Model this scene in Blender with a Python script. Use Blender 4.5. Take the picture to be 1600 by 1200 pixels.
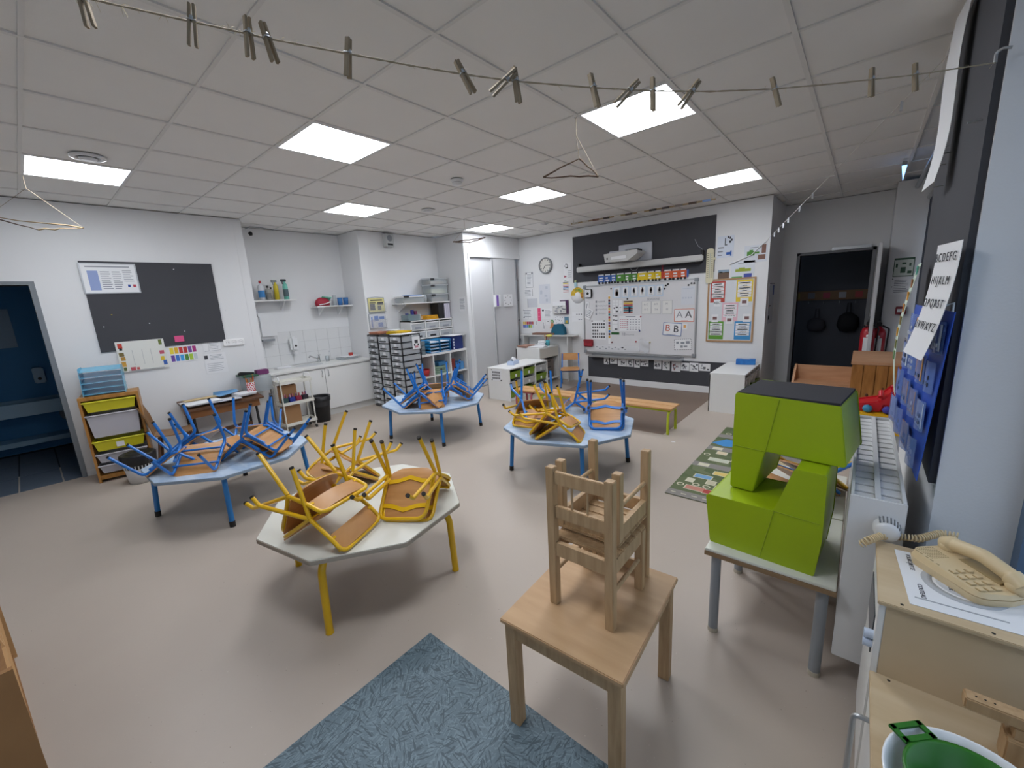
import bpy, bmesh, math, random
from mathutils import Vector, Matrix, Quaternion
random.seed(7)
scn = bpy.context.scene
COL = scn.collection
for o in list(bpy.data.objects): bpy.data.objects.remove(o)

# ------------------------------------------------------------------ camera
CH = 1.59
F_PX, YAW, PITCH, ROLL = 641.77, -.7081, -.2033, -.0542
fw = Vector((math.sin(YAW)*math.cos(PITCH), math.cos(YAW)*math.cos(PITCH), math.sin(PITCH)))
rt = fw.cross(Vector((0, 0, 1))).normalized(); up = rt.cross(fw)
cr, sr = math.cos(ROLL), math.sin(ROLL)
RT, UP = rt*cr + up*sr, up*cr - rt*sr
cam = bpy.data.cameras.new('camera'); camo = bpy.data.objects.new('camera', cam); COL.objects.link(camo)
cam.sensor_fit = 'HORIZONTAL'; cam.sensor_width = 36; cam.lens = F_PX/1600*36; cam.clip_start = .02
camo.matrix_world = Matrix.Translation((0, 0, CH)) @ Matrix((RT, UP, -fw)).transposed().to_4x4()
scn.camera = camo
# ------------------------------------------------------------------ world, exposure
world = bpy.data.worlds.new('dusk_sky'); scn.world = world; world.use_nodes = True
bg = world.node_tree.nodes['Background']; bg.inputs[0].default_value = (.50, .63, .82, 1); bg.inputs[1].default_value = .8
vs = scn.view_settings
vs.view_transform = 'Standard'; vs.look = 'None'; vs.gamma = 1; vs.use_curve_mapping = False; vs.exposure = 0.9
PANEL_STRENGTH = 11.0
# ------------------------------------------------------------------ pixel -> place helpers (1600 x 1200 frame)
def ray(x, y): return RT*((x-800)/F_PX) + UP*((600-y)/F_PX) + fw
def onY(x, y, v): d = ray(x, y); p = d*(v/d.y); return Vector((p.x, p.y, p.z+CH))
def onX(x, y, v): d = ray(x, y); p = d*(v/d.x); return Vector((p.x, p.y, p.z+CH))
def onZ(x, y, v=0.): d = ray(x, y); p = d*((v-CH)/d.z); return Vector((p.x, p.y, v))
# ------------------------------------------------------------------ materials
def lin(h):
    if isinstance(h, str):
        h = h.lstrip('#'); c = [int(h[i:i+2], 16)/255 for i in (0, 2, 4)]
        return tuple(a/12.92 if a <= .04045 else ((a+.055)/1.055)**2.4 for a in c)
    return h
MATS = {}
def mat(name, col, rough=.5, metal=0., var=0., vscale=6., bump=0., bscale=40., spec=.5, alpha=1., trans=0., stretch=None, col2=None, coat=0.):
    if name in MATS: return MATS[name]
    m = bpy.data.materials.new(name); m.use_nodes = True; nt = m.node_tree; b = nt.nodes['Principled BSDF']
    c = lin(col); b.inputs['Base Color'].default_value = (*c, 1); b.inputs['Roughness'].default_value = rough
    b.inputs['Metallic'].default_value = metal; b.inputs['Specular IOR Level'].default_value = spec
    b.inputs['Alpha'].default_value = alpha; b.inputs['Transmission Weight'].default_value = trans
    b.inputs['Coat Weight'].default_value = coat
    if var or col2 or bump:
        tc = nt.nodes.new('ShaderNodeTexCoord'); mp = nt.nodes.new('ShaderNodeMapping'); nt.links.new(tc.outputs['Object'], mp.inputs[0])
        if stretch: mp.inputs['Scale'].default_value = stretch
    if var or col2:
        n = nt.nodes.new('ShaderNodeTexNoise'); n.inputs['Scale'].default_value = vscale; n.inputs['Detail'].default_value = 5
        nt.links.new(mp.outputs[0], n.inputs['Vector'])
        r = nt.nodes.new('ShaderNodeValToRGB'); r.color_ramp.elements[0].position = .3; r.color_ramp.elements[1].position = .7
        d = lin(col2) if col2 else tuple(a*(1-var) for a in c); e = c if col2 else tuple(min(1, a*(1+var*.6)) for a in c)
        r.color_ramp.elements[0].color = (*d, 1); r.color_ramp.elements[1].color = (*e, 1)
        nt.links.new(n.outputs[0], r.inputs[0]); nt.links.new(r.outputs[0], b.inputs['Base Color'])
    if bump:
        n2 = nt.nodes.new('ShaderNodeTexNoise'); n2.inputs['Scale'].default_value = bscale; nt.links.new(mp.outputs[0], n2.inputs['Vector'])
        bp = nt.nodes.new('ShaderNodeBump'); bp.inputs['Strength'].default_value = bump; bp.inputs['Distance'].default_value = .01
        nt.links.new(n2.outputs[0], bp.inputs['Height']); nt.links.new(bp.outputs[0], b.inputs['Normal'])
    MATS[name] = m; return m
def emis(name, col, st):
    m = bpy.data.materials.new(name); m.use_nodes = True; nt = m.node_tree; b = nt.nodes['Principled BSDF']
    b.inputs['Base Color'].default_value = (*lin(col), 1); b.inputs['Emission Color'].default_value = (*lin(col), 1); b.inputs['Emission Strength'].default_value = st
    MATS[name] = m; return m
WALL = mat('wall_paint', '#e2e3e4', .75, var=.02, vscale=1.5, bump=.06, bscale=120)
CEILT = mat('ceiling_tile_mineral', '#eeedea', .9, var=.02, vscale=2, bump=.05, bscale=200)
CEILG = mat('ceiling_bar_white', '#e4e3e0', .6)
WHITE = mat('white_laminate', '#e6e6e4', .4)
WMETAL = mat('white_lacquer', '#e2e3e4', .3)
GREYM = mat('grey_lacquer', '#8d9297', .4)
SILVER = mat('aluminium', '#b9bcbf', .35, .8)
CHROME = mat('chrome', '#d0d2d4', .15, 1.)
DARKB = mat('charcoal_pinboard', '#434449', .85, var=.05, vscale=3, bump=.1, bscale=300)
BLUE = mat('blue_lacquer', '#1474cc', .28, coat=.3)
BLUED = mat('blue_lacquer_table', '#1f74b8', .3, coat=.2)
YELLOW = mat('yellow_lacquer', '#e3b30c', .28, coat=.3)
LIME = mat('lime_lacquer', '#b9c42a', .35)
BLACKP = mat('black_plastic', '#1b1b1d', .5)
BLACKR = mat('black_rubber', '#27231f', .8)
PLY = mat('beech_plywood', '#c8935a', .42, col2='#b47f47', vscale=5, stretch=(1, 9, 1))
PLYE = mat('plywood_core', '#a8906a', .6)
OAK = mat('beech_wood_light', '#c3a37c', .5, col2='#ad8d66', vscale=7, stretch=(9, 9, 1))
OAKT = mat('beech_veneer_top', '#c9a57d', .5, col2='#b8946c', vscale=3, stretch=(1, 6, 1))
PINE = mat('varnished_pine', '#bd8a45', .4, col2='#a06c2d', vscale=4, stretch=(8, 8, 1))
PINEB = mat('beech_board_pink', '#c89a76', .5, col2='#ba8b66', vscale=4, stretch=(1, 1, 7))
BROWNW = mat('dark_walnut', '#6a4a33', .5, col2='#503524', vscale=5, stretch=(1, 7, 1))
KITW = mat('birch_plywood_kitchen', '#cfba99', .5, col2='#c2aa86', vscale=3, stretch=(1, 7, 1))
PAPER = mat('paper_white', '#e7e8ea', .8)
PAPERG = mat('paper_grey', '#c9ccd2', .8)
INK = mat('ink_dark', '#3b3c42', .8)
INKG = mat('ink_grey', '#8f939b', .8)
CLEARP = mat('clear_plastic', '#c9d2d6', .25, alpha=.45)
FROST = mat('frosted_plastic', '#c3c7cb', .35, alpha=.8)
def flat(h, rough=.6): return mat('print_'+h.lstrip('#'), h, rough)
# ------------------------------------------------------------------ mesh builder
def fil(P, r, n=5, closed=False):
    P = [Vector(p) for p in P]; out = []; N = len(P)
    for i in range(N):
        if not closed and i in (0, N-1): out.append(P[i]); continue
        a, b, c = P[i-1], P[i], P[(i+1) % N]
        u, v = (a-b), (c-b); lu, lv = u.length, v.length
        if lu < 1e-6 or lv < 1e-6: continue
        u /= lu; v /= lv; ang = u.angle(v, math.pi)
        if ang > 3.1: out.append(b); continue
        t = min(r/math.tan(ang/2), lu*.48, lv*.48)
        p0, p1 = b+u*t, b+v*t
        for k in range(n+1):
            s = k/n; out.append(p0*(1-s)**2 + b*2*s*(1-s) + p1*s*s)
    return out
class MB:
    def __init__(s): s.v, s.f, s.sm = [], [], []
    def add(s, vs, fs, sm=False):
        o = len(s.v); s.v += [tuple(x) for x in vs]; s.f += [tuple(i+o for i in f) for f in fs]; s.sm += [sm]*len(fs); return s
    def box(s, x0, x1, y0, y1, z0, z1, M=None):
        v = [Vector((x, y, z)) for x in (x0, x1) for y in (y0, y1) for z in (z0, z1)]
        if M: v = [M @ p for p in v]
        return s.add(v, [(0, 1, 3, 2), (4, 6, 7, 5), (0, 4, 5, 1), (2, 3, 7, 6), (0, 2, 6, 4), (1, 5, 7, 3)])
    def cbox(s, c, d, M=None): return s.box(c[0]-d[0]/2, c[0]+d[0]/2, c[1]-d[1]/2, c[1]+d[1]/2, c[2]-d[2]/2, c[2]+d[2]/2, M)
    def bar(s, a, b, w, h, upv=(0, 0, 1)):
        a, b = Vector(a), Vector(b); d = (b-a).normalized(); u = Vector(upv)
        if abs(d.dot(u)) > .98: u = Vector((1, 0, 0))
        x = d.cross(u).normalized()*w/2; y = x.cross(d).normalized()*h/2
        v = [p+sx*x+sy*y for p in (a, b) for sx, sy in ((-1, -1), (1, -1), (1, 1), (-1, 1))]
        return s.add(v, [(3, 2, 1, 0), (4, 5, 6, 7), (0, 1, 5, 4), (1, 2, 6, 5), (2, 3, 7, 6), (3, 0, 4, 7)])
    def tube(s, P, r, n=10, closed=False, caps=True):
        P = [Vector(p) for p in P]; N = len(P); rr = r if isinstance(r, (list, tuple)) else [r]*N
        t0 = (P[1]-P[0]).normalized(); u = Vector((0, 0, 1)) if abs(t0.z) < .9 else Vector((1, 0, 0)); u = (u-t0*u.dot(t0)).normalized()
        V = []; 
        for i in range(N):
            a = P[i-1] if (i > 0 or closed) else P[i]; b = P[(i+1) % N] if (i < N-1 or closed) else P[i]
            t = (b-a).normalized(); u = (u-t*u.dot(t)); u = u.normalized() if u.length > 1e-6 else t.orthogonal().normalized(); w = t.cross(u)
            V += [P[i]+(u*math.cos(2*math.pi*k/n)+w*math.sin(2*math.pi*k/n))*rr[i] for k in range(n)]
        Fs = []
        for i in range(N if closed else N-1):
            j = (i+1) % N
            for k in range(n): l = (k+1) % n; Fs.append((i*n+k, i*n+l, j*n+l, j*n+k))
        s.add(V, Fs, True)
        if caps and not closed:
            s.add(V[:n], [tuple(range(n-1, -1, -1))]); s.add(V[-n:], [tuple(range(n))])
        return s
    def cyl(s, a, b, r, n=20, r2=None): return s.tube([a, b], [r, r if r2 is None else r2], n)
    def prism(s, poly, axis, a, b, smooth=False):
        n = len(poly)
        def P(p, t): return {'x': (t, p[0], p[1]), 'y': (p[0], t, p[1]), 'z': (p[0], p[1], t)}[axis]
        V = [P(p, a) for p in poly]+[P(p, b) for p in poly]
        s.add(V, [tuple(range(n))[::-1], tuple(range(n, 2*n))]); 
        s.add(V, [(i, (i+1) % n, (i+1) % n+n, i+n) for i in range(n)], smooth); return s
    def lathe(s, prof, c=(0, 0, 0), n=24, axis='z', sx=1, sy=1):
        V = []
        for r, z in prof:
            for k in range(n):
                a = 2*math.pi*k/n; p = (r*math.cos(a)*sx, r*math.sin(a)*sy, z)
                if axis == 'y': p = (p[0], z, p[1])
                if axis == 'x': p = (z, p[0], p[1])
                V.append((p[0]+c[0], p[1]+c[1], p[2]+c[2]))
        m = len(prof); return s.add(V, [(i*n+k, i*n+(k+1) % n, (i+1)*n+(k+1) % n, (i+1)*n+k) for i in range(m-1) for k in range(n)], True)
    def grid(s, fn, nu, nv, th=None, nrm=None):
        V = [Vector(fn(i/nu, j/nv)) for i in range(nu+1) for j in range(nv+1)]; w = nv+1
        Q = [(i*w+j, (i+1)*w+j, (i+1)*w+j+1, i*w+j+1) for i in range(nu) for j in range(nv)]
        if not th: return s.add(V, Q, True)
        W = [p+Vector(nrm)*th for p in V]; o = len(V); s.add(V, Q, True); s.add(W, [q[::-1] for q in Q], True)
        ed = [(i, 0) for i in range(nu+1)]+[(nu, j) for j in range(1, nv+1)]+[(i, nv) for i in range(nu-1, -1, -1)]+[(0, j) for j in range(nv-1, 0, -1)]
        idx = [i*w+j for i, j in ed]; VV = [V[i] for i in idx]+[W[i] for i in idx]; m = len(idx)
        return s.add(VV, [(i+m, (i+1) % m+m, (i+1) % m, i) for i in range(m)])
    def mesh(s, name, m, bevel=0):
        me = bpy.data.meshes.new(name); me.from_pydata(s.v, [], s.f); me.polygons.foreach_set('use_smooth', s.sm)
        bm = bmesh.new(); bm.from_mesh(me); bmesh.ops.recalc_face_normals(bm, faces=bm.faces)
        if bevel:
            bmesh.ops.remove_doubles(bm, verts=bm.verts, dist=1e-6)
            bmesh.ops.bevel(bm, geom=[e for e in bm.edges if e.calc_face_angle(0) > .6], offset=bevel, segments=2, affect='EDGES', clamp_overlap=True)
        bm.to_mesh(me); bm.free(); me.materials.append(m); return me
    def build(s, name, m, parent=None, bevel=0):
        o = bpy.data.objects.new(name, s.mesh(name, m, bevel)); COL.objects.link(o)
        if parent: o.parent = parent
        return o
def tag(o, label, cat, group=None):
    o['label'] = label; o['category'] = cat
    if group: o['group'] = group
    return o
def thing(name, label, cat, loc=(0, 0, 0), rz=0., group=None, quat=None):
    o = bpy.data.objects.new(name, None); COL.objects.link(o); o.empty_display_size = .05; o.location = loc
    if quat: o.rotation_mode = 'QUATERNION'; o.rotation_quaternion = quat
    else: o.rotation_euler = (0, 0, rz)
    return tag(o, label, cat, group)
def struct(name, mb, m, parent=None, bevel=0):
    o = mb.build(name, m, parent, bevel)
    if not parent: o['kind'] = 'structure'
    return o
def dup(root, loc=None, rz=None, quat=None, label=None, group=None):
    r = root.copy(); COL.objects.link(r)
    if loc is not None: r.location = loc
    if rz is not None: r.rotation_euler = (0, 0, rz)
    if quat is not None: r.rotation_mode = 'QUATERNION'; r.rotation_quaternion = quat
    if label: r['label'] = label
    if group: r['group'] = group
    for ch in list(root.children):
        c = ch.copy(); COL.objects.link(c); c.parent = r
        for g in list(ch.children):
            d = g.copy(); COL.objects.link(d); d.parent = c
    return r
def one(name, label, cat, mb, m, group=None, bevel=0, loc=None, rz=0):
    o = mb.build(name, m, None, bevel); tag(o, label, cat, group)
    if loc is not None: o.location = loc; o.rotation_euler = (0, 0, rz)
    return o
def text(name, s, size, m, parent, loc, rot, align='CENTER', depth=.0006):
    cu = bpy.data.curves.new(name, 'FONT'); cu.body = s; cu.size = size; cu.extrude = depth; cu.align_x = align; cu.align_y = 'CENTER'
    o = bpy.data.objects.new(name+'_tmp', cu); COL.objects.link(o)
    me = bpy.data.meshes.new_from_object(o.evaluated_get(bpy.context.evaluated_depsgraph_get()))
    bpy.data.objects.remove(o); me.materials.clear(); me.materials.append(m)
    t = bpy.data.objects.new(name, me); COL.objects.link(t); t.parent = parent; t.location = loc; t.rotation_euler = rot; return t
# ================================================================== room shell
ZT = 2.754          # underside of the ceiling
YB = 6.69           # whiteboard wall
XL = -6.11          # wall with the washroom doorway
XP = .27            # pier by the radiator
XW = .55            # window plane on the right
YA = 7.85           # alcove wall with the dark doorway
FLOORM = None
def floor_mat():
    m = bpy.data.materials.new('vinyl_beige_speckled'); m.use_nodes = True; nt = m.node_tree; b = nt.nodes['Principled BSDF']
    tc = nt.nodes.new('ShaderNodeTexCoord')
    n = nt.nodes.new('ShaderNodeTexNoise'); n.inputs['Scale'].default_value = .9; n.inputs['Detail'].default_value = 6
    nt.links.new(tc.outputs['Object'], n.inputs['Vector'])
    r = nt.nodes.new('ShaderNodeValToRGB'); r.color_ramp.elements[0].color = (*lin('#b3a79b'), 1); r.color_ramp.elements[1].color = (*lin('#bfb3a7'), 1)
    nt.links.new(n.outputs[0], r.inputs[0])
    v = nt.nodes.new('ShaderNodeTexVoronoi'); v.inputs['Scale'].default_value = 34; nt.links.new(tc.outputs['Object'], v.inputs['Vector'])
    lt = nt.nodes.new('ShaderNodeMath'); lt.operation = 'LESS_THAN'; lt.inputs[1].default_value = .055; nt.links.new(v.outputs['Distance'], lt.inputs[0])
    rr = nt.nodes.new('ShaderNodeValToRGB'); e = rr.color_ramp.elements; e[0].color = (*lin('#84776c'), 1); e[0].position = .3; e[1].color = (*lin('#d3cbc0'), 1); e[1].position = .75
    nt.links.new(v.outputs['Color'], rr.inputs[0])
    mx = nt.nodes.new('ShaderNodeMixRGB'); nt.links.new(lt.outputs[0], mx.inputs[0]); nt.links.new(r.outputs[0], mx.inputs[1]); nt.links.new(rr.outputs[0], mx.inputs[2])
    nt.links.new(mx.outputs[0], b.inputs['Base Color']); b.inputs['Roughness'].default_value = .38; b.inputs['Specular IOR Level'].default_value = .35
    n2 = nt.nodes.new('ShaderNodeTexNoise'); n2.inputs['Scale'].default_value = 30; nt.links.new(tc.outputs['Object'], n2.inputs['Vector'])
    bp = nt.nodes.new('ShaderNodeBump'); bp.inputs['Strength'].default_value = .04; nt.links.new(n2.outputs[0], bp.inputs['Height']); nt.links.new(bp.outputs[0], b.inputs['Normal'])
    return m
struct('floor', MB().box(-6.8, .75, -1.7, 8.0, -.1, 0), floor_mat())
def dash_mat():
    m = bpy.data.materials.new('vinyl_teal_brushed'); m.use_nodes = True; nt = m.node_tree; b = nt.nodes['Principled BSDF']
    tc = nt.nodes.new('ShaderNodeTexCoord')
    def math_(op, a=None, bb=None):
        k = nt.nodes.new('ShaderNodeMath'); k.operation = op
        for i, x in enumerate((a, bb)):
            if x is None: continue
            if isinstance(x, (int, float)): k.inputs[i].default_value = x
            else: nt.links.new(x, k.inputs[i])
        return k.outputs[0]
    total = None
    for L in range(4):                       # short brush dashes: every voronoi patch has its own direction
        mp = nt.nodes.new('ShaderNodeMapping'); mp.inputs['Location'].default_value = (L*3.7, L*1.9, 0); nt.links.new(tc.outputs['Object'], mp.inputs[0])
        vo = nt.nodes.new('ShaderNodeTexVoronoi'); vo.inputs['Scale'].default_value = 9+L; nt.links.new(mp.outputs[0], vo.inputs['Vector'])
        sep = nt.nodes.new('ShaderNodeSeparateColor'); nt.links.new(vo.outputs['Color'], sep.inputs[0])
        ang = math_('MULTIPLY', sep.outputs[0], 6.28)
        ro = nt.nodes.new('ShaderNodeVectorRotate'); ro.rotation_type = 'Z_AXIS'; nt.links.new(mp.outputs[0], ro.inputs['Vector']); nt.links.new(ang, ro.inputs['Angle'])
        m2 = nt.nodes.new('ShaderNodeMapping'); m2.inputs['Scale'].default_value = (16, 120, 1); nt.links.new(ro.outputs[0], m2.inputs[0])
        no = nt.nodes.new('ShaderNodeTexNoise'); no.inputs['Scale'].default_value = 1; no.inputs['Detail'].default_value = 1; nt.links.new(m2.outputs[0], no.inputs['Vector'])
        g = math_('GREATER_THAN', no.outputs[0], .60)
        total = g if total is None else math_('MAXIMUM', total, g) if L < 2 else total
        if L == 2: pale = g
        if L == 3: pale = math_('MAXIMUM', pale, g)
    b1 = nt.nodes.new('ShaderNodeMixRGB'); b1.inputs[1].default_value = (*lin('#62757f'), 1); b1.inputs[2].default_value = (*lin('#728690'), 1); nt.links.new(pale, b1.inputs[0])
    b2 = nt.nodes.new('ShaderNodeMixRGB'); b2.inputs[2].default_value = (*lin('#465862'), 1); nt.links.new(total, b2.inputs[0]); nt.links.new(b1.outputs[0], b2.inputs[1])
    nt.links.new(b2.outputs[0], b.inputs['Base Color']); b.inputs['Roughness'].default_value = .5
    return m
struct('floor_inlay_teal', MB().box(-1.49, .5, -1.6, 1.018, 0, .002), dash_mat())
struct('floor_inlay_brown', MB().box(-3.82, -1.6, 4.45, 6.69, 0, .002), mat('vinyl_brown', '#7d6a5d', .5, var=.06, vscale=3))
struct('floor_shadow_patch', MB().box(-4.75, -3.82, 5.5, 6.69, 0, .0015), mat('vinyl_shadow_tone', '#9d9288', .5, var=.04, vscale=3))  # thin grey patch paints the shadow on the plain floor by the desk

# left wall with the washroom doorway, the sink niche and the shelf recess
w = MB()
w.box(-6.25, XL, -1.6, -.75, 0, ZT).box(-6.25, XL, -.75, .165, 1.965, ZT).box(-6.25, XL, .165, 1.95, 0, ZT)
struct('wall_left', w, WALL)
struct('wall_niche', MB().box(-6.79, -6.65, 1.95, 3.6, 0, ZT), WALL); struct('wall_niche_side', MB().box(-6.65, XL, 1.951, 2.044, 0, ZT), WALL)
struct('wall_pier', MB().box(-6.79, -6.05, 3.6, 4.05, 0, ZT), WALL); struct('wall_recess', MB().box(-6.79, -6.08, 4.05, 5.17, 0, ZT), WALL)
# back wall, alcove, right hand pier, column, and the wall behind the camera
struct('wall_back', MB().box(-6.79, -1.03, YB, YB+.15, 0, ZT), WALL)
struct('wall_alcove_side', MB().box(-1.18, -1.03, YB+.15, YA, 0, ZT), WALL)
struct('wall_alcove', MB().box(-1.18, -.80, YA, YA+.12, 0, ZT).box(.035, 1.0, YA, YA+.12, 0, ZT).box(-.80, .035, YA, YA+.12, 2.0, ZT), WALL)
struct('wall_right', MB().box(XP, XW+.14, 2.09, 3.62, 0, ZT).box(.2, XW+.14, 7.3, YA, 0, ZT)
       .box(XW, XW+.14, -1.6, 2.09, 0, .45).box(XW, XW+.14, -1.6, 2.09, 2.45, ZT).box(XW, XW+.14, -1.6, -1.0, .45, 2.45)
       .box(XW, XW+.14, 3.62, 7.3, 0, .85).box(XW, XW+.14, 3.62, 7.3, 2.45, ZT), WALL)
struct('wall_behind', MB().box(-6.79, .7, -1.7, -1.6, 0, ZT), WALL)
# baseboards
struct('baseboard_back', MB().box(-3.85, -1.03, YB-.015, YB, 0, .11), WMETAL, bevel=.004)
struct('baseboard_left', MB().box(XL, XL+.012, .17, 2.03, 0, .07).box(-6.65, -6.05, 2.044, 2.056, 0, .07), WMETAL)
struct('ground_unseen', MB().box(.7, 14, -12, 20, -.6, -.5), mat('ground_unseen_grey', '#55585c', .9))  # unseen ground slab, added to block light coming up from below
# windows on the right, dusk outside
GLASS = mat('window_glass', '#dfe8ee', .05, alpha=.12)
FRAMEB = mat('window_frame_slate', '#5f7690', .45)
for k, (a, b) in enumerate(((-1.0, 2.09), (3.62, 7.3))):
    f = MB(); zs = .45 if k == 0 else .85; xa = XW-.07 if k == 0 else XW-.02
    f.box(xa, XW+.06, a, b, zs, zs+.07).box(xa, XW+.06, a, b, 2.38, 2.45)
    n = 3 if k == 0 else 4
    for i in range(n+1):
        y = a+(b-a)*i/n; y = min(max(y, a+.035), b-.035); f.box(xa, XW+.06, y-.035, y+.035, zs, 2.45)
    win = struct('window_%d' % (k+1), f, FRAMEB)
    for i in range(n):
        MB().box(XW+.02, XW+.026, a+(b-a)*i/n+.035, a+(b-a)*(i+1)/n-.035, zs+.07, 2.38).build('pane', GLASS, win)
    MB().box(XW-.08 if k == 0 else XW-.1, XW, a, b, zs-.03, zs).build('window_sill', WMETAL, win)
# slate roller blinds drawn over the far window
for i, y in enumerate((3.68, 4.88, 6.08)):
    t = thing('roller_blind', 'slate roller blind drawn down over the far window', 'blind', (XW-.05, y, 0), 0, 'slate roller blinds at the far window')
    MB().box(-.004, .004, 0, 1.14, 1.0 if i else .95, 2.5).build('fabric', mat('blind_fabric_slate', '#4b5260', .9), t)
    MB().cyl((0, -.01, 2.52), (0, 1.15, 2.52), .03).build('roller', SILVER, t)
    MB().box(-.012, .012, 0, 1.14, .93 if i == 0 else .98, 1.0).build('bottom_bar', SILVER, t)
# ceiling: slab, grid bars, mineral tiles
ceil = struct('ceiling', MB().box(-6.8, .9, -1.7, 8.0, 2.80, 2.86), WALL)
GX = lambda j: -.963-.6*j
GY = lambda i: 2.031+.6*i
LIGHTS = [(-3, 0), (-3, 6), (-1, 3), (1, 0), (1, 6), (3, 3), (5, 0), (5, 6)]  # first panel is unseen, added along the light pattern to brighten the near corner
tile_me = MB().box(-.297, .297, -.297, .297, 0, .014).mesh('ceiling_tile', CEILT, .002)
first = True
for i in range(-6, 10):
    for j in range(-2, 10):
        if (i, j) in LIGHTS: continue
        x, y = (GX(j)+GX(j+1))/2, (GY(i)+GY(i+1))/2
        o = bpy.data.objects.new('ceiling_tile', tile_me); COL.objects.link(o); o.parent = ceil; o.location = (x, y, ZT+.0095)
for j in range(-2, 11): MB().box(GX(j)-.012, GX(j)+.012, -1.6, 7.95, ZT+.001, ZT+.010).build('ceiling_bar', CEILG, ceil)
for i in range(-6, 11): MB().box(-6.75, .6, GY(i)-.009, GY(i)+.009, ZT+.002, ZT+.010).build('ceiling_bar', CEILG, ceil)
LED = emis('led_diffuser', '#f4f8ff', PANEL_STRENGTH)
where = ['added out of view above the square beech table', 'above the blue table by the washroom door', 'above the white octagonal table', 'under the clothesline beside the twig mobile', 'in front of the sink niche',
         'above the middle of the room', 'in front of the whiteboard wall by the alcove', 'in front of the sliding cupboard']
for (i, j), wh in zip(LIGHTS, where):
    t = thing('ceiling_light', 'square white led ceiling panel '+wh, 'ceiling light', (GX(j)-.3, GY(i)+.3, ZT), 0, 'led ceiling panels')
    MB().box(-.278, .278, -.278, .278, .003, .009).build('diffuser', LED, t)
    f = MB()
    for a, b, c, d in ((-.296, .296, -.296, -.278), (-.296, .296, .278, .296), (-.296, -.278, -.278, .278), (.278, .296, -.278, .278)): f.box(a, b, c, d, .001, .012)
    f.build('frame', WMETAL, t)
# ------------------------------------------------------------------ washroom behind the left doorway
WASHB = mat('washroom_blue_paint', '#3f86b8', .6)
TILED = mat('washroom_floor_tile', '#5a6675', .5, var=.05)
TILEW = mat('washroom_wall_tile', '#7ea6c4', .3)
struct('wall_washroom', MB().box(-8.2, -8.05, -2.3, 1.3, 0, 2.6).box(-8.05, -6.25, 1.15, 1.3, 0, 2.6).box(-8.05, -6.25, -2.3, -2.15, 0, 2.6).box(-8.2, -6.25, -2.3, 1.3, 2.6, 2.7).box(-6.29, -6.25, -2.2, -.8, 0, 2.6).box(-6.29, -6.25, .2, 1.2, 0, 2.6), WASHB)
fl = struct('floor_washroom', MB().box(-8.2, -6.11, -2.3, 1.3, -.1, -.006), mat('washroom_grout', '#2c333c', .8))
tm = MB().box(.006, .594, .006, .294, 0, .008).mesh('floor_tile', TILED)
for a in range(3):
    for b in range(11):
        o = bpy.data.objects.new('floor_tile', tm); COL.objects.link(o); o.parent = fl; o.location = (-7.925+.6*a, -2.1+.3*b, -.004)
t = thing('washbasin_trough', 'long pale trough basin in the dark blue washroom', 'washbasin', (-8.04, -.55, 0))
MB().box(0, .42, -1.4, 1.5, .52, .56).box(.40, .44, -1.4, 1.5, .52, .68).box(0, .03, -1.4, 1.5, .52, .68).build('basin', mat('basin_ceramic', '#8fb2c8', .25), t)
MB().box(.0, .3, -1.3, 1.4, .14, .2).build('pipe_shelf', mat('basin_ceramic', '#8fb2c8', .25), t)
MB().tube(fil([(.2, .7, .52), (.2, .7, .4), (.2, .95, .3), (.2, 1.0, .12)], .05), .022).build('waste_pipe', GREYM, t)
for k, y in enumerate((-.95, .05)):
    s = thing('soap_dispenser', 'pale wall soap dispenser above the trough basin', 'soap dispenser', (-8.045, y, .86), 0, 'washroom soap dispensers')
    MB().box(0, .09, -.05, .05, 0, .2).build('body', mat('basin_ceramic', '#8fb2c8', .25), s, .012); MB().cyl((.09, 0, .06), (.11, 0, .06), .018).build('button', BLACKP, s)
one('tap_rosette', 'round chrome tap button on the washroom wall', 'tap', MB().lathe([(0, .03), (.02, .03), (.045, .01), (.045, 0)], (0, 0, 0), 16, 'x'), CHROME, loc=(-8.045, .42, .83))
t = thing('washroom_poster', 'large faded picture poster on the dark blue washroom wall', 'poster', (-8.045, -.6, 1.55))
MB().box(0, .003, -.55, .55, -.22, .25).build('sheet', mat('poster_blue_grey', '#a9bfd0', .7), t)
for y in (-.3, .05, .35): MB().lathe([(0, .0045), (.1, .0045), (.1, .003)], (0, y, -.02), 14, 'x', .8).build('picture', mat('poster_print_mauve', '#7d6f8c', .8), t)
# door frames
fr = MB().box(-6.26, XL+.012, .135, .175, 0, 1.965).box(-6.26, XL+.012, -.79, -.75, 0, 1.965).box(-6.26, XL+.012, -.79, .175, 1.965, 2.0)
struct('door_1', fr, mat('door_frame_steel', '#7c8288', .5))
# cloakroom behind the alcove doorway
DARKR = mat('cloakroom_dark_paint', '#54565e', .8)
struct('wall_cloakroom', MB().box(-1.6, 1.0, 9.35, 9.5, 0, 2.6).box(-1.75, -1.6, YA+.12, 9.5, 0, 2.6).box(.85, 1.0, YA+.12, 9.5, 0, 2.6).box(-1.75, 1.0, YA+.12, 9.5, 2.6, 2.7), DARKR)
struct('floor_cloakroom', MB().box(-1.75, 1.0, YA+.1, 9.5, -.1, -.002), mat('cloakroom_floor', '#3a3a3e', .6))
t = thing('coat_rack', 'dark coat rail with hooks and coloured name tags in the cloakroom', 'coat rack', (0, 9.33, 1.28))
MB().box(-1.4, .8, -.03, .02, 0, .16).build('rail', mat('rail_wood_dark', '#7a5a3c', .6), t)
hk = MB().tube([(0, 0, 0), (0, -.05, -.02), (0, -.06, .02)], .006, 6).mesh('hook', GREYM)
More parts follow.
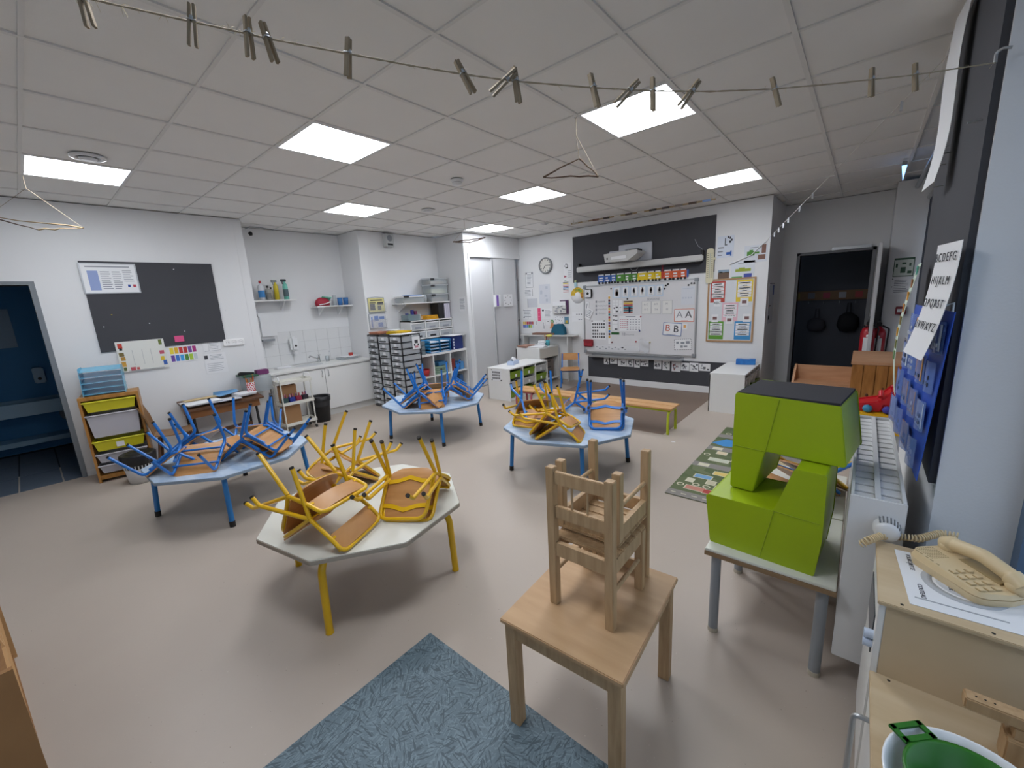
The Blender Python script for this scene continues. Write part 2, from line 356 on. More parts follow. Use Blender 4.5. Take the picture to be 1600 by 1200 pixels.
for k in range(9):
    o = bpy.data.objects.new('hook', hk); COL.objects.link(o); o.parent = t; o.location = (-1.2+.22*k, -.02, -.04)
for k, c in enumerate(('#8d7b3a', '#6f6f78', '#9a3a4a', '#9c9ca2', '#a34040', '#7a6a30', '#8a7040')): MB().box(-1.0+.22*k, -.9+.22*k, -.034, -.03, .03, .13).build('name_tag', flat(c), t)
def bag(x, r, h, col, label):
    t = thing('hanging_bag', label, 'bag', (x, 9.26, .72)); m = mat('bag_'+col, col, .8)
    MB().lathe([(0, 0), (r*.7, .02), (r, h*.35), (r*.85, h*.8), (r*.3, h), (0, h)], n=16, sy=.45).build('body', m, t)
    MB().tube([(-.03, 0, h*.9), (-.02, .0, h+.16), (.02, 0, h+.16), (.03, 0, h*.9)], .008, 6).build('strap', m, t)
bag(-.18, .15, .34, '#15151a', 'round black backpack hanging from the dark coat rail')
bag(.28, .15, .30, '#4c4a50', 'grey cloth bag hanging beside the doorway edge')
bag(-.62, .14, .25, '#3e3d44', 'slumped dark grey bag hanging beside the black backpack')
# alcove door: frame, open leaf
struct('door_2', MB().box(-.84, -.80, YA-.02, YA+.13, 0, 2.04).box(.035, .075, YA-.02, YA+.13, 0, 2.04).box(-.84, .075, YA-.02, YA+.13, 2.0, 2.04), mat('door_frame_grey', '#6d6e72', .5))
d = struct('door_3', MB().box(.085, .125, YA-.86, YA-.03, .01, 2.03), mat('door_leaf_pale', '#c9cacc', .5), bevel=.003)
h = MB().tube(fil([(.085, YA-.79, 1.0), (.04, YA-.79, 1.0), (.04, YA-.66, 1.0)], .015), .009, 8).box(.078, .086, YA-.82, YA-.76, .93, 1.13)
h.build('door_handle', BLACKP, d)
MB().box(-.42, .02, YA-.05, YA-.02, 2.035, 2.075).build('door_closer', SILVER, bpy.data.objects['door_2'])
# ================================================================== octagonal tables
def octa(name, label, c, h, R, th, legs0, top_m, leg_m, edge_m, rleg, style, group):
    t = thing(name, label, 'table', (c[0], c[1], 0), 0, group)
    def poly(r, rr=.03):
        P = [(r*math.cos(math.radians(th+45*k)), r*math.sin(math.radians(th+45*k)), 0) for k in range(8)]
        return [(p.x, p.y) for p in fil(P, rr, 4, True)]
    MB().prism(poly(R-.004), 'z', h-.004, h).build('table_top', top_m, t)
    MB().prism(poly(R), 'z', h-.024, h-.004, True).build('edge_band', edge_m, t)
    for k in range(4):
        a = math.radians(th+45*legs0+90*k); u = Vector((math.cos(a), math.sin(a), 0))
        if style == 'bent':
            l = MB().tube(fil([u*(R-.27)+Vector((0, 0, h-.055)), u*(R-.075)+Vector((0, 0, h-.055)), u*rleg], .09, 8), .019, 14).build('leg', leg_m, t)
            MB().cyl(u*rleg, u*(rleg-.0015)+Vector((0, 0, .012)), .0205, 14).build('foot_cap', YELLOW, l)
        else:
            l = MB().cyl(u*(rleg-.03)+Vector((0, 0, h-.026)), u*rleg+Vector((0, 0, .0)), .0185, 14).build('leg', leg_m, t)
            MB().cyl(u*rleg, u*(rleg-.003)+Vector((0, 0, .045)), .0205, 14).build('foot_cap', BLACKR, l)
    b = MB()
    for k in range(4):
        a0 = math.radians(th+45*legs0+90*k); a1 = a0+math.pi/2; r = R-.12
        b.bar((r*math.cos(a0), r*math.sin(a0), h-.045), (r*math.cos(a1), r*math.sin(a1), h-.045), .02, .035)
    b.build('under_frame', leg_m, t)
    return t
def marble():
    m = mat('pale_blue_marbled_laminate', '#bccfe2', .35); nt = m.node_tree; b = nt.nodes['Principled BSDF']
    tc = nt.nodes.new('ShaderNodeTexCoord'); mp = nt.nodes.new('ShaderNodeMapping'); mp.inputs['Scale'].default_value = (1, 3, 1); nt.links.new(tc.outputs['Object'], mp.inputs[0])
    n = nt.nodes.new('ShaderNodeTexNoise'); n.inputs['Scale'].default_value = 3; n.inputs['Detail'].default_value = 8; n.inputs['Distortion'].default_value = 1.2; nt.links.new(mp.outputs[0], n.inputs['Vector'])
    r = nt.nodes.new('ShaderNodeValToRGB'); e = r.color_ramp.elements; e[0].position = .38; e[0].color = (*lin('#a2bcd8'), 1); e[1].position = .58; e[1].color = (*lin('#c3d3e5'), 1)
    nt.links.new(n.outputs[0], r.inputs[0]); nt.links.new(r.outputs[0], b.inputs['Base Color']); return m
MARB = marble(); EDGEB = mat('blue_grey_edge_band', '#8c9eb0', .5); CREAM = mat('cream_laminate', '#dcdcd2', .35); EDGEW = mat('worn_beech_edge', '#a49a8c', .6)
g4 = 'octagonal tables'
octa('octagonal_table', 'white topped octagonal table on bent yellow legs', (-2.182, 1.144), .445, .577, -101.9, 1, CREAM, YELLOW, EDGEW, .515, 'bent', g4)
octa('octagonal_table', 'pale blue octagonal table with blue legs near the washroom door', (-4.075, .975), .42, .61, -111.5, 0, MARB, BLUED, EDGEB, .57, 'straight', g4)
octa('octagonal_table', 'pale blue octagonal table in front of the drawer towers', (-3.972, 3.145), .425, .63, -122.5, 0, MARB, BLUED, EDGEB, .565, 'straight', g4)
octa('octagonal_table', 'pale blue octagonal table in front of the long bench', (-2.008, 3.135), .43, .618, -137, 0, MARB, BLUED, EDGEB, .562, 'straight', g4)
# ================================================================== school chairs
TR = .0105
def chair_a(fm, label, group):
    """upturned model: U shaped back tube runs under the seat into hooked front feet; seat loop runs into straight rear legs"""
    t = thing('school_chair', label, 'chair', (0, 0, 0), 0, group)
    J = lambda s: (s*.148, -.116, .255)
    for s in (-1, 1):
        l = MB().tube([(s*.150, -.122, .250), (s*.142, -.207, 0.012)], TR, 10).build('leg', fm, t)
        MB().cyl((s*.1421, -.2047, .012), (s*.1418, -.2075, 0), TR+.0006, 10).build('foot_cap', BLACKR, l)
        l = MB().tube(fil([J(s), (s*.153, .105, .062), (s*.153, .112, .01)], .035, 6), TR, 10).build('leg', fm, t)
        MB().cyl((s*.153, .1118, .010), (s*.153, .1125, 0), TR+.0006, 10).build('foot_cap', BLACKR, l)
    MB().tube(fil([(-.150, -.12, .253), (-.142, -.04, .257), (-.135, .138, .262), (.135, .138, .262), (.142, -.04, .257), (.150, -.12, .253)], .055, 6), TR, 10).build('seat_frame', fm, t)
    MB().tube(fil([J(-1), (-.152, -.160, .39), (-.152, -.176, .474), (.152, -.176, .474), (.152, -.160, .39), J(1)], .045, 7), TR, 10).build('back_frame', fm, t)
    for y, b in ((-.085, -1), (.052, 1)):
        w = .137
        P = [(-w, y), (-w*.55, y+b*.004), (0, y+b*.026), (w*.55, y+b*.004), (w, y)]; Q = [(x, yy+.024) for x, yy in P[::-1]]
        MB().prism(P+Q, 'z', .257, .2605).build('strap', fm, t)
    def seat(u, v):
        y = -.165+.30*v; w = .148*(1-.10*v)
        if v < .22: w *= math.sqrt(max(0., 1-((.22-v)/.26)**2))
        x = (2*u-1)*w; return (x, y, .2625+.012*max(0, .35-v)**2*8+.006*(2*u-1)**2)
    MB().grid(seat, 10, 12, .007, (0, 0, 1)).build('seat', PLY, t)
    def back(u, v):
        x = (2*u-1)*.140; return (x, -.158-.017*v-.018*(1-(2*u-1)**2), .372+.094*v)
    MB().grid(back, 10, 4, .007, (0, 1, 0)).build('backrest', PLY, t)
    for s in (-1, 1):
        for z in (.385, .45): MB().box(s*.142-.012, s*.142+.012, -.168, -.155, z, z+.012).build('tab', fm, t)
    return t
def chair_b(fm, label, group):
    """older model: each side tube is front leg, seat rail and back post in one; separate swept rear leg"""
    t = thing('school_chair', label, 'chair', (0, 0, 0), 0, group)
    for s in (-1, 1):
        l = MB().tube(fil([(s*.142, .05, .262), (s*.142, .138, .262), (s*.150, .175, .01)], .04, 6), TR, 10).build('leg', fm, t)
        MB().cyl((s*.150, .1742, .012), (s*.150, .1755, 0), TR+.0006, 10).build('foot_cap', BLACKR, l)
        MB().tube(fil([(s*.142, .055, .262), (s*.142, -.125, .253), (s*.135, -.2, .5)], .05, 6), TR, 10).build('back_post', fm, t)
        l = MB().tube(fil([(s*.155, .03, .240), (s*.157, -.135, .236), (s*.152, -.2, .01)], .05, 6), TR, 10).build('leg', fm, t)
        MB().cyl((s*.152, -.1985, .012), (s*.152, -.201, 0), TR+.0006, 10).build('foot_cap', BLACKR, l)
    for y in (-.07, .07): MB().tube([(-.155, y, .246), (.155, y, .246)], .008, 8).build('crossbar', fm, t)
    def seat(u, v):
        y = -.15+.31*v; w = .152 if v < .85 else .152*(1-.35*((v-.85)/.15)**2)
        return ((2*u-1)*w, y, .274-.007*math.sin(v*math.pi)+.012*max(0, .25-v)*4*(.25-v)-.012*max(0, v-.8)*5*(v-.8))
    MB().grid(seat, 6, 12, .009, (0, 0, 1)).build('seat', PLY, t)
    def back(u, v): return ((2*u-1)*.155, -.183-.026*v-.014*(1-(2*u-1)**2), .395+.11*v)
    MB().grid(back, 10, 4, .009, (0, 1, 0)).build('backrest', PLY, t)
    return t
POSES = {
 'P':((-2.37, 0.749, 0.722),(0.4103, -0.6898, 0.5073, -0.3139)),
 'Q':((-2.205, 0.757, 0.769),(0.2397, -0.8023, 0.5283, -0.1418)),
 'R1':((-1.782, 1.05, 0.753),(0.3559, -0.9021, -0.2393, 0.0492)),
 'R2':((-1.761, 1.115, 0.738),(0.297, -0.9051, -0.2896, 0.0935)),
 'T1':((-2.546, 1.495, 0.735),(0.0403, 0.0378, -0.9216, 0.3901)),
 'T2':((-2.525, 1.371, 0.743),(0.024, -0.0907, 0.9665, -0.2888)),
 'V1':((-1.593, 3.091, 0.73),(0.2796, -0.9312, -0.2238, 0.0671)),
 'V2':((-1.603, 3.037, 0.737),(0.3423, -0.9166, -0.1989, 0.0537)),
 'W':((-1.941, 3.613, 0.72),(0.1792, -0.4974, -0.8173, 0.2307)),
 'X1':((-2.21, 2.735, 0.716),(0.2804, -0.7393, 0.531, -0.3045)),
 'X2':((-2.079, 2.704, 0.725),(0.2332, -0.8001, 0.5259, -0.1695)),
 'Y3':((-2.259, 2.778, 0.734),(0.284, -0.9497, -0.1245, 0.0453)),
 'Zb':((-2.42, 3.085, 0.826),(0.0953, -0.4708, 0.833, -0.2735)),
 'b1a':((-4.17, 0.43, 0.727),(0.2916, -0.925, 0.2321, -0.0732)),
 'b1b':((-4.352, 0.72, 0.78),(0.2459, -0.8828, 0.3691, -0.1552)),
 'b1c':((-3.864, 1.044, 0.747),(0.2937, -0.954, 0.0149, 0.0597)),
 'b1d':((-4.35, 1.25, 0.757),(0.2569, -0.8113, 0.5013, -0.1573)),
 'b2a':((-4.014, 2.743, 0.737),(0.2632, -0.8338, 0.4628, -0.1461)),
}
ya = chair_a(YELLOW, 'yellow-framed school chair with plywood seat, upturned on the white octagonal table', 'chairs upturned on the white octagonal table')
ba = chair_a(BLUE, 'blue-framed school chair with looped seat frame, upturned on the table before the long bench', 'blue chairs upturned on the table before the bench')
bb = chair_b(BLUE, 'blue-framed school chair upturned near the washroom door', 'chairs upturned on the table near the washroom door')
def rest_quat(yaw, tilt=35.05):      # upside down on seat front and back top
    return Quaternion((0, 0, 1), math.radians(yaw)) @ Quaternion((1, 0, 0), math.radians(180+tilt))
def use(proto, key=None, loc=None, q=None, label=None, group=None, first=set()):
    if key: loc, q = POSES[key]
    if proto.name in first: return dup(proto, loc, quat=q, label=label, group=group)
    first.add(proto.name); proto.location = loc; proto.rotation_mode = 'QUATERNION'; proto.rotation_quaternion = q
    return proto
YL = {'Q': 'yellow-framed chair lying under its twin with its back panel flat on the white octagonal table', 'P': 'yellow-framed chair propped on its twin, seat tilted up, on the white octagonal table',
      'R1': 'yellow-framed chair showing its whole seat underside with two straps on the white table', 'R2': 'yellow-framed chair nested under the one showing its whole seat underside',
      'T1': 'yellow-framed chair of the rear pair, hooked feet reaching over the seat-up pair', 'T2': 'yellow-framed chair half hidden between two other pairs on the white octagonal table'}
for k in ('Q', 'P', 'R1', 'R2', 'T1', 'T2'): use(ya, k)['label'] = YL[k]
for k, l in (('X1', 'yellow-framed chair leaning on another yellow chair on the table before the bench'), ('X2', 'yellow-framed chair with its back panel lying at the pale blue table edge, before the bench'), ('Y3', 'yellow-framed chair directly under the balanced blue chair, before the bench')): use(ya, k, label=l, group='yellow chairs upturned on the table before the bench')
for k, l in (('V1', 'blue-framed chair showing its whole seat underside on the table before the long bench'), ('V2', 'blue-framed chair nested under the one showing its seat underside, before the bench'), ('W', 'blue-framed chair turned sideways with two hooked feet in the air, nearest the long bench')): use(ba, k)['label'] = l
use(ba, 'Zb', label='blue-framed chair balanced on top of a yellow chair, before the long bench')
B1L = iter(('blue-framed chair upturned at the table side nearest the slatted waste bin', 'blue-framed chair propped over the one nearest the slatted waste bin', 'blue-framed chair upturned with its seat underside toward the white octagonal table', 'blue-framed chair upturned at the table side nearest the brown wooden chair', 'blue-framed chair upturned at the table side nearest the white trolley', 'blue-framed chair stacked on the one nearest the white trolley'))
for k in ('b1a', 'b1b'): use(bb, k)['label'] = next(B1L)
for loc, yaw in (((-3.73, .62, .727), 52), ((-4.42, 1.36, .727), -122)): use(bb, None, loc, rest_quat(yaw))['label'] = next(B1L)
for loc, yaw in (((-3.63, 1.25, .727), 130), ((-3.60, 1.28, .780), 133)): use(bb, None, loc, rest_quat(yaw))['label'] = next(B1L)
L2, G2 = 'blue-framed school chair upturned on the pale blue table before the drawer towers', 'chairs upturned on the table before the drawer towers'
B2L = iter(('blue-framed chair upturned on the towers table at the side nearest the black bin', 'blue-framed chair stacked on the one nearest the black bin, before the drawer towers', 'blue-framed chair upturned at the table side nearest the drawer towers', 'blue-framed chair upturned at the table side nearest the shelf with green bins', 'blue-framed chair stacked on the one nearest the shelf with green bins', 'blue-framed chair with plywood back at the table edge facing the white octagonal table'))
use(bb, 'b2a', label=next(B2L), group=G2)
for loc, yaw in (((-4.045, 2.715, .790), -58), ((-4.30, 3.46, .735), -130), ((-3.57, 3.42, .735), 132), ((-3.54, 3.45, .788), 136), ((-3.60, 2.82, .735), 58)): use(bb, None, loc, rest_quat(yaw), next(B2L), G2)
# chair standing at the teacher desk
t = dup(bb, (-3.93, 6.22, 0), quat=Quaternion((0, 0, 1), math.radians(-150)), label='blue-legged chair with plywood seat and back standing by the desk', group='standing chair'); del t['group']; t.scale = (1.08, 1.08, 1.12)
# two chairs on the table behind the green blocks
use(ba, None, (-.10, 2.80, .745), rest_quat(150, 33), 'blue-framed chair upturned behind the green foam blocks', 'chairs behind the foam blocks')
use(ya, None, (-.07, 2.88, .75), rest_quat(150, 33), 'yellow-framed chair upturned behind the green foam blocks', 'chairs behind the foam blocks')
# ================================================================== square wooden table and two small wooden chairs
t = thing('wooden_play_table', 'small square beech table carrying two wooden chairs', 'table', (-.688, 1.2125, 0), math.radians(3))
wd, dp, hh = .233, .283, .463
MB().box(-wd, wd, -dp, dp, hh-.018, hh).build('table_top', OAKT, t, .003)
for sx in (-1, 1):
    for sy in (-1, 1): MB().box(*(sorted((sx*(wd-.012), sx*(wd-.055)))), *(sorted((sy*(dp-.012), sy*(dp-.055)))), 0, hh-.018).build('leg', OAK, t, .002)
for a in ((-wd+.05, wd-.05, -dp+.016, -dp+.034), (-wd+.05, wd-.05, dp-.034, dp-.016), (-wd+.016, -wd+.034, -dp+.05, dp-.05), (wd-.034, wd-.016, -dp+.05, dp-.05)):
    MB().box(*a, hh-.075, hh-.018).build('apron', OAK, t)
def wood_chair(label):
    t = thing('wooden_play_chair', label, 'chair', (0, 0, 0), 0)
    P, X, Y = .0155, .1125, .125
    for s in (-1, 1):
        MB().box(s*X-P, s*X+P, -Y-P, -Y+P, 0, .546).build('back_post', OAK, t, .002)
        MB().box(s*X-P, s*X+P, Y-P, Y+P, 0, .255).build('leg', OAK, t, .002)
        MB().box(s*X-.009, s*X+.009, -Y+P, Y-P, .20, .255).build('side_rail', OAK, t)
        MB().cyl((s*X, -Y+.01, .13), (s*X, Y-.01, .13), .008, 10).build('stretcher', OAK, t)
    MB().box(-X+P, X-P, Y-.009, Y+.009, .20, .255).build('front_rail', OAK, t); MB().box(-X+P, X-P, -Y-.009, -Y+.009, .205, .258).build('rear_rail', OAK, t)
    for z in (.355, .485): MB().box(-X+P, X-P, -Y-.008, -Y+.008, z, z+.047).build('back_rail', OAK, t, .002)
    for x in (-.03, .03): MB().cyl((x, -Y, .40), (x, -Y, .487), .0045, 8).build('spindle', OAK, t)
    for k in range(5): MB().box(-X-.014, X+.014, -Y+.02+.05*k, -Y+.066+.05*k, .255, .267).build('seat_slat', OAK, t, .003)
    return t
lc = wood_chair('small wooden chair standing upright on the square beech table'); lc.location = (-.679, 1.235, .463); lc.rotation_euler = (0, 0, math.radians(1))
uc = wood_chair('small wooden chair stacked upside down on the other wooden chair'); uc.location = (-.695, 1.32, 1.0); uc.rotation_euler = (math.pi, 0, math.radians(1))
# ================================================================== grey-legged table with the green foam blocks
def grey_table(label, y0, y1):
    t = thing('rectangular_table', label, 'table', (-.215, (y0+y1)/2, 0), 0, 'grey-legged tables by the radiator'); d = (y1-y0)/2
    MB().box(-.235, .235, -d, d, .428, .44).build('table_top', CREAM, t, .002); MB().box(-.237, .237, -d-.002, d+.002, .408, .428).build('edge_band', mat('beech_edge_dark', '#8d7355', .6), t)
    for sx in (-1, 1):
        for sy in (-1, 1):
            l = MB().cyl((sx*.195, sy*(d-.04), .408), (sx*.195, sy*(d-.04), .0), .021, 16).build('leg', GREYM, t)
            MB().cyl((sx*.195, sy*(d-.04), .02), (sx*.195, sy*(d-.04), 0), .0225, 16).build('foot_cap', mat('pale_foot_cap', '#b9b2a2', .6), l)
grey_table('cream-topped table with grey legs under the green foam blocks', 1.81, 2.41)
grey_table('cream-topped table with grey legs behind the green foam blocks', 2.42, 3.02)
GREEN = mat('lime_leatherette', '#9db510', .38, var=.05, vscale=4, bump=.12, bscale=9)
BLACKF = mat('black_nonslip_fabric', '#2e2e33', .9, bump=.1, bscale=300)
def foam(name, label, poly, y0, y1, seams, cap, rz=0):
    xo = min(p[0] for p in poly); t = thing(name, label, 'foam block', (xo, y0, 0), math.radians(rz)); poly = [(x-xo, z) for x, z in poly]; seams = [((a[0]-xo, a[1]), (b[0]-xo, b[1])) for a, b in seams]; cap = (cap[0]-xo, cap[1]-xo)+cap[2:] if cap else None
    P = [(p.x, p.z) for p in fil([(x, 0, z) for x, z in poly], .012, 3, True)]
    o = MB().prism(P, 'y', 0, y1-y0).build('cover', GREEN, t, .006)
    for a, b in seams: MB().tube([(a[0], -.0015, a[1]), (b[0], -.0008, b[1])], .0018, 6).build('seam', mat('lime_seam', '#8ea40e', .5), t)
    if cap: MB().box(*cap).build('nonslip_panel', BLACKF, t)
    return t
foam('foam_block', 'lime green notched foam block standing on the cream table', [(-.445, .441), (-.055, .441), (-.042, .60), (-.046, .872), (-.146, .872), (-.205, .672), (-.472, .668)], 1.88, 2.21, [((-.205, .675), (-.245, .441)), ((-.205, .675), (-.05, .67))], None, -4)
foam('foam_block', 'lime green notched foam block with black top, upside down on the other block', [(-.404, 1.127), (-.025, 1.119), (.012, .876), (-.10, .876), (-.269, .878), (-.306, .674), (-.404, .674)], 2.01, 2.35, [((-.231, 1.118), (-.269, .878)), ((-.402, .88), (-.269, .878))], (-.398, -.03, .008, .332, 1.116, 1.1295), -7)
# ================================================================== radiator, pinboard pier, toy kitchen (right foreground)
t = thing('radiator', 'long white panel radiator with thermostat valve beside the foam blocks', 'radiator', (.105, 1.86, 0))
ZB, ZR, L = .12, .82, 1.2
MB().box(-.075, -.066, 0, L, ZB, ZR-.01).build('front_panel', WMETAL, t, .003)
MB().box(.066, .075, 0, L, ZB, ZR-.01).build('rear_panel', WMETAL, t, .003)
MB().box(-.078, .078, -.004, .004, ZB, ZR).build('side_panel', WMETAL, t, .003)
MB().box(-.078, .078, L-.004, L+.004, ZB, ZR).build('side_panel', WMETAL, t, .003)
MB().box(-.008, .008, .004, L-.004, ZR-.02, ZR-.002).box(-.076, -.066, .004, L-.004, ZR-.012, ZR).box(.066, .076, .004, L-.004, ZR-.012, ZR).build('top_rail', WMETAL, t)
sl = MB().box(-.066, -.008, 0, .062, 0, .006).mesh('grille_slat', WMETAL, .002)
for k in range(16):
    for x in (0, .074):
        o = bpy.data.objects.new('grille_slat', sl); COL.objects.link(o); o.parent = t; o.location = (x, .008+.074*k, ZR-.02)
MB().box(-.05, .05, .01, L-.01, ZB+.02, ZR-.04).build('convector', mat('convector_grey', '#9a9da0', .5), t)
v = MB().lathe([(0, -.062), (.02, -.062), (.034, -.055), (.038, -.03), (.038, -.01), (.03, 0)], (.030, -.002, .725), 20, 'y').build('thermostat_valve', WMETAL, t)
for k in range(9): MB().bar((.028+.037*math.cos(2.1-.27*k*1.0), -.052, .725+.037*math.sin(2.1-.27*k)), (.028+.039*math.cos(2.1-.27*k), -.012, .725+.039*math.sin(2.1-.27*k)), .004, .004).build('vent_rib', mat('valve_gap_grey', '#6f7275', .6), v)
MB().tube(fil([(.09, .04, .5), (.14, .04, .5), (.15, .04, .1)], .03), .011).build('supply_pipe', mat('pipe_paint', '#c9c8c4', .5), t)
# --- pier pinboard
YP0, YP1 = 2.105, 3.5
pb = one('pinboard', 'tall charcoal pinboard on the pier above the radiator', 'pinboard', MB().box(-.02, 0, 0, YP1-YP0, 0, 1.92), DARKB, loc=(XP, YP0, .825))
pins = MB().cyl((-.034, 0, 0), (0, 0, 0), .003, 6).mesh('push_pin', SILVER)
for k, (x, y) in enumerate(((1535, 187), (1422+60, 228), (1425+60, 238), (1478, 256), (1474, 290))):
    p = onX(x, y, XP-.02); o = bpy.data.objects.new('push_pin', pins); COL.objects.link(o); o.location = p
    tag(o, 'silver push pin stuck in the tall charcoal pinboard', 'pin', 'push pins in the pier pinboard')
# curling white banner hanging in front of it
def hang(name, label, pts, w, m, x0, curl, cat='poster', n=14, th=.0015):
    """sheet that hangs from y0..y0+w, curling away from the board towards -x"""
    y0, zt, zb = pts
    def fn(u, v): return (x0-curl(u, v), y0+w*u, zt+(zb-zt)*v)
    return one(name, label, cat, MB().grid(fn, 6, n, th, (1, 0, 0)), m)
hang('paper_banner', 'long curling white paper strip hanging beside the pinboard', (2.72, 2.72, 2.0), .26, PAPER, XP-.03, lambda u, v: .012+.02*u+.04*v*v+.010*math.sin(v*6))
apl = onX(1509, 374, XP-.035); ap = thing('alphabet_poster', 'white alphabet poster with capital letters pinned on the pinboard', 'poster', (apl.x, apl.y, apl.z-.27))
MB().grid(lambda u, v: (-.006-.034*u-.055*v*v, .25*u, .27-.40*v), 5, 10, .0015, (1, 0, 0)).build('sheet', PAPER, ap)
for r, s in enumerate(('B C D E F G', 'H I J K L M', 'O P Q R S T', 'U V W X Y Z')):
    v = .12+.2*r
    text('letters', s, .042, INK, ap, (-.0105-.017-.055*v*v, .125, .27-.40*v), (math.pi/2-.11*v*2, 0, math.pi/2+math.atan2(.034, .25)+math.pi))
# green and orange curled strip
gs = thing('painted_strip', 'curled strip painted green and orange hanging from the pinboard edge', 'poster', (XP-.04, 3.02, 0))
MB().grid(lambda u, v: (-.05*math.sin(v*2.6)-.02, .16*u+.05*v, 1.66-.72*v), 4, 18, .0015, (1, 0, 0)).build('sheet', mat('strip_pale_green', '#c9d6c8', .8), gs)
for k, c in enumerate(('#3f9080', '#8d5a2c', '#c98a2c', '#b9772a', '#7d6a3a', '#d29a3a', '#8a8a5a', '#6f8f62')):
    v = .05+.09*k; MB().cbox((-.05*math.sin(v*2.6)-.023, .05+.05*v+.03*(k % 2), 1.66-.72*v), (.004, .06, .045)).build('painted_patch', flat(c), gs)
# blue pocket chart: columns of clear pockets with cards
pc = thing('pocket_chart', 'dark blue wall organiser with rows of clear pockets and number cards', 'wall organiser', (XP-.022, onX(1492, 488, XP-.03).y, onX(1492, 488, XP-.03).z-.58))
BLUEF = mat('pocket_chart_blue', '#2550b4', .5); PCL = mat('pocket_clear_film', '#6f8fd6', .15, alpha=.45); ORC = mat('card_orange', '#d79a52', .7)
MB().grid(lambda u, v: (-.008-.055*u-.03*v, .62*u, .58-.62*v+.10*u*v), 6, 8, .003, (1, 0, 0)).build('backing', BLUEF, pc)
for c in range(4):
    for r in range(4):
        y0, z0 = .025+.15*c, .43-.145*r+.02*c*(r/3)
        p = MB().grid(lambda u, v: (-.018-.055*(y0+.125*u)/.62-.03*r/3-.012*math.sin(math.pi*u), y0+.125*u, z0-.115*v+.115), 4, 2, .001, (1, 0, 0)).build('pocket', PCL, pc)
        if (c+r) % 2 == 0 or c == 1: MB().add([(-.024-.008*r-.055*yy/.62-dd, yy, zz) for dd in (0, .002) for yy, zz in ((y0+.012, z0+.01), (y0+.113, z0+.01), (y0+.113, z0+.105), (y0+.012, z0+.105))], [(0, 1, 2, 3), (4, 5, 6, 7), (0, 1, 5, 4), (1, 2, 6, 5), (2, 3, 7, 6), (3, 0, 4, 7)]).build('card', ORC if c in (1, 2) else PAPER, p)
        q = MB()
        for k in range(3+((c*3+r) % 4)): q.cbox((-.0285-.008*r-.055*(y0+.035+.026*(k % 3))/.62, y0+.035+.026*(k % 3), z0+.03+.026*(k//3)), (.004, .012, .014))
        q.build('dots', INK if (c+r) % 3 else PAPER, p)
for y in (.03, .6): MB().tube([(-.03, y, .60), (-.01, y, .61), (-.01, y, .58)], .004, 6).build('hook', SILVER, pc)
# --- toy kitchen (front faces the room, seen from its end)
KX0, KX1 = .113, .475
k = thing('toy_kitchen', 'birch plywood toy kitchen with raised oven box and white front', 'toy kitchen', (0, 0, 0))
MB().box(KX0, KX1, .72, 1.44, .435, .45).build('worktop', KITW, k, .002)
MB().box(KX0+.012, KX1, 1.425, 1.44, 0, .435).box(KX0+.012, KX1, .72, .735, 0, .435).box(KX1-.012, KX1, .72, 1.44, .02, .435).build('carcass', KITW, k)
MB().box(KX0+.004, KX0+.016, .74, 1.42, .03, .425).build('front_panel', WHITE, k, .002)
MB().box(KX0-.004, KX1, 1.428, 1.80, .680, .692).build('top_board', KITW, k, .002)
MB().box(KX0+.016, KX1, 1.438, 1.45, .45, .680).build('side_board', KITW, k)
MB().box(KX0+.016, KX1, 1.78, 1.792, 0.02, .680).build('side_board', KITW, k)
d = MB().box(KX0, KX0+.016, 1.438, 1.792, .05, .680).build('oven_door', WHITE, k, .002)
MB().box(KX0-.003, KX0+.002, 1.49, 1.74, .47, .60).build('oven_window', mat('oven_window_dark', '#3a3b40', .2), d)
for z in (.545, .515): MB().cyl((KX0, 1.475, z), (KX0-.022, 1.475, z), .0135, 16).build('control_knob', mat('knob_pale_blue', '#c3d0e4', .35), k)
MB().tube(fil([(KX0+.005, 1.30, .40), (KX0-.03, 1.30, .40), (KX0-.03, 1.30, .12), (KX0+.005, 1.30, .12)], .02), .007, 8).build('door_bar', SILVER, k)
for x, y, z in ((.16, 1.445, .692), (.33, 1.445, .692), (.155, 1.425, .45)): MB().cyl((x, y, z-.001), (x, y, z+.0008), .004, 8).build('screw_hole', BLACKR, k)
# placemat, bowls, tap
pm = thing('paper_placemat', 'printed white placemat with grey plate outline under the beige telephone', 'placemat', (.30, 1.63, .6925), math.radians(4))
MB().box(-.135, .145, -.16, .14, 0, .0012).build('sheet', PAPER, pm)
rg = lambda r0, r1, z: MB().lathe([(r0, z), (r1, z), (r1, z+.0004), (r0, z+.0004), (r0, z)], n=36)
rg(.066, .090, .0012).build('plate_rim', flat('#b4b7bb'), pm); rg(.0, .058, .0012).build('plate_well', flat('#c6c8cc'), pm)
for sx, s, x in (('f', 'FOURCHETTE', -.098), ('c', 'COUTEAU', .0)): pass
R90 = (0, 0, -math.pi/2)
text('word', 'FOURCHETTE', .015, INK, pm, (-.105, .075, .0016), R90); text('word', 'ASSIETTE', .017, INK, pm, (-.03, .0, .0022), R90); text('word', 'COUTEAU', .015, INK, pm, (-.10, -.08, .0016), R90)

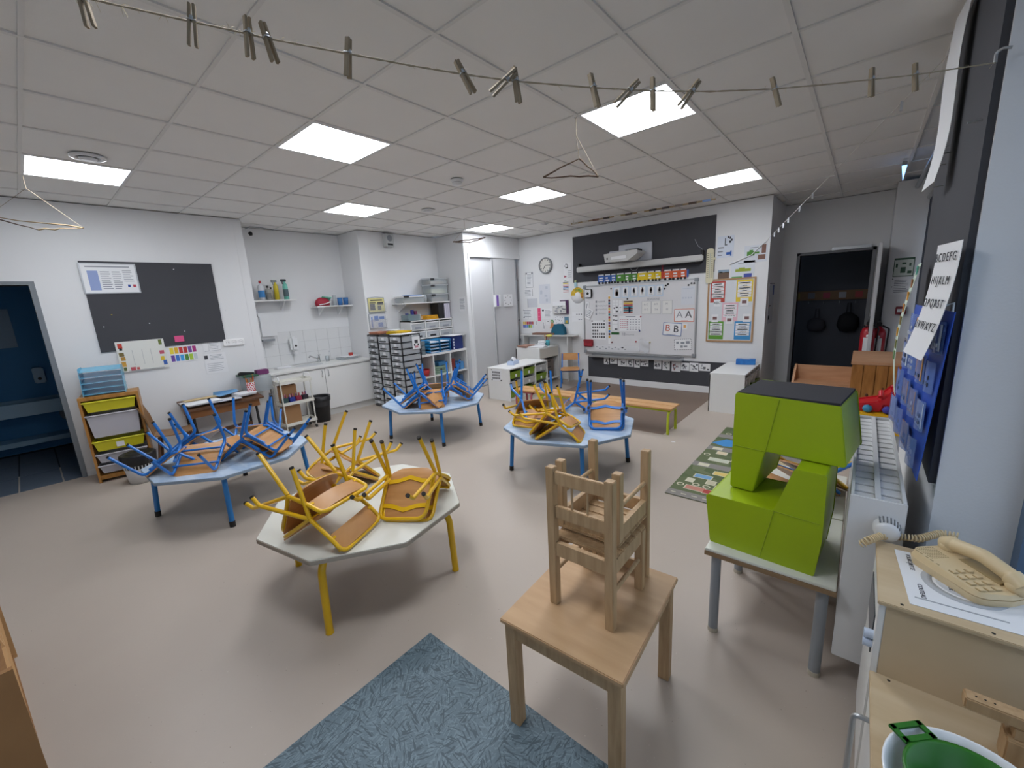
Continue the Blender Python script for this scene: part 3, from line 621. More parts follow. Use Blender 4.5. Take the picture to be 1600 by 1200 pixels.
MB().box(-.115, -.03, .066, .070, .0012, .0017).build('fork_outline', flat('#a2a5a9'), pm); MB().box(-.12, .06, -.123, -.118, .0012, .0017).build('knife_outline', flat('#a2a5a9'), pm)
ph = thing('telephone', 'beige push-button telephone with coiled cord on the toy kitchen', 'telephone', (.312, 1.675, .694), math.radians(-50)); ph.scale = (.92, .92, .92)
BEI = mat('beige_abs_plastic', '#d9c39a', .35); BEID = mat('beige_abs_dark', '#a8946c', .5)
def body(u, v):
    return None
BP = [(p.x, p.y) for p in fil([(-.125, -.088, 0), (.11, -.088, 0), (.125, .0, 0), (.11, .085, 0), (-.125, .085, 0)], .04, 6, True)]
def slab(z0, z1, inset0, inset1, tilt):
    m = MB(); n = len(BP); c = 0
    V = [(x*(1-inset0), y*(1-inset0), z0) for x, y in BP]+[(x*(1-inset1), y*(1-inset1), z1+tilt*x) for x, y in BP]
    m.add(V, [tuple(range(n))[::-1], tuple(range(n, 2*n))]); m.add(V, [(i, (i+1) % n, (i+1) % n+n, i+n) for i in range(n)], True); return m
slab(0, .026, .05, 0, -.02).build('base', BEI, ph); slab(.0262, .045, .012, .07, -.05).build('body', BEI, ph)
zt = lambda x: .0455-.05*x
for r in range(4):
    for c in range(3):
        x, y = .012+.026*r, -.062+.024*c
        MB().box(x-.008, x+.008, y-.008, y+.008, zt(x), zt(x)+.004).build('key', BEI, ph, .001)
        MB().box(x-.009, x-.007, y-.008, y+.008, zt(x), zt(x)+.001).box(x-.008, x+.008, y-.0095, y-.008, zt(x), zt(x)+.001).build('key_gap', BEID, ph)
g = MB()
for a in range(8):
    for b in range(8): x, y = -.108+.0075*a, -.064+.0075*b; g.box(x-.0018, x+.0018, y-.0018, y+.0018, zt(x)-.001, zt(x)+.0006)
g.build('speaker_grille', BEID, ph)
MB().box(-.085, .075, .012, .066, .04, .0475).build('handset_cradle', BEID, ph)
hs = MB(); HP = fil([(-.112, .038, .058), (-.09, .038, .072), (0, .038, .088), (.08, .038, .072), (.112, .038, .055)], .05, 5)
hs.tube(HP, [.027 if i < 5 or i > len(HP)-6 else .0225 for i in range(len(HP))], 14).lathe([(0, -.012), (.02, -.012), (.028, .0), (.028, .014), (.018, .022), (0, .024)], (-.1, .038, .052), 18).lathe([(0, -.016), (.02, -.016), (.029, 0), (.029, .014), (.018, .022), (0, .024)], (.1, .038, .048), 18)
hs.build('handset', BEI, ph)
for x in (-.10, -.085, -.066, -.05, -.03): MB().box(x, x+.009, -.0775, -.0735, zt(x)-.001, zt(x)+.0005).build('marking', BEID, ph)
# coiled cord, hangs over the far corner of the box
path = fil([onZ(1497, 838, .715), onZ(1470, 833, .712), onZ(1435, 842, .708), onZ(1400, 838, .704), onZ(1375, 838, .712), onZ(1355, 845, .712), onZ(1342, 852, .69)], .03, 4)
pts = []; acc = 0
samp = []
for i in range(len(path)-1):
    for s in range(8): samp.append(path[i].lerp(path[i+1], s/8))
dist = 0; out = []
for i in range(len(samp)-1):
    a, b = samp[i], samp[i+1]; n = max(1, int((b-a).length/.0012)); t_ = (b-a).normalized(); u = t_.orthogonal().normalized(); w_ = t_.cross(Vector((0, 0, 1))).normalized(); u = w_.cross(t_)
    for s in range(n):
        p = a.lerp(b, s/n); dist += (b-a).length/n; an = dist/.0095*2*math.pi; out.append(p+(w_*math.cos(an)+u*math.sin(an))*.0105)
PHI = (Matrix.Translation(ph.location) @ Matrix.Rotation(math.radians(-50), 4, 'Z') @ Matrix.Scale(.92, 4)).inverted(); MB().tube([PHI @ p for p in out], .003, 6).build('coiled_cord', BEI, ph)
bw = thing('mixing_bowl', 'large white bowl on the toy kitchen worktop holding a green colander', 'bowl', (.275, 1.075, .451))
MB().lathe([(0, 0), (.07, 0), (.11, .02), (.137, .06), (.146, .075), (.150, .076), (.150, .071), (.142, .064), (.115, .022), (.07, .006), (0, .006)], n=40, sx=1.0, sy=1.12).build('shell', mat('white_porcelain', '#eef0f2', .15, coat=.5), bw)
gb = thing('green_colander', 'deep green plastic colander with handle standing in the white bowl', 'colander', (.275, 1.09, .459))
GRN = mat('green_plastic', '#2c6f20', .35)
MB().lathe([(0, 0), (.06, 0), (.085, .02), (.106, .072), (.116, .074), (.116, .069), (.110, .066), (.09, .02), (.064, .005), (0, .005)], n=36).build('shell', GRN, gb)
MB().lathe([(.098, .045), (.102, .045), (.102, .048), (.098, .048), (.098, .045)], n=36).build('inner_rim', mat('green_plastic_pale', '#4f8a42', .35), gb)
a0 = 2.35; HN = MB()
ca, sa = math.cos(a0), math.sin(a0)
for w0, r0, r1, off in ((.07, .112, .122, 0), (.07, .142, .152, 0)): HN.bar((r0*ca-sa*w0/2, r0*sa+ca*w0/2, .071), (r0*ca+sa*w0/2, r0*sa-ca*w0/2, .071), .012, .006)
HN = MB()
for r in (.118, .148): HN.bar((r*ca-sa*.038, r*sa+ca*.038, .072), (r*ca+sa*.038, r*sa-ca*.038, .072), .012, .006)
for s in (-1, 1): HN.bar((.112*ca+s*sa*.034, .112*sa-s*ca*.034, .072), (.153*ca+s*sa*.034, .153*sa-s*ca*.034, .072), .012, .006)
HN.build('handle', GRN, gb)
tp = thing('toy_tap', 'wooden block toy tap on the kitchen worktop beside the bowl', 'toy tap', (onZ(1588, 1192, .45).x, onZ(1588, 1192, .45).y, .45))
MB().box(-.028, .028, -.028, .028, 0, .075).build('post', OAK, tp, .003); MB().box(-.018, .018, -.018, .018, .075, .105).build('neck', OAK, tp, .002)
MB().box(-.10, .022, -.018, .018, .105, .135).build('spout', OAK, tp, .003)
for i in range(3): MB().cyl((-.08+.015*i, 0, .1345), (-.08+.015*i, 0, .1358), .0022, 8).build('peg_hole', BLACKR, tp)
# --- low open bookcase at the camera's left, its open front to the room
BINW = mat('bookcase_wood', '#a37648', .5, col2='#8f6439', vscale=4, stretch=(7, 1, 1)); BINE = mat('bookcase_pale_edge', '#c49a68', .5)
b = thing('low_bookcase', 'low open wooden bookcase with white stickers and tilted dividers', 'bookcase', (onZ(20, 1045, .75).x, onZ(20, 1045, .75).y, 0), math.radians(5.3)); L_ = 1.5
MB().box(-L_, -.016, -.30, -.012, .0, .018).build('base_board', BINW, b); MB().box(-.016, 0, -.30, 0, 0, .75).build('end_board', BINW, b); MB().box(-L_, -L_+.016, -.30, 0, 0, .75).build('end_board', BINE, b)
MB().box(-L_, -.016, -.30, -.285, 0, .75).build('back_board', BINW, b); MB().add([(-L_, -.02, .745), (-.016, -.02, .745), (-.016, -.17, .56), (-L_, -.17, .56), (-L_, -.008, .75), (-.016, -.008, .75), (-.016, -.158, .555), (-L_, -.158, .555)], [(0, 1, 2, 3), (4, 5, 6, 7), (0, 4, 5, 1), (1, 5, 6, 2), (2, 6, 7, 3), (3, 7, 4, 0)]).build('display_panel', BINW, b)
MB().box(-L_, -.016, -.285, -.01, .50, .515).build('shelf_board', BINE, b); MB().box(-L_, -.016, -.285, -.01, .25, .265).build('shelf_board', BINE, b)
for x in (-.30, -.62, -.95, -1.25): MB().add([(x, -.285, .515), (x+.014, -.285, .515), (x+.014, -.01, .515), (x, -.01, .515), (x-.05, -.285, .62), (x-.036, -.285, .62), (x-.036, -.03, .62), (x-.05, -.03, .62)], [(3, 2, 1, 0), (4, 5, 6, 7), (0, 1, 5, 4), (1, 2, 6, 5), (2, 3, 7, 6), (3, 0, 4, 7)]).build('divider', BINE, b)
for x, v in ((-.20, .72), (-.42, .25), (-.53, .2), (-.75, .3)):
    c = Vector((x, -.008-.15*v, .75-.195*v)); d = Vector((0, -.15, -.195)).normalized(); n_ = Vector((0, .195, -.15)).normalized()*-1; n_ = Vector((0, .79, -.61)) if False else Vector((0, .792, -.610))*-1 if False else Vector((0, -.61, .792))*0+Vector((0, .79, -.61))*-1
    n_ = Vector((1, 0, 0)).cross(d); n_ = n_ if n_.y > 0 else -n_; u_ = Vector((1, 0, 0))
    def quad(mb, du, dv, o): P_ = [c+u_*s*du+d*r*dv+n_*o for s, r in ((-1, -1), (1, -1), (1, 1), (-1, 1))]; Q_ = [p+n_*.0012 for p in P_]; return mb.add(P_+Q_, [(0, 1, 2, 3), (4, 5, 6, 7), (0, 1, 5, 4), (1, 2, 6, 5), (2, 3, 7, 6), (3, 0, 4, 7)])
    s = quad(MB(), .035, .03, .0005).build('sticker', PAPER, b); quad(MB(), .02, .012, .002).build('print', INK, s)
pile_ = MB().box(-.12, .12, -.09, .09, 0, .02); one('picture_book', 'turquoise picture book lying in the low bookcase', 'book', pile_, flat('#4fa0b8'), loc=(-1.75, -.30, .516), rz=.1, bevel=.002)
# ================================================================== flat things on walls
def lines(n, x0=.1, x1=.9, y0=.15, y1=.9, h=.35, rag=.3):
    out = []; d = (y1-y0)/n
    for k in range(n): out.append((x0, y0+d*k, x1-(x1-x0)*rag*random.random(), y0+d*k+d*h))
    return out
class Pl:
    """a wall plane: u runs to the right as seen from the room, v up"""
    def __init__(s, kind, v): s.k, s.v = kind, v
    def uv(s, x, y):
        if s.k == 'y': p = onY(x, y, s.v); return p.x, p.z
        p = onX(x, y, s.v); return p.y, p.z
    def loc(s, u, v): return (u, s.v, v) if s.k == 'y' else (s.v, u, v)
    def rz(s): return 0 if s.k == 'y' else math.pi/2
BK, LW, CUP, NI, PR = Pl('y', YB), Pl('x', XL), Pl('x', -5.335), Pl('x', -6.65), Pl('x', -6.05)
def sheet(name, label, cat, pl, px, m, prints=(), off=.001, th=.003, group=None, tilt=0., words=(), frame=None, size=None):
    """px: (x0,y0,x1,y1) pixel corners top-left, bottom-right -> upright rectangle on the wall; prints: list of (material, [(u0,v0,u1,v1)...]) in 0..1 from top-left"""
    a, b = pl.uv(px[0], px[1]), pl.uv(px[2], px[3])
    w, h = abs(b[0]-a[0]), abs(a[1]-b[1]); cu, cv = (a[0]+b[0])/2, (a[1]+b[1])/2
    if size: w, h = size
    t = thing(name, label, cat, pl.loc(cu, cv), pl.rz(), group)
    t.rotation_euler = (0, tilt, pl.rz())
    MB().box(-w/2, w/2, -off-th, -off, -h/2, h/2).build('sheet', m, t)
    y = -off-th
    for mm, rs in prints:
        q = MB()
        for u0, v0, u1, v1 in rs: q.box(-w/2+u0*w, -w/2+u1*w, y-.0012, y, h/2-v1*h, h/2-v0*h)
        q.build('print', mm, t); 
    for s, u, v, size_, mm in words: text('lettering', s, size_*h, mm, t, (-w/2+u*w, y-.0012, h/2-v*h), (math.pi/2, 0, 0))
    if frame:
        f = MB(); e = .012
        for a_ in ((-w/2-e, w/2+e, h/2, h/2+e), (-w/2-e, w/2+e, -h/2-e, -h/2), (-w/2-e, -w/2, -h/2, h/2), (w/2, w/2+e, -h/2, h/2)): f.box(a_[0], a_[1], y-.006, -off, a_[2], a_[3])
        f.build('frame', frame, t)
    return t
def cr(x0, y0, s):
    def f(a, b, c, d): return (x0+a/s, y0+b/s, x0+c/s, y0+d/s)
    return f
# ------------------------------------------------------------------ left wall
q = cr(100, 400, 5.333)
bd = sheet('pinboard', 'charcoal pinboard on the wall beside the washroom door', 'pinboard', LW, (121, 407.5, 352.5, 532.5), DARKB, th=.012)
sheet('framed_notice', 'framed printed notice with blue panel on the charcoal pinboard', 'notice', LW, q(122, 68, 628, 300), PAPER, off=.014, frame=SILVER,
      prints=[(flat('#8fa0cc'), [(.10, .22, .29, .92)]), (INKG, lines(9, .33, .52, .25, .92)+lines(9, .55, .72, .25, .92)+lines(7, .75, .95, .2, .65)+[(.08, .06, .9, .10)]), (flat('#2c4d9a'), [(.80, .72, .85, .82)]), (flat('#b8404e'), [(.90, .72, .96, .82)])])
for x, y in ((910, 112), (1293, 190), (1312, 398), (1346, 452), (1003, 626), (330, 590), (395, 490), (710, 560)):
    u, v = LW.uv(100+x/5.333, 400+y/5.333)
    one('push_pin', 'small push pin in the charcoal pinboard beside the washroom door', 'pin', MB().cyl((.013, 0, 0), (.024, 0, 0), .005, 8), flat('#c8b13c') if x == 395 else PAPER, 'push pins in the washroom pinboard', loc=(XL, u, v))
fig = []
sheet('activity_chart', 'white wall chart with a border of small coloured figures', 'poster', LW, (178, 535, 264, 573), mat('paper_cream', '#dfe0da', .8), off=.016,
      prints=[(INKG, [(.3, .3, .305, .8), (.5, .3, .505, .8), (.68, .3, .685, .8), (.15, .97, .9, .985)])]+[(flat(c), [r]) for c, r in (('#c8402f', (.04, .06, .13, .22)), ('#2a2a2c', (.06, .2, .12, .28)), ('#7a6a3a', (.03, .36, .13, .48)), ('#b48a3c', (.05, .5, .14, .62)), ('#d0a043', (.03, .66, .13, .82)), ('#5f6b3c', (.06, .84, .12, .96)), ('#6c7a3a', (.88, .02, .95, .2)), ('#c35a6e', (.86, .4, .96, .52)), ('#e0c136', (.86, .6, .94, .74)), ('#3f66b0', (.90, .74, .98, .9)), ('#c0545c', (.2, .86, .3, .97)), ('#c65a52', (.32, .88, .38, .96)))])
sheet('colour_chart', 'white sheet with two rows of coloured squares', 'poster', LW, (261, 539, 311, 562), PAPER, off=.002,
      prints=[(flat(c), [(.04+.16*(k % 6), .18+.42*(k//6), .17+.16*(k % 6), .52+.42*(k//6))]) for k, c in enumerate(('#e8d23a', '#dfb02e', '#c63a3a', '#b8352f', '#7d4f9c', '#a8337e', '#6a47a0', '#3f7ad0', '#3fa0e0', '#4f8a3c', '#a7c83f', '#c6ced2'))])
sheet('pink_note', 'bright pink note pinned at the pinboard lower edge', 'note', LW, q(912, 668, 1000, 710), flat('#e0568c'), off=.02)
sheet('printed_table', 'white sheet with a printed table under the pinboard', 'paper', LW, q(1145, 705, 1315, 790), PAPER, prints=[(INKG, [(.05, .05, .3, .07), (.05, .9, .95, .92), (.3, .1, .31, .9)]+lines(6, .35, .95, .15, .85, .2))])
sheet('printed_letter', 'white letter with a small dark stamp beside the socket strip', 'paper', LW, q(1158, 820, 1372, 960), PAPER, prints=[(INK, [(.02, .08, .18, .26)]), (INKG, lines(4, .28, .9, .08, .35, .25)+lines(5, .1, .9, .5, .95, .2))])
t = thing('socket_strip', 'white triple wall socket strip beside the niche corner', 'socket', LW.loc(*LW.uv(365, 534.5)), math.pi/2)
MB().box(-.115, .115, -.022, 0, -.042, .042).build('plate', mat('socket_white', '#f4f4f4', .4), t, .004)
for x in (-.075, 0, .075): s = MB().lathe([(.028, -.0225), (.022, -.0225), (.022, -.014)], (x, 0, 0), 18, 'y').build('socket', WMETAL, t); MB().box(x-.012, x-.006, -.024, -.0215, -.003, .003).box(x+.006, x+.012, -.024, -.0215, -.003, .003).build('hole', BLACKP, s)
# wooden tray unit with yellow and frosted trays
t = thing('tray_unit', 'narrow pine tray unit with yellow and frosted white trays by the washroom door', 'tray unit', (-5.70, .225, 0), math.radians(-10))
W, D, Hh = .44, .30, .875     # local x: back to front (+), y: width
MB().box(-D, 0, 0, .02, 0, Hh-.02).build('side_board', PINE, t, .002); MB().box(-D, 0, W-.02, W, 0, Hh-.02).build('side_board', PINE, t, .002)
MB().box(-D, 0, 0, W, Hh-.035, Hh).build('top_board', PINE, t, .003); MB().box(-D, -.01, .02, W-.02, .03, .07).box(-D, -D+.006, .02, W-.02, .03, Hh-.04).build('back_and_base', PINE, t)
YT, FT = mat('yellow_tray_plastic', '#d8cf2a', .35), mat('frosted_tray_plastic', '#c9c7cf', .3, alpha=.85)
for k, (z0, z1, m) in enumerate(((.72, .82, YT), (.46, .685, FT), (.32, .42, YT), (.20, .285, FT), (.09, .17, FT))):
    tr = MB()
    tr.add([(-.27, .05, z0), (-.01, .05, z0), (-.01, W-.05, z0), (-.27, W-.05, z0), (-.285, .03, z1), (.008, .03, z1), (.008, W-.03, z1), (-.285, W-.03, z1)], [(0, 1, 2, 3), (0, 4, 5, 1), (1, 5, 6, 2), (2, 6, 7, 3), (3, 7, 4, 0)])
    tr = tr.build('tray', m, t); MB().tube([(.012, .024, z1), (.012, W-.024, z1)], .008, 8).tube([(-.28, .024, z1), (.012, .024, z1)], .006, 6).build('tray_rim', m, tr)
    if k == 2: MB().box(-.001, .003, .19, .25, z0+.02, z0+.075).build('label_card', PAPER, tr)
    if k == 1:
        for i, (yy, c) in enumerate(((.12, '#d8c98a'), (.2, '#cfae9c'), (.29, '#b9c2cf'), (.35, '#dfe0da'))): MB().cbox((-.06, yy, z0+.07), (.06, .055, .12)).build('contents', flat(c), tr)
# stack of translucent blue letter trays
t = thing('letter_tray_stack', 'stack of translucent blue letter trays on the pine tray unit', 'letter trays', (-5.735, .27, .876), math.radians(-10))
BLT = mat('translucent_blue_plastic', '#6cc6ea', .2, alpha=.8)
for k in range(5):
    z = .055*k; o = -.012*k
    MB().grid(lambda u, v: (o-.24*u+.01*math.sin(v*9), .01+.30*v, z+.012+.035*max(0, u-.2)), 5, 10, .003, (0, 0, 1)).box(o-.24, o-.0, .005, .009, z, z+.052).box(o-.24, o, .311, .315, z, z+.052).build('letter_tray', BLT, t)
# bin with black liner
t = thing('waste_bin', 'round slatted white waste bin with black liner beside the tray unit', 'bin', (-5.40, .52, 0))
MB().lathe([(0, .004), (.10, .004), (.105, 0), (.118, .12), (.122, .15), (.118, .15), (.1, .01)], n=30).build('shell', mat('bin_white', '#d5d5d6', .5), t)
for k in range(30): a = 2*math.pi*k/30; MB().bar((.122*math.cos(a), .122*math.sin(a), .15), (.132*math.cos(a), .132*math.sin(a), .21), .009, .003, (math.cos(a), math.sin(a), 0)).build('slat', mat('bin_white', '#d5d5d6', .5), t)
MB().lathe([(.112, .15), (.126, .22), (.140, .29), (.143, .285), (.135, .195), (.131, .19), (.139, .29), (.133, .295), (.10, .28), (.05, .25), (0, .24)], n=26).build('liner', mat('black_bag_film', '#17171a', .4, bump=.6, bscale=22), t)
# brown moulded wood chair behind the table
t = thing('brown_chair', 'brown moulded wooden chair standing against the wall behind the blue table', 'chair', (-5.66, .88, 0), math.radians(-14))
BRC = mat('brown_bent_ply', '#8c6842', .45, col2='#7a5836', vscale=5, stretch=(1, 6, 1))
MB().grid(lambda u, v: ((2*u-1)*.16, -.16+.33*v, .36+.02*(2*v-1)**2), 6, 8, .01, (0, 0, 1)).build('seat', BRC, t)
MB().grid(lambda u, v: ((2*u-1)*.15, -.16-.05*v-.06*max(0, v-.6)-.03*(1-(2*u-1)**2)*min(1, v*2), .37+.33*v), 8, 10, .01, (0, 1, 0)).build('backrest', BRC, t)
for sx in (-1, 1):
    for sy in (-1, 1): MB().cyl((sx*.12, sy*.12, .36), (sx*.16, sy*.17, 0), .013, 10).build('leg', BROWNW, t)
# old school desk with papers
t = thing('old_school_desk', 'old dark wooden sloping school desk against the wall', 'desk', (-6.08, 1.02, 0))
def dk(u, v): return (.02+.43*u, .78*v, .60-.05*u)
MB().grid(dk, 2, 2, .022, (0, 0, 1)).build('desk_top', BROWNW, t)
MB().box(.04, .40, .04, .74, .46, .55).build('book_box', mat('desk_orange_wood', '#8a5a30', .5), t)
for y in (.06, .70): MB().tube([(.08, y, .56), (.1, y, .02)], .014, 8).tube([(.38, y, .54), (.40, y, .02)], .014, 8).tube([(.05, y, .015), (.44, y, .015)], .014, 8).build('leg_frame', BLACKP, t)
MB().box(.10, .14, .08, .70, .18, .22).build('foot_rail', BROWNW, t)
def pile(name, label, cat, x, y, z, w, d, n, m, rz=0., th=.002, group=None, bev=0):
    b = MB()
    for k in range(n):
        dx, dy = random.uniform(-.006, .006)*min(k, 2), random.uniform(-.006, .006)*min(k, 2); b.box(-w/2+dx, w/2+dx, -d/2+dy, d/2+dy, th*k, th*(k+.8))
    return one(name, label, cat, b, m, group, bev, (x, y, z), rz)
pile('paper_stack', 'pile of white papers on the old sloping desk', 'paper', -5.80, 1.2, .604, .30, .34, 6, PAPER, .1, .003)
pile('paper_sheet', 'pale blue-grey sheet at the front edge of the old desk', 'paper', -5.72, 1.42, .602, .21, .30, 1, PAPERG, -.05)
pile('folded_card', 'tan folder lying across papers on the old desk', 'folder', -5.92, 1.22, .625, .10, .32, 3, flat('#c9b183'), .05, .004)
pile('paper_tray', 'shallow white tray at the end of the old desk', 'tray', -5.80, 1.64, .606, .20, .20, 5, PAPER, .15, .006)
sc = thing('scissor_folder', 'blue plastic folder standing open on the old desk', 'folder', (-5.93, 1.48, .63), .2)
MB().add([(-.08, -.1, 0), (.08, -.1, 0), (.08, .12, .02), (-.08, .12, .02), (-.06, -.1, .045), (.06, .1, .05)], [(0, 1, 2, 3), (0, 4, 5, 2)]).build('cover', mat('folder_blue_film', '#7fb0d8', .3), sc)
# clear storage box with green lid, tin of pens
t = thing('storage_box', 'clear plastic storage box with dark green lid beside the trolley', 'storage box', (-6.0, 1.83, .60))
MB().box(-.08, .16, -.13, .17, 0, .20).build('box_body', CLEARP, t, .008); MB().box(-.1, .18, -.16, .02, .205, .225).build('lid', mat('dark_green_plastic', '#2c5a44', .4), t, .004); MB().box(-.06, .12, -.1, .14, .005, .06).build('contents', flat('#7f868e'), t); MB().box(-.05, .1, -.08, .1, .12, .16).build('contents', flat('#8d8f98'), t)
one('stapler', 'black stapler lying on the green box lid', 'stapler', MB().prism([(-.09, 0), (.09, 0), (.09, .02), (-.06, .045), (-.09, .03)], 'x', -.018, .018), BLACKP, loc=(-5.95, 1.75, .826), bevel=.003)
one('purple_box', 'small purple box on the clear storage box', 'box', MB().box(-.05, .05, -.07, .07, 0, .06), flat('#6d2f62'), loc=(-5.95, 1.93, .806), bevel=.004)
t = thing('dotted_tin', 'white tin with red dots holding crayons on the old desk', 'tin', (-5.83, 1.74, .603))
MB().lathe([(0, 0), (.045, 0), (.045, .14), (.042, .14), (.042, .005)], n=24).build('tin', PAPER, t)
dm = MB().box(-.008, .008, 0, .002, -.008, .008).mesh('dot', flat('#c02c34'))
for r in range(6):
    for c in range(10):
        a = 2*math.pi*c/10+.3*(r % 2); o = bpy.data.objects.new('dot', dm); COL.objects.link(o); o.parent = t; o.location = (.0448*math.cos(a), .0448*math.sin(a), .015+.022*r); o.rotation_euler = (0, 0, a-math.pi/2)
for k in range(7): a = k*.9; MB().cyl((.02*math.cos(a), .02*math.sin(a), .02), (.045*math.cos(a), .045*math.sin(a), .19+.02*(k % 3)), .007, 8).build('crayon', flat(('#c9762c', '#b8432c', '#d8a03c', '#a85a2a', '#3d4a8a', '#d07a3a', '#8a5a30')[k]), t)
# white rolling trolley
t = thing('trolley', 'narrow white three-tier trolley in front of the sink cabinet', 'trolley', (-5.86, 2.02, 0), math.radians(0))
TX, TY = .20, .38
for x in (0, TX):
    for y in (0, TY): MB().cyl((x, y, .05), (x, y, .72), .009, 8).build('post', mat('trolley_cream', '#d9d8cf', .4), t); 
for z in (.10, .38, .66):
    MB().box(-.015, TX+.015, -.015, TY+.015, z, z+.01).box(-.018, -.012, -.018, TY+.018, z, z+.04).box(TX+.012, TX+.018, -.018, TY+.018, z, z+.04).box(-.018, TX+.018, -.018, -.012, z, z+.04).box(-.018, TX+.018, TY+.012, TY+.018, z, z+.04).build('tier', mat('trolley_cream', '#d9d8cf', .4), t)
for y in (-.005, TY+.005): MB().tube(fil([(.02, y, .70), (.02, y, .76), (TX-.02, y, .76), (TX-.02, y, .70)], .04), .009, 8).build('handle', WMETAL, t)
for x in (0, TX):
    for y in (0, TY): MB().cyl((x, y-.01, .022), (x, y+.01, .022), .022, 14).build('caster', BLACKP, t)
one('cardboard_box', 'brown cardboard box on the middle shelf of the white trolley', 'box', MB().box(0, .1, 0, .2, 0, .24), mat('cardboard', '#a87f58', .8), loc=(-5.84, 2.04, .391))
one('cardboard_box', 'brown cardboard box on the bottom shelf of the white trolley', 'box', MB().box(0, .11, 0, .21, 0, .24), mat('cardboard', '#a87f58', .8), loc=(-5.84, 2.04, .111))
for k, (c, n) in enumerate((('#2f4a4a', 'dark green'), ('#23358c', 'dark blue'), ('#8c2440', 'crimson'), ('#2a2430', 'black'))):
    p = thing('pencil_pot', n+' square pencil pot on the middle shelf of the white trolley', 'pencil pot', (-5.70, 2.06+.085*k, .391))
    MB().box(-.035, .035, -.035, .035, 0, .085).build('pot', flat(c), p, .004)
    for i in range(6): MB().cyl((-.02+.016*(i % 3), -.015+.03*(i//3), .05), (-.024+.018*(i % 3), -.018+.034*(i//3), .12+.01*(i % 2)), .0045, 6).build('pencil', flat(('#d07a8a', '#c9603c', '#5a6ab0', '#d8a0a8', '#7a4a3a', '#b0506a')[(i+k) % 6]), p)
t = thing('waste_bin', 'black plastic bin beside the white trolley', 'bin', (-5.90, 2.60, 0))
MB().lathe([(0, .005), (.10, .005), (.105, 0), (.135, .36), (.142, .365), (.138, .35), (.10, .02)], n=26).build('shell', mat('bin_black', '#2e2f33', .5), t); MB().lathe([(.140, .30), (.146, .37), (.14, .372), (.12, .36)], n=26).build('liner', mat('black_bag_film', '#17171a', .4), t)
# ------------------------------------------------------------------ sink niche
NX = -6.65
k = thing('sink_cabinet', 'white two-door sink cabinet filling the niche', 'sink cabinet', (0, 0, 0))
MB().box(NX+.006, -6.09, 2.06, 3.59, .10, .735).build('carcass', WHITE, k)
MB().box(NX+.006, -6.10, 2.06, 3.59, 0.0, .10).build('plinth', mat('plinth_grey_white', '#cfcfcc', .5), k)
for y0, y1, hy in ((2.075, 2.803, 2.76), (2.809, 3.575, 2.855)):
    d = MB().box(-6.088, -6.068, y0, y1, .105, .73).build('cabinet_door', WHITE, k, .002)
    MB().tube(fil([(-6.068, hy, .70), (-6.045, hy, .70), (-6.045, hy, .61), (-6.068, hy, .61)], .02), .0055, 8).build('handle', SILVER, d)
w = thing('sink_worktop', 'white worktop with a shallow steel-edged basin in the niche', 'worktop', (0, 0, 0))
MB().box(NX+.006, -6.05, 2.05, 3.598, .738, .775).build('slab', mat('worktop_white', '#dfdfdc', .3), w, .006)
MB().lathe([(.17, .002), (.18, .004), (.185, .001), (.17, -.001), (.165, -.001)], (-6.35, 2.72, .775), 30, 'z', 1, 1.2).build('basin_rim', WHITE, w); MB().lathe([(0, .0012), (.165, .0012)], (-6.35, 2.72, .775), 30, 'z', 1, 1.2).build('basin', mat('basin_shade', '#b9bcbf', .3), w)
t = thing('tap', 'chrome mixer tap on the niche worktop', 'tap', (-6.52, 2.95, .776))
MB().cyl((0, 0, 0), (0, 0, .10), .022, 16).cyl((0, 0, .10), (0, 0, .115), .022, 16, .016).build('tap_body', CHROME, t); MB().tube(fil([(0, 0, .05), (.12, -.18, .13), (.13, -.2, .11)], .02), .011, 10).build('spout', CHROME, t); MB().box(-.012, .05, -.01, .01, .115, .125).build('lever', CHROME, t)
for y in (2.40,): one('towel_pad', 'folded white cloth on the niche worktop', 'cloth', MB().box(-.06, .06, -.1, .1, 0, .025), PAPER, loc=(-6.45, 2.38, .776), bevel=.006)
t = thing('toothbrush_glass', 'clear glass holding a brush beside the tap', 'glass', (-6.5, 3.08, .776)); MB().lathe([(0, 0), (.028, 0), (.034, .085), (.032, .085), (.026, .004)], n=18).build('glass', CLEARP, t); MB().cyl((0, 0, .01), (.03, .03, .15), .004, 8).build('brush_handle', WMETAL, t); MB().cbox((.032, .032, .155), (.012, .012, .02)).build('bristles', PAPERG, t)
t = thing('dish_tray', 'clear shallow dish tray with lid at the worktop end', 'tray', (-6.42, 3.38, .776)); MB().box(-.1, .1, -.16, .14, 0, .035).build('tray_body', CLEARP, t, .01); MB().box(-.11, .11, -.1, .16, .04, .046).build('tray_lid', PAPER, t); MB().cbox((0, .06, .07), (.05, .05, .05)).build('red_pot', flat('#b8403a'), t)
# splash tiles around the basin
tb = struct('trim_splashback', MB().box(NX, NX+.003, 2.05, 3.595, .776, 1.29), mat('tile_grout', '#b9bbbb', .7))
tm = MB().box(0, .006, .001, .190, .001, .169).mesh('wall_tile', mat('white_wall_tile', '#e0e1e1', .25), .002)
for a in range(8):
    for b in range(3):
        o = bpy.data.objects.new('wall_tile', tm); COL.objects.link(o); o.parent = tb; o.location = (NX+.001, 2.055+.192*a, .777+.171*b)
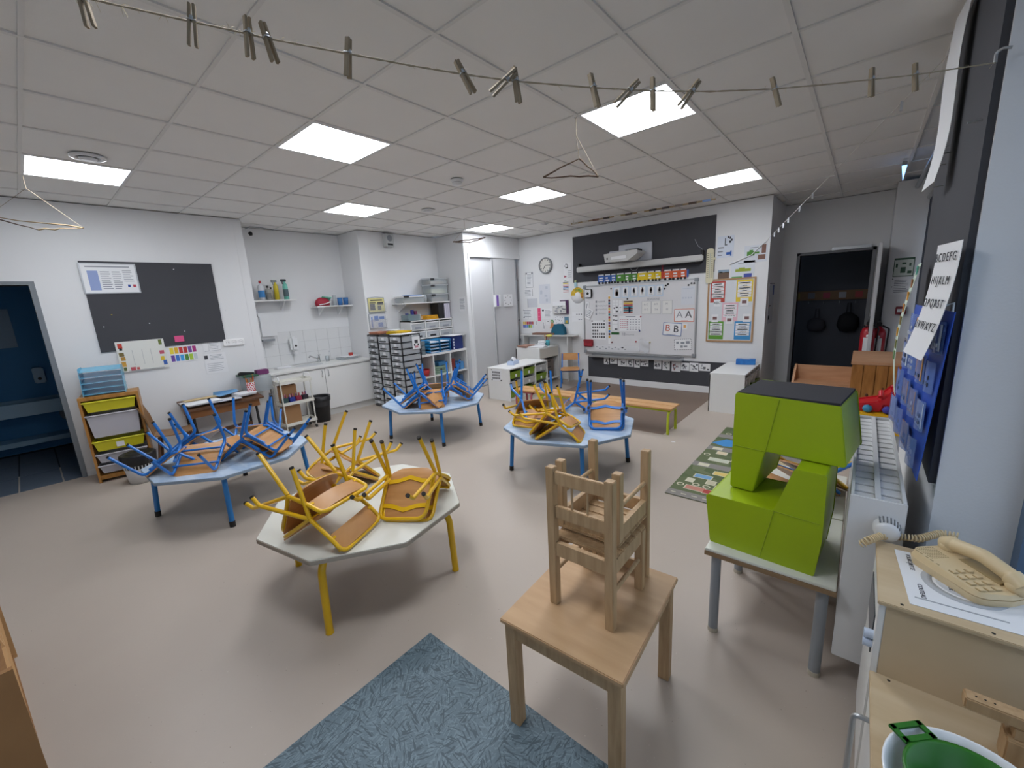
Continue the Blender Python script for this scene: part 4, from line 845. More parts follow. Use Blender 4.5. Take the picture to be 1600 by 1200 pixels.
# soap and towel dispensers
u, v = NI.uv(457, 538); t = thing('soap_dispenser', 'white soap dispenser with dark button above the sink', 'soap dispenser', (NX+.008, u, v))
MB().box(0, .085, -.055, .055, -.11, .12).build('body', WMETAL, t, .03); MB().cyl((.08, .01, -.02), (.09, .01, -.02), .016, 16).build('window', BLACKP, t); MB().box(.03, .095, -.03, .03, -.15, -.105).build('pump_lever', WMETAL, t, .01)
t = thing('paper_towel_dispenser', 'tall white paper towel dispenser beside the niche corner', 'dispenser', (NX+.005, 2.29, 1.34)); MB().box(0, .14, -.13, .13, -.13, .24).build('body', WMETAL, t, .045); MB().box(.03, .11, -.08, .08, -.16, -.13).build('paper_slot', GREYM, t)
# niche shelves
def wshelf(label, y0, y1, z, x0, d):
    t = thing('wall_shelf', label, 'shelf', (x0, 0, z)); MB().box(0, d, y0, y1, -.018, 0).build('board', WHITE, t, .002)
    for y in (y0+.12, y1-.15): MB().prism([(0, -.018), (d*.8, -.018), (d*.75, -.026), (.012, -.15), (0, -.15)], 'y', y-.01, y+.01).build('bracket', WMETAL, t)
z1 = onX(441, 468, -6.42).z; wshelf('white shelf with cleaning bottles over the towel dispenser', 2.06, 2.72, z1, NX, .23)
z2 = onX(560, 475.5, -6.42).z; wshelf('white shelf with red bag and blue beakers in the niche', 3.0, 3.59, z2, NX, .24)
def bottle(label, y, r, h, col, capc, kind='screw', x=-6.52, z=z1, band=None):
    t = thing('cleaning_bottle', label, 'bottle', (x, y, z)); m = mat('bottle_'+col.strip('#'), col, .3)
    MB().lathe([(0, 0), (r, 0), (r, h*.62), (r*.8, h*.75), (r*.35, h*.82), (r*.35, h*.88), (0, h*.88)], n=18).build('body', m, t)
    if kind == 'spray': MB().box(-.014, .014, -.05, .022, h*.88, h).build('trigger_head', flat(capc), t, .004); MB().box(-.006, .006, -.035, -.025, h*.76, h*.9).build('trigger', flat(capc), t)
    else: MB().cyl((0, 0, h*.86), (0, 0, h), r*.4, 14).build('cap', flat(capc), t)
    if band: MB().lathe([(r+.001, h*.15), (r+.001, h*.5)], n=18).build('bottle_label', flat(band), t)
bottle('white bottle with blue label and red cap on the niche shelf', 2.29, .04, .27, '#d8dade', '#b03038', band='#3f86c4')
bottle('grey bottle with black cap beside the yellow bottle', 2.37, .035, .2, '#9a9a94', '#2c2426', band='#7d7d78', x=-6.50)
bottle('beige bottle with black pump on the niche shelf', 2.43, .03, .18, '#b5b0a4', '#2c2426', x=-6.55)
bottle('yellow spray bottle on the niche shelf', 2.48, .033, .28, '#c9b62c', '#8a9090', 'spray', x=-6.50)
bottle('mint green spray bottle with black trigger on the niche shelf', 2.61, .035, .29, '#6fc0b0', '#1e2a2e', 'spray', x=-6.50, band='#4c5f66')
t = thing('red_bag', 'red quilted bag with mint cloth on the niche shelf', 'bag', (-6.52, 3.14, z2)); MB().lathe([(0, 0), (.09, 0), (.10, .05), (.08, .10), (.04, .13), (0, .135)], n=18, sx=.7, sy=1.2).build('bag_body', flat('#a8283c'), t); MB().grid(lambda u, v: (.08-.12*u, -.02+.14*v, .14-.09*u*u-.02*v), 5, 5, .012, (0, 0, 1)).build('mint_cloth', flat('#7fcbb4'), t); MB().tube([(.06, -.08, .02), (.09, .0, .03), (.08, .1, .06)], .008, 8).build('strap', PAPER, t)
t = thing('glass_jar', 'tall clear glass jar beside the blue beakers', 'jar', (-6.50, 3.33, z2)); MB().lathe([(0, 0), (.028, 0), (.028, .16), (.026, .16), (.024, .005)], n=18).build('glass', CLEARP, t)
for y in (3.42, 3.52): one('blue_beaker', 'translucent blue beaker on the niche shelf', 'beaker', MB().lathe([(0, 0), (.034, 0), (.042, .12), (.040, .12), (.032, .005)], n=20), mat('beaker_blue', '#3f78b8', .25, alpha=.85), 'blue beakers on the niche shelf', loc=(-6.50, y, z2))
# niche ceiling gadgets
t = thing('camera_gadget', 'small black sensor with cable under the niche ceiling', 'sensor', (-6.52, 2.28, 2.66)); MB().lathe([(0, -.03), (.02, -.025), (.028, 0), (.02, .02), (0, .03)], n=14).build('body', BLACKP, t); MB().tube([(-.02, -.05, .06), (0, 0, .09), (.02, .12, .09), (.02, .3, .07)], .006, 6).build('cable', GREYM, t)
t = thing('wall_speaker', 'small white alarm speaker high on the wall beside the niche', 'speaker', (-6.05, 4.12, 2.63)); MB().box(0, .09, -.08, .08, -.1, .1).build('housing', mat('speaker_grey_white', '#c4c6c6', .5), t, .008); MB().lathe([(0, .094), (.045, .094), (.05, .09)], (0, 0, .03), 20, 'x').build('grille', GREYM, t); MB().box(.088, .092, -.05, .05, -.08, -.05).build('vent', BLACKP, t)
# ------------------------------------------------------------------ wall magazine racks on the pier
def rack(label, px, kind):
    a, b = PR.uv(px[0], px[1]), PR.uv(px[2], px[3]); w, h = b[0]-a[0], a[1]-b[1]
    t = thing('magazine_rack', label, 'magazine rack', (PR.v, (a[0]+b[0])/2, b[1]), math.pi/2)
    MB().grid(lambda u, v: (-w/2+w*u, -.015-.05*v, h*v*.62), 2, 4, .003, (0, 1, 0)).build('front', mat('rack_front_clear', '#d8dcde', .15, alpha=.18), t); MB().box(-w/2, w/2, -.03, 0, 0, .006).box(-w/2, w/2, -.004, 0, 0, h).build('back_plate', CLEARP, t)
    n = MB().box(-w/2+.01, w/2-.012, -.014, -.008, .01, h*.98)
    n = n.build('magazine', flat('#d8cf8f') if kind else PAPERG, t)
    p = MB()
    for r in ([(.1, .3, .45, .36), (.1, .4, .4, .85), (.55, .3, .9, .5), (.55, .55, .75, .85), (.15, .12, .85, .2)] if kind else [(.12, .2, .2, .9), (.3, .15, .55, .5), (.6, .2, .9, .4), (.5, .6, .8, .9)]): p.box(-w/2+r[0]*w, -w/2+r[2]*w, -.0155, -.0142, h-r[3]*h, h-r[1]*h)
    p.build('print', INK if kind else flat('#6f86b8'), t)
    MB().tube([(-w/2, -.004, h), (0, -.004, h+.02), (w/2, -.004, h)], .003, 6).build('hanger_wire', SILVER, t)
rack('clear wall rack with yellow newspaper on the pier', (573, 466, 602, 487), 1); rack('clear wall rack with envelopes and drawings below the newspaper rack', (575, 491, 604, 512), 0)
# ================================================================== drawer towers, shelves, cupboard
def tower(label, x0, n, frame_side):
    t = thing('drawer_tower', label, 'drawer tower', (x0, 3.53, 0)); W, D, Ht = .285, .36, 1.16
    FR = mat('tower_black_frame', '#232326', .5)
    f = MB()
    for x in (0, W-.014):
        for y in (0.012, D-.018): f.box(x, x+.014, y, y+.014, 0, Ht)
    f.box(0, W, .012, D, Ht-.014, Ht).box(0, W, .012, D, 0, .012); f.build('frame', FR, t)
    h = (Ht-.03)/n
    for k in range(n):
        z = .014+h*k
        d = MB().box(.016, W-.016, .0, .012, z+.006, z+h-.012).box(.016, W-.016, .012, D-.02, z+.006, z+.010).box(.016, .019, .012, D-.02, z+.006, z+h-.012).box(W-.019, W-.016, .012, D-.02, z+.006, z+h-.012).build('drawer', FROST, t)
        MB().box(.07, W-.07, -.016, .0, z+h*.22, z+h*.34).build('drawer_handle', BLACKP, d)
        MB().box(.11, W-.11, -.004, .0, z+h*.4, z+h*.8).build('label_card', PAPER, d)
        MB().box(.03, W-.03, .03, D-.05, z+.012, z+h*.5).build('contents', flat(('#8a8d92', '#a2a4a8', '#75787e', '#94908e')[k % 4]), d)
        f = MB().box(.0, W, .006, D, z-.002, z+.005).build('runner', FR, t)
    return t
tower('clear drawer tower with black frame against the niche pier', -6.02, 12, 0); tower('clear drawer tower standing between two others', -5.71, 10, 0); tower('clear drawer tower nearest the cube shelf with a card on its side', -5.40, 12, 1)
pile('paper_stack', 'pink and orange folders piled on the drawer tower by the pier', 'folders', -5.88, 3.72, 1.162, .24, .30, 5, mat('folder_salmon', '#c08468', .7), .1, .007)
pile('paper_stack', 'white papers lying on the drawer tower by the pier', 'paper', -5.78, 3.86, 1.20, .3, .2, 4, PAPER, .2, .003)
pile('yellow_folder', 'thick yellow folder lying on the middle drawer tower', 'folder', -5.50, 3.78, 1.162, .32, .24, 3, mat('folder_yellow', '#d9b314', .5), .05, .014)
pile('paper_stack', 'white papers on the drawer tower with the side card', 'paper', -5.26, 3.70, 1.162, .26, .32, 4, PAPER, .03, .003)
t = thing('drawing_card', 'white card with a small drawing hung on the tower side', 'card', (-5.112, 3.80, 1.04), math.pi/2)
MB().box(-.07, .07, -.004, 0, -.11, .08).build('sheet', PAPER, t); MB().box(-.03, .03, -.0055, -.004, -.02, .03).box(-.045, -.02, -.0055, -.004, -.06, -.03).box(.02, .045, -.0055, -.004, -.06, -.03).build('print', INK, t); MB().box(-.03, .03, -.0056, -.004, -.09, -.06).build('print', flat('#c98a98'), t)
# cube shelf unit 3 x 2
SX0, SX1, SY0, SY1 = -5.80, -5.44, 3.98, 5.15
t = thing('cube_shelf', 'white low cube shelf beside the drawer towers', 'shelf', (0, 0, 0))
MB().box(SX0, SX1, SY0, SY1, .735, .77).build('top_board', WHITE, t, .002); MB().box(SX0, SX1, SY0, SY1, .0, .035).build('base_board', WHITE, t)
for y in (SY0, SY0+.377, SY0+.755, SY1-.02): MB().box(SX0, SX1, y, y+.02, .035, .735).build('upright', WHITE, t)
for a in range(3): MB().box(SX0, SX1, SY0+.02+.378*a, SY0+.375+.378*a, .375, .395).build('shelf_board', WHITE, t)
MB().box(SX0, SX0+.006, SY0, SY1, .03, .74).build('back_board', WHITE, t)
one('red_basket', 'red plastic basket in the cube shelf', 'basket', MB().lathe([(0, 0), (.08, 0), (.1, .11), (.095, .11), (.075, .006)], n=20), flat('#b8282c'), loc=(-5.58, 4.25, .396))
one('brown_book', 'upright dark brown binder in the cube shelf', 'binder', MB().box(-.12, .12, -.04, .04, 0, .26), flat('#5c3a2a'), loc=(-5.60, 4.07, .396))
pile('book_stack', 'stack of green and white games in the cube shelf', 'boxes', -5.60, 4.52, .396, .26, .26, 4, mat('games_green', '#7f9a86', .6), 0, .035)
pile('book_stack', 'blue and white folders stacked in the cube shelf', 'folders', -5.60, 4.72-.12, .54, .24, .2, 2, mat('games_blue', '#3f7aa8', .6), 0, .03)
for k, (y, z, c, n) in enumerate(((4.83, .396, '#7a2f2a', 'dark red box standing in the upper right cube'), (4.93, .396, '#3d6fa8', 'blue basket in the upper right cube'), (5.04, .396, '#4f8ac0', 'light blue basket in the upper right cube'), (4.85, .036, '#6a4a3c', 'brown bag in the lower right cube'), (5.0, .036, '#3a5f8c', 'blue binder in the lower right cube'), (4.5, .036, '#4a6a58', 'green crate in the lower middle cube'), (4.2, .036, '#5a6a7a', 'grey crate in the lower left cube'))):
    one('storage_crate', n, 'storage', MB().box(-.1, .1, -.045, .045, 0, (.22, .14, .14, .2, .26, .15, .16)[k]), flat(c), loc=(-5.58, y, z), bevel=.006)
# blue letter trays and boxes on the shelf
t = thing('letter_trays', 'stack of blue letter trays filled with papers on the cube shelf', 'letter trays', (-5.62, 4.45, .771))
for k in range(4):
    z = .055*k; MB().box(-.16, .16, -.12, .34, z, z+.006).box(-.16, -.15, -.12, .34, z, z+.045).box(-.16, .16, -.12, -.112, z, z+.045).box(-.16, .16, .108, .112, z, z+.045).box(-.16, .16, .332, .34, z, z+.045).build('tray', mat('letter_tray_blue', '#2f86bc', .35), t); MB().box(-.14, .14, -.10, .09, z+.007, z+.022).box(-.14, .14, .12, .32, z+.007, z+.018).build('paper', PAPER, t)
t = thing('small_drawer_stack', 'stack of smoky clear drawers on the cube shelf end', 'drawers', (-5.62, 4.12, .771))
for k in range(3): d = MB().box(-.15, .15, -.11, .12, .075*k, .075*k+.07).build('drawer', mat('smoky_plastic', '#7c8a90', .3, alpha=.8), t, .004); MB().box(.15, .158, -.03, .04, .075*k+.025, .075*k+.045).build('drawer_handle', BLACKP, d)
one('navy_box', 'navy blue archive boxes with white labels at the shelf end', 'archive box', MB().box(-.15, .12, -.02, .24, 0, .24), mat('navy_card', '#1d3070', .5), loc=(-5.60, 4.86, .771), bevel=.003)
pile('paper_sheet', 'white sheets lying on the navy archive boxes', 'paper', -5.60, 4.97, 1.012, .3, .3, 3, PAPER, .05, .003)
for k in range(4): one('box_label', 'small white label on the navy archive box', 'label', MB().box(0, .002, -.012, .012, -.015, .015), PAPER, 'labels on the navy archive box', loc=(-5.48, 4.88, .80+.05*k))
# white six drawer cube on the wall
t = thing('drawer_cabinet', 'white wall cabinet cube with six small drawers', 'drawer cube', (-6.075, 4.22, 1.0)); W, Ht, D = .94, .32, .30
MB().box(0, D, 0, W, Ht-.018, Ht).box(0, D, 0, W, 0, .018).box(0, D, 0, .018, 0, Ht).box(0, D, W-.018, W, 0, Ht).box(0, D, .305, .32, 0, Ht).box(0, D, .615, .63, 0, Ht).box(0, D, 0, W, .152, .166).box(0, .01, 0, W, 0, Ht).build('carcass', WHITE, t)
for a in range(3):
    for b in range(2):
        y0, z0 = .025+.31*a, .022+.148*b; d = MB().box(.02, D-.015, y0, y0+.272, z0, z0+.105).build('drawer', FROST, t, .004); MB().box(D-.016, D-.005, y0, y0+.272, z0+.095, z0+.11).build('drawer_rim', WHITE, d); MB().box(D-.0148, D-.012, y0+.07, y0+.20, z0+.01, z0+.04).build('label_card', BLACKP if b == 0 and a != 2 else INKG, d)
Z3 = 1.62; wshelf('white wall shelf with clear boxes above the cube drawers', 4.10, 5.14, Z3, -6.08, .30)
t = thing('storage_box', 'flat clear box with white lid on the wall shelf', 'storage box', (-5.92, 4.34, Z3)); MB().box(-.12, .13, -.2, .22, 0, .09).build('box_body', CLEARP, t, .01); MB().box(-.13, .14, -.21, .23, .09, .115).build('lid', PAPER, t, .006); MB().box(-.08, .09, -.15, .16, .006, .05).build('contents', flat('#b9ae98'), t); MB().box(.138, .15, -.2, -.1, .09, .115).build('clip', BLACKP, t)
pile('blue_folder', 'blue and white folder on the flat clear box', 'folder', -5.92, 4.42, Z3+.116, .2, .26, 2, mat('folder_blue_pale', '#6f93c8', .5), .1, .008)
for k, (z, h) in enumerate(((0, .13), (.14, .15), (.30, .10))):
    t = thing('storage_box', ('clear lidded box of brown bits directly on the wall shelf', 'clear lidded box with paper flowers, middle of its stack', 'clear lidded box topmost of its stack above the wall shelf')[k], 'storage box', (-5.92, 4.92, Z3+z)); MB().box(-.12, .13, -.19, .19, 0, h).build('box_body', CLEARP, t, .008); MB().box(-.13, .14, -.2, .2, h-.012, h+.008).build('lid', FROST, t, .003); MB().box(-.09, .10, -.15, .15, .006, h*.5).build('contents', flat(('#8a7460', '#cfd0b0', '#b9a58c')[k]), t); MB().box(.138, .146, -.19, -.11, h-.03, h).build('clip', BLACKP, t)
t = thing('shell_jar', 'clear jar of shells beside the stacked boxes', 'jar', (-5.88, 4.64, Z3)); MB().lathe([(0, 0), (.04, 0), (.045, .08), (.03, .11), (.03, .13), (.0, .13)], n=16).build('glass', CLEARP, t); MB().lathe([(0, .005), (.035, .005), (.035, .06), (0, .07)], n=14).build('contents', flat('#9a948a'), t)
t = thing('craft_caddy', 'clear caddy of paint pots on the cube drawers', 'caddy', (-5.90, 4.30, 1.322)); MB().box(-.1, .1, -.1, .16, 0, .1).build('box_body', mat('caddy_clear', '#8fa3a8', .3, alpha=.6), t, .006)
for a, (y, c, h) in enumerate(((-.06, '#3c4470', .13), (.0, '#5f8f78', .11), (.05, '#2c2f7a', .18), (.12, '#6a2c4c', .16), (.19, '#e0e0dc', .1), (.23, '#d8b48a', .06))): MB().cyl((.02, y, .005), (.02, y, h), .028, 14).build('paint_pot', flat(c), t)
pile('yellow_folder', 'bundle of yellow and red folders on the cube drawers', 'folders', -5.90, 4.70, 1.322, .24, .28, 4, mat('folder_amber', '#d49a1e', .5), .12, .018)
for k in range(4): one('binder', 'black binder standing upright under the wall shelf' if k == 0 else 'slim white binder standing beside the black binder', 'binder', MB().box(-.11, .11, -.02, .02 if k else .1, 0, .26), BLACKP if k == 0 else flat('#c9c6d4'), None if k == 0 else 'slim binders under the wall shelf', loc=(-5.90, 4.88 if k == 0 else 4.98+.042*k, 1.322), bevel=.002)
sheet('paper_note', 'small printed note on the cupboard side wall', 'paper', Pl('y', 5.17), (717, 464, 728, 486), PAPER, prints=[(INKG, lines(7))])
# ------------------------------------------------------------------ built-in sliding cupboard
XC = -5.36
struct('wall_closet', MB().box(-6.08, XC, 5.17, 5.25, 0, ZT).box(XC-.08, XC, 5.25, YB, 2.42, ZT).box(XC-.08, XC, 6.63, YB, 0, .0+.01), WALL)
t = thing('sliding_cupboard', 'tall built-in cupboard with two white sliding doors', 'cupboard', (XC, 0, 0))
MB().box(-.02, .018, 5.25, YB, 2.36, 2.42).box(-.02, .018, 5.25, 5.285, 0, 2.36).build('frame', WMETAL, t, .003); MB().box(-.08, .0, 5.28, YB, 0, .02).build('floor_track', SILVER, t)
MB().box(-.055, -.03, 5.285, 5.98, .02, 2.36).build('sliding_door', mat('cupboard_door_white', '#cfd0d2', .45), t); d = MB().box(-.022, .004, 5.86, 6.55, .02, 2.36).build('sliding_door', mat('cupboard_door_white', '#cfd0d2', .45), t)
MB().box(.003, .010, 5.86, 5.885, .02, 2.36).box(.003, .010, 6.53, 6.555, .02, 2.36).build('door_edge', SILVER, d)
MB().box(-.6, -.58, 5.26, YB, 0, 2.36).build('back_board', mat('cupboard_inside', '#8a8a8c', .7), t)
for z in (.35, .75, 1.15, 1.55, 1.95): MB().box(-.58, -.06, 5.26, YB, z, z+.02).build('shelf_board', mat('cupboard_inside', '#8a8a8c', .7), t)
for k, (z, c, n) in enumerate(((1.97, '#8c3a34', 'dark red'), (1.57, '#4a4d58', 'slate'), (1.17, '#5c5650', 'brown'), (.77, '#3a3d48', 'charcoal'), (.37, '#4c4a58', 'violet grey'))): one('binder', n+' binder seen through the cupboard gap', 'binder', MB().box(-.2, 0, -.04, .06, 0, .30), flat(c), loc=(XC-.1, 6.6, z))
t = thing('purple_box', 'purple and white pocket box fixed on the sliding door', 'box', CUP.loc(*CUP.uv(774.5, 470)), math.pi/2); MB().box(-.055, .055, -.05, 0, -.11, .11).build('box_body', PAPER, t); MB().box(-.03, .03, -.053, -.05, -.1, .1).build('print', flat('#7a5ab0'), t); MB().box(.055, .14, -.004, 0, -.11, .11).build('sheet', PAPER, t)
sheet('circle_sheet', 'white sheet with a ring of small marks on the sliding door', 'paper', CUP, (786, 460, 801, 478), PAPER, prints=[(INK, [(.5+.35*math.cos(a)-.03, .5+.35*math.sin(a)-.03, .5+.35*math.cos(a)+.03, .5+.35*math.sin(a)+.03) for a in [k*.785 for k in range(8)]])])
# ------------------------------------------------------------------ low white shelf with green bins
def bins_unit(label, x0, x1, y0, y1, ht, cols, show):
    t = thing('bin_shelf', label, 'shelf', (0, 0, 0)); MB().box(x0, x1, y0, y1, ht-.02, ht).build('top_board', WHITE, t, .002); MB().box(x0, x1, y0, y0+.02, 0, ht-.02).build('end_panel', WHITE, t); MB().box(x0, x1, y1-.02, y1, 0, ht-.02).build('end_panel', WHITE, t); MB().box(x0, x0+.01, y0, y1, 0, ht-.02).build('back_board', WHITE, t); MB().box(x0+.012, x1-.02, y0+.021, y1-.021, 0.001, .04).build('plinth', WHITE, t)
    cw = (y1-y0-.02)/cols
    for a in range(1, cols): MB().box(x0, x1, y0+cw*a, y0+cw*a+.02, .04, ht-.02).build('upright', WHITE, t)
    for a in range(cols):
        for b in range(3):
            m = show[(a*3+b) % len(show)]; z0 = .05+(ht-.07)/3*b; z1 = z0+(ht-.07)/3-.045; ya, yb = y0+cw*a+.03, y0+cw*(a+1)-.01
            d = MB().add([(x0+.03, ya+.01, z0), (x1-.02, ya+.01, z0), (x1-.02, yb-.01, z0), (x0+.03, yb-.01, z0), (x0+.02, ya, z1), (x1-.004, ya, z1), (x1-.004, yb, z1), (x0+.02, yb, z1)], [(0, 1, 2, 3), (0, 4, 5, 1), (1, 5, 6, 2), (2, 6, 7, 3), (3, 7, 4, 0)]).build('bin', m, t)
            MB().box(x1-.012, x1+.006, ya-.004, yb+.004, z1-.006, z1+.006).build('bin_rim', m, d); MB().box(x1-.012, x1-.008, (ya+yb)/2-.02, (ya+yb)/2+.02, z0+.02, z0+.065).build('label_card', PAPER, d)
    return t
GB, CB = mat('green_bin_plastic', '#7d9a2c', .4), mat('clear_bin_plastic', '#d4d6d6', .3, alpha=.75)
bins_unit('low white bin shelf with green bins beside the sliding cupboard', -4.62, -4.15, 4.79, 5.83, .52, 3, [GB, CB, GB, GB, CB, GB, CB, GB, CB])
bins_unit('low white bin shelf at the alcove corner with its end panel to the room', -1.45, -1.04, 5.66, 6.64, .515, 3, [mat('yellow_bin_plastic', '#b8a83a', .4), GB, CB])
u = Pl('y', 4.79)
sheet('number_sheet', 'white sheet with rows of small figures on the bin shelf end', 'paper', u, (767.5, 577, 784.5, 596), PAPER, prints=[(INK, [(.1+.13*c, .15+.26*r, .18+.13*c, .32+.26*r) for c in range(6) for r in range(3)]), (flat('#2a2a2e'), [(.0, .0, .1, .06), (.0, .9, .1, .98), (.88, .88, 1, .98)])])
t = thing('tissue_box', 'blue patterned tissue box on the bin shelf with green bins', 'tissue box', (-4.42, 5.22, .521), .3); MB().box(-.06, .06, -.12, .12, 0, .06).build('carton', mat('tissue_box_pale_blue', '#b9c8e2', .7), t, .003); MB().grid(lambda u, v: (-.03+.06*u+.02*math.sin(v*7), -.07+.14*v, .06+.06*math.sin(u*3.1)*(.5+.5*math.sin(v*5+1)**2)), 8, 10).build('tissue', PAPER, t)
t = thing('tissue_box', 'bright blue tissue box on the shelf at the alcove corner', 'tissue box', onZ(1165, 569, .516), .15); MB().box(-.12, .12, -.06, .06, 0, .075).build('carton', mat('tissue_box_blue', '#2c7fc8', .6, col2='#1f62b0', vscale=14), t, .004); MB().lathe([(0, .0765), (.04, .0765), (.04, .0755)], n=16, sx=1.3, sy=.5).build('opening', PAPER, t)
# ------------------------------------------------------------------ teacher desk
t = thing('teacher_desk', 'white teacher desk with raised rear shelf in the back corner', 'desk', (0, 0, 0)); DX0, DX1, DY0, DY1, DZ = -5.02, -4.46, 6.03, 6.66, .68
MB().box(DX0, DX1, DY0, DY1, DZ-.025, DZ).build('desk_top', WHITE, t, .003); MB().box(DX0, DX1, DY0, DY0+.02, 0, DZ-.025).build('side_panel', WHITE, t); MB().box(DX0, DX1, DY1-.02, DY1, 0, DZ-.025).build('side_panel', WHITE, t)
d = MB().box(DX1-.02, DX1, DY0+.02, DY1-.02, DZ-.20, DZ-.025).build('front_drawer', mat('desk_front_beige', '#cdc8bd', .45), t); MB().box(DX0, DX1, DY0+.02, DY1-.02, .05, .075).build('bottom_shelf', WHITE, t)
MB().box(DX0, DX0+.02, DY0, DY1, .0, DZ-.02).build('back_panel', WHITE, t)
t = thing('drawer_box', 'brown three-drawer box under the teacher desk', 'drawer box', (-4.72, 6.33, .076)); BDX = mat('brown_drawer_box', '#71665e', .6)
MB().box(-.22, .22, -.2, .2, 0, .35).build('carcass', BDX, t, .004)
for k in range(3): d = MB().box(.22, .225, -.19, .19, .01+.113*k, .115+.113*k).build('drawer', BDX, t); MB().box(.2245, .228, -.09, .10, .085+.113*k, .10+.113*k).build('grip', BLACKP, d)
t = thing('wall_console', 'pale wall shelf with rounded ends behind the teacher desk', 'shelf', (0, 0, .88)); MB().prism([(p.x, p.y) for p in fil([(-5.28, YB-.02, 0), (-5.28, YB-.2, 0), (-3.98, YB-.2, 0), (-3.98, YB-.02, 0)], .06, 4, True)], 'z', -.02, 0).build('board', mat('console_grey', '#c9c9c6', .45), t)
for x in (-5.2, -4.16): MB().box(x-.01, x+.01, YB-.18, YB-.02, -.88, -.02).build('panel_leg', mat('console_grey', '#c9c9c6', .45), t)
pile('book_stack', 'long stack of thin coloured books on the wall console', 'books', -4.72, YB-.11, .881, .5, .16, 4, mat('books_brown', '#8d6a5a', .7), .03, .009)
t = thing('teal_bag', 'dark teal folded bag standing on the wall console', 'bag', (-4.40, YB-.1, .881)); MB().prism([(-.14, 0), (.14, 0), (.12, .13), (.07, .19), (-.06, .19), (-.12, .1)], 'y', -.05, .05).build('bag_body', mat('teal_fabric', '#155a72', .7), t, .012)
pile('paper_stack', 'spread of papers and magazines on the teacher desk', 'papers', -4.68, 6.25, .681, .34, .30, 5, PAPER, .3, .004); pile('book_stack', 'brown and pink books lying on the teacher desk edge', 'books', -4.86, 6.16, .681, .22, .26, 4, mat('books_salmon', '#b08a7a', .7), -.1, .01)
t = thing('pencil_pot', 'turquoise pot of pencils and a yellow duster on the teacher desk', 'pencil pot', (-4.57, 6.44, .681)); MB().lathe([(0, 0), (.045, 0), (.05, .11), (.046, .11), (.04, .005)], n=20).build('pot', mat('turquoise_plastic', '#4fa8b4', .4), t)
for k in range(5): MB().cyl((.015*math.cos(k*1.3), .015*math.sin(k*1.3), .02), (.05*math.cos(k*1.3), .05*math.sin(k*1.3), .19+.02*(k % 2)), .006, 8).build('pencil', flat(('#c9403a', '#e8e8e8', '#3a3a40', '#d8a050', '#c86a4a')[k]), t)
MB().lathe([(0, .16), (.05, .17), (.06, .19), (.04, .21), (0, .215)], (.03, .03, 0), 14, 'z', 1.2, .8).build('duster', mat('duster_yellow', '#d9cf6a', .9), t)
pile('card_box', 'white box of loose cards on the teacher desk', 'box', -4.62, 6.33, .681, .13, .1, 5, PAPER, .5, .022)
# ------------------------------------------------------------------ benches
def bench(label, x0, x1, y0, y1, fm, slats, lx):
    t = thing('bench', label, 'bench', (0, 0, 0))
    BW = mat('bench_beech', '#d3a672', .4, col2='#c59560', vscale=3, stretch=(1, 8, 8))
    for k in range(slats): w = (y1-y0)/slats; MB().box(x0, x1, y0+w*k+.004, y0+w*(k+1)-.004, .283, .305).build('seat_slat', BW, t, .004)
    for x in lx: MB().tube(fil([(x, y0+.015, 0), (x, y0+.02, .262), (x, y1-.02, .262), (x, y1-.015, 0)], .06, 6), .0155, 12).build('leg_frame', fm, t)
    for y in (y0+.03, y1-.03): MB().tube([(x0+.04, y, .27), (x1-.04, y, .27)], .012, 8).build('side_rail', fm, t)
bench('long wooden bench with lime green tube legs before the whiteboard', -3.42, -1.52, 4.46, 4.74, LIME, 2, (-3.3, -1.56))
bench('wooden bench with dusty red tube legs beyond the chairs', -3.80, -3.44, 4.46, 4.74, mat('dusty_red_lacquer', '#b05a62', .4), 2, (-3.76, -3.49))
# ================================================================== whiteboard wall
c4 = cr(760, 360, 3.636); c3 = cr(700, 380, 5.0); c8 = cr(800, 390, 9.23); cw = cr(910, 430, 8.421); ck = cr(1095, 360, 6.667); cp = cr(900, 360, 7.273)
def wallbox(name, label, cat, px, th, m, off=0., bevel=0):
    a, b = BK.uv(px[0], px[1]), BK.uv(px[2], px[3]); return one(name, label, cat, MB().box(a[0], b[0], YB-off-th, YB-off, b[1], a[1]), m, bevel=bevel)
a, b = BK.uv(895, 371), BK.uv(*c4(1303, 235, 0, 0)[:2]); xr = BK.uv(1120, 337)[0]
one('pinboard', 'wide charcoal pinboard behind the projector', 'pinboard', MB().box(a[0], xr, YB-.0125, YB-.0005, b[1], a[1]), DARKB)
zt, zb = BK.uv(*c4(580, 712, 0, 0)[:2])[1], BK.uv(*c4(580, 830, 0, 0)[:2])[1]
one('pinboard', 'low charcoal pinboard under the whiteboard', 'pinboard', MB().box(BK.uv(*c4(580, 712, 0, 0)[:2])[0], -1.06, YB-.0125, YB-.0005, zb, zt), DARKB)
# whiteboard
A, B = BK.uv(*cw(36, 150, 0, 0)[:2]), BK.uv(*cw(1490, 1060, 0, 0)[:2]); zt = (A[1]+BK.uv(*cw(1510, 70, 0, 0)[:2])[1])/2; zb = (BK.uv(*cw(50, 1000, 0, 0)[:2])[1]+BK.uv(*cw(1470, 1050, 0, 0)[:2])[1])/2
WB0, WB1 = A[0], BK.uv(*cw(1490, 500, 0, 0)[:2])[0]
wb = thing('whiteboard', 'large whiteboard with aluminium frame covered in class cards', 'whiteboard', (0, YB, 0))
MB().box(WB0, WB1, -.02, 0, zb, zt).build('panel', mat('whiteboard_enamel', '#dcdcde', .25, coat=.3), wb)
e = .022; f = MB().box(WB0-e, WB1+e, -.028, 0, zt, zt+e).box(WB0-e, WB1+e, -.028, 0, zb-e, zb).box(WB0-e, WB0, -.028, 0, zb, zt).box(WB1, WB1+e, -.028, 0, zb, zt); f.build('frame', SILVER, wb, .003)
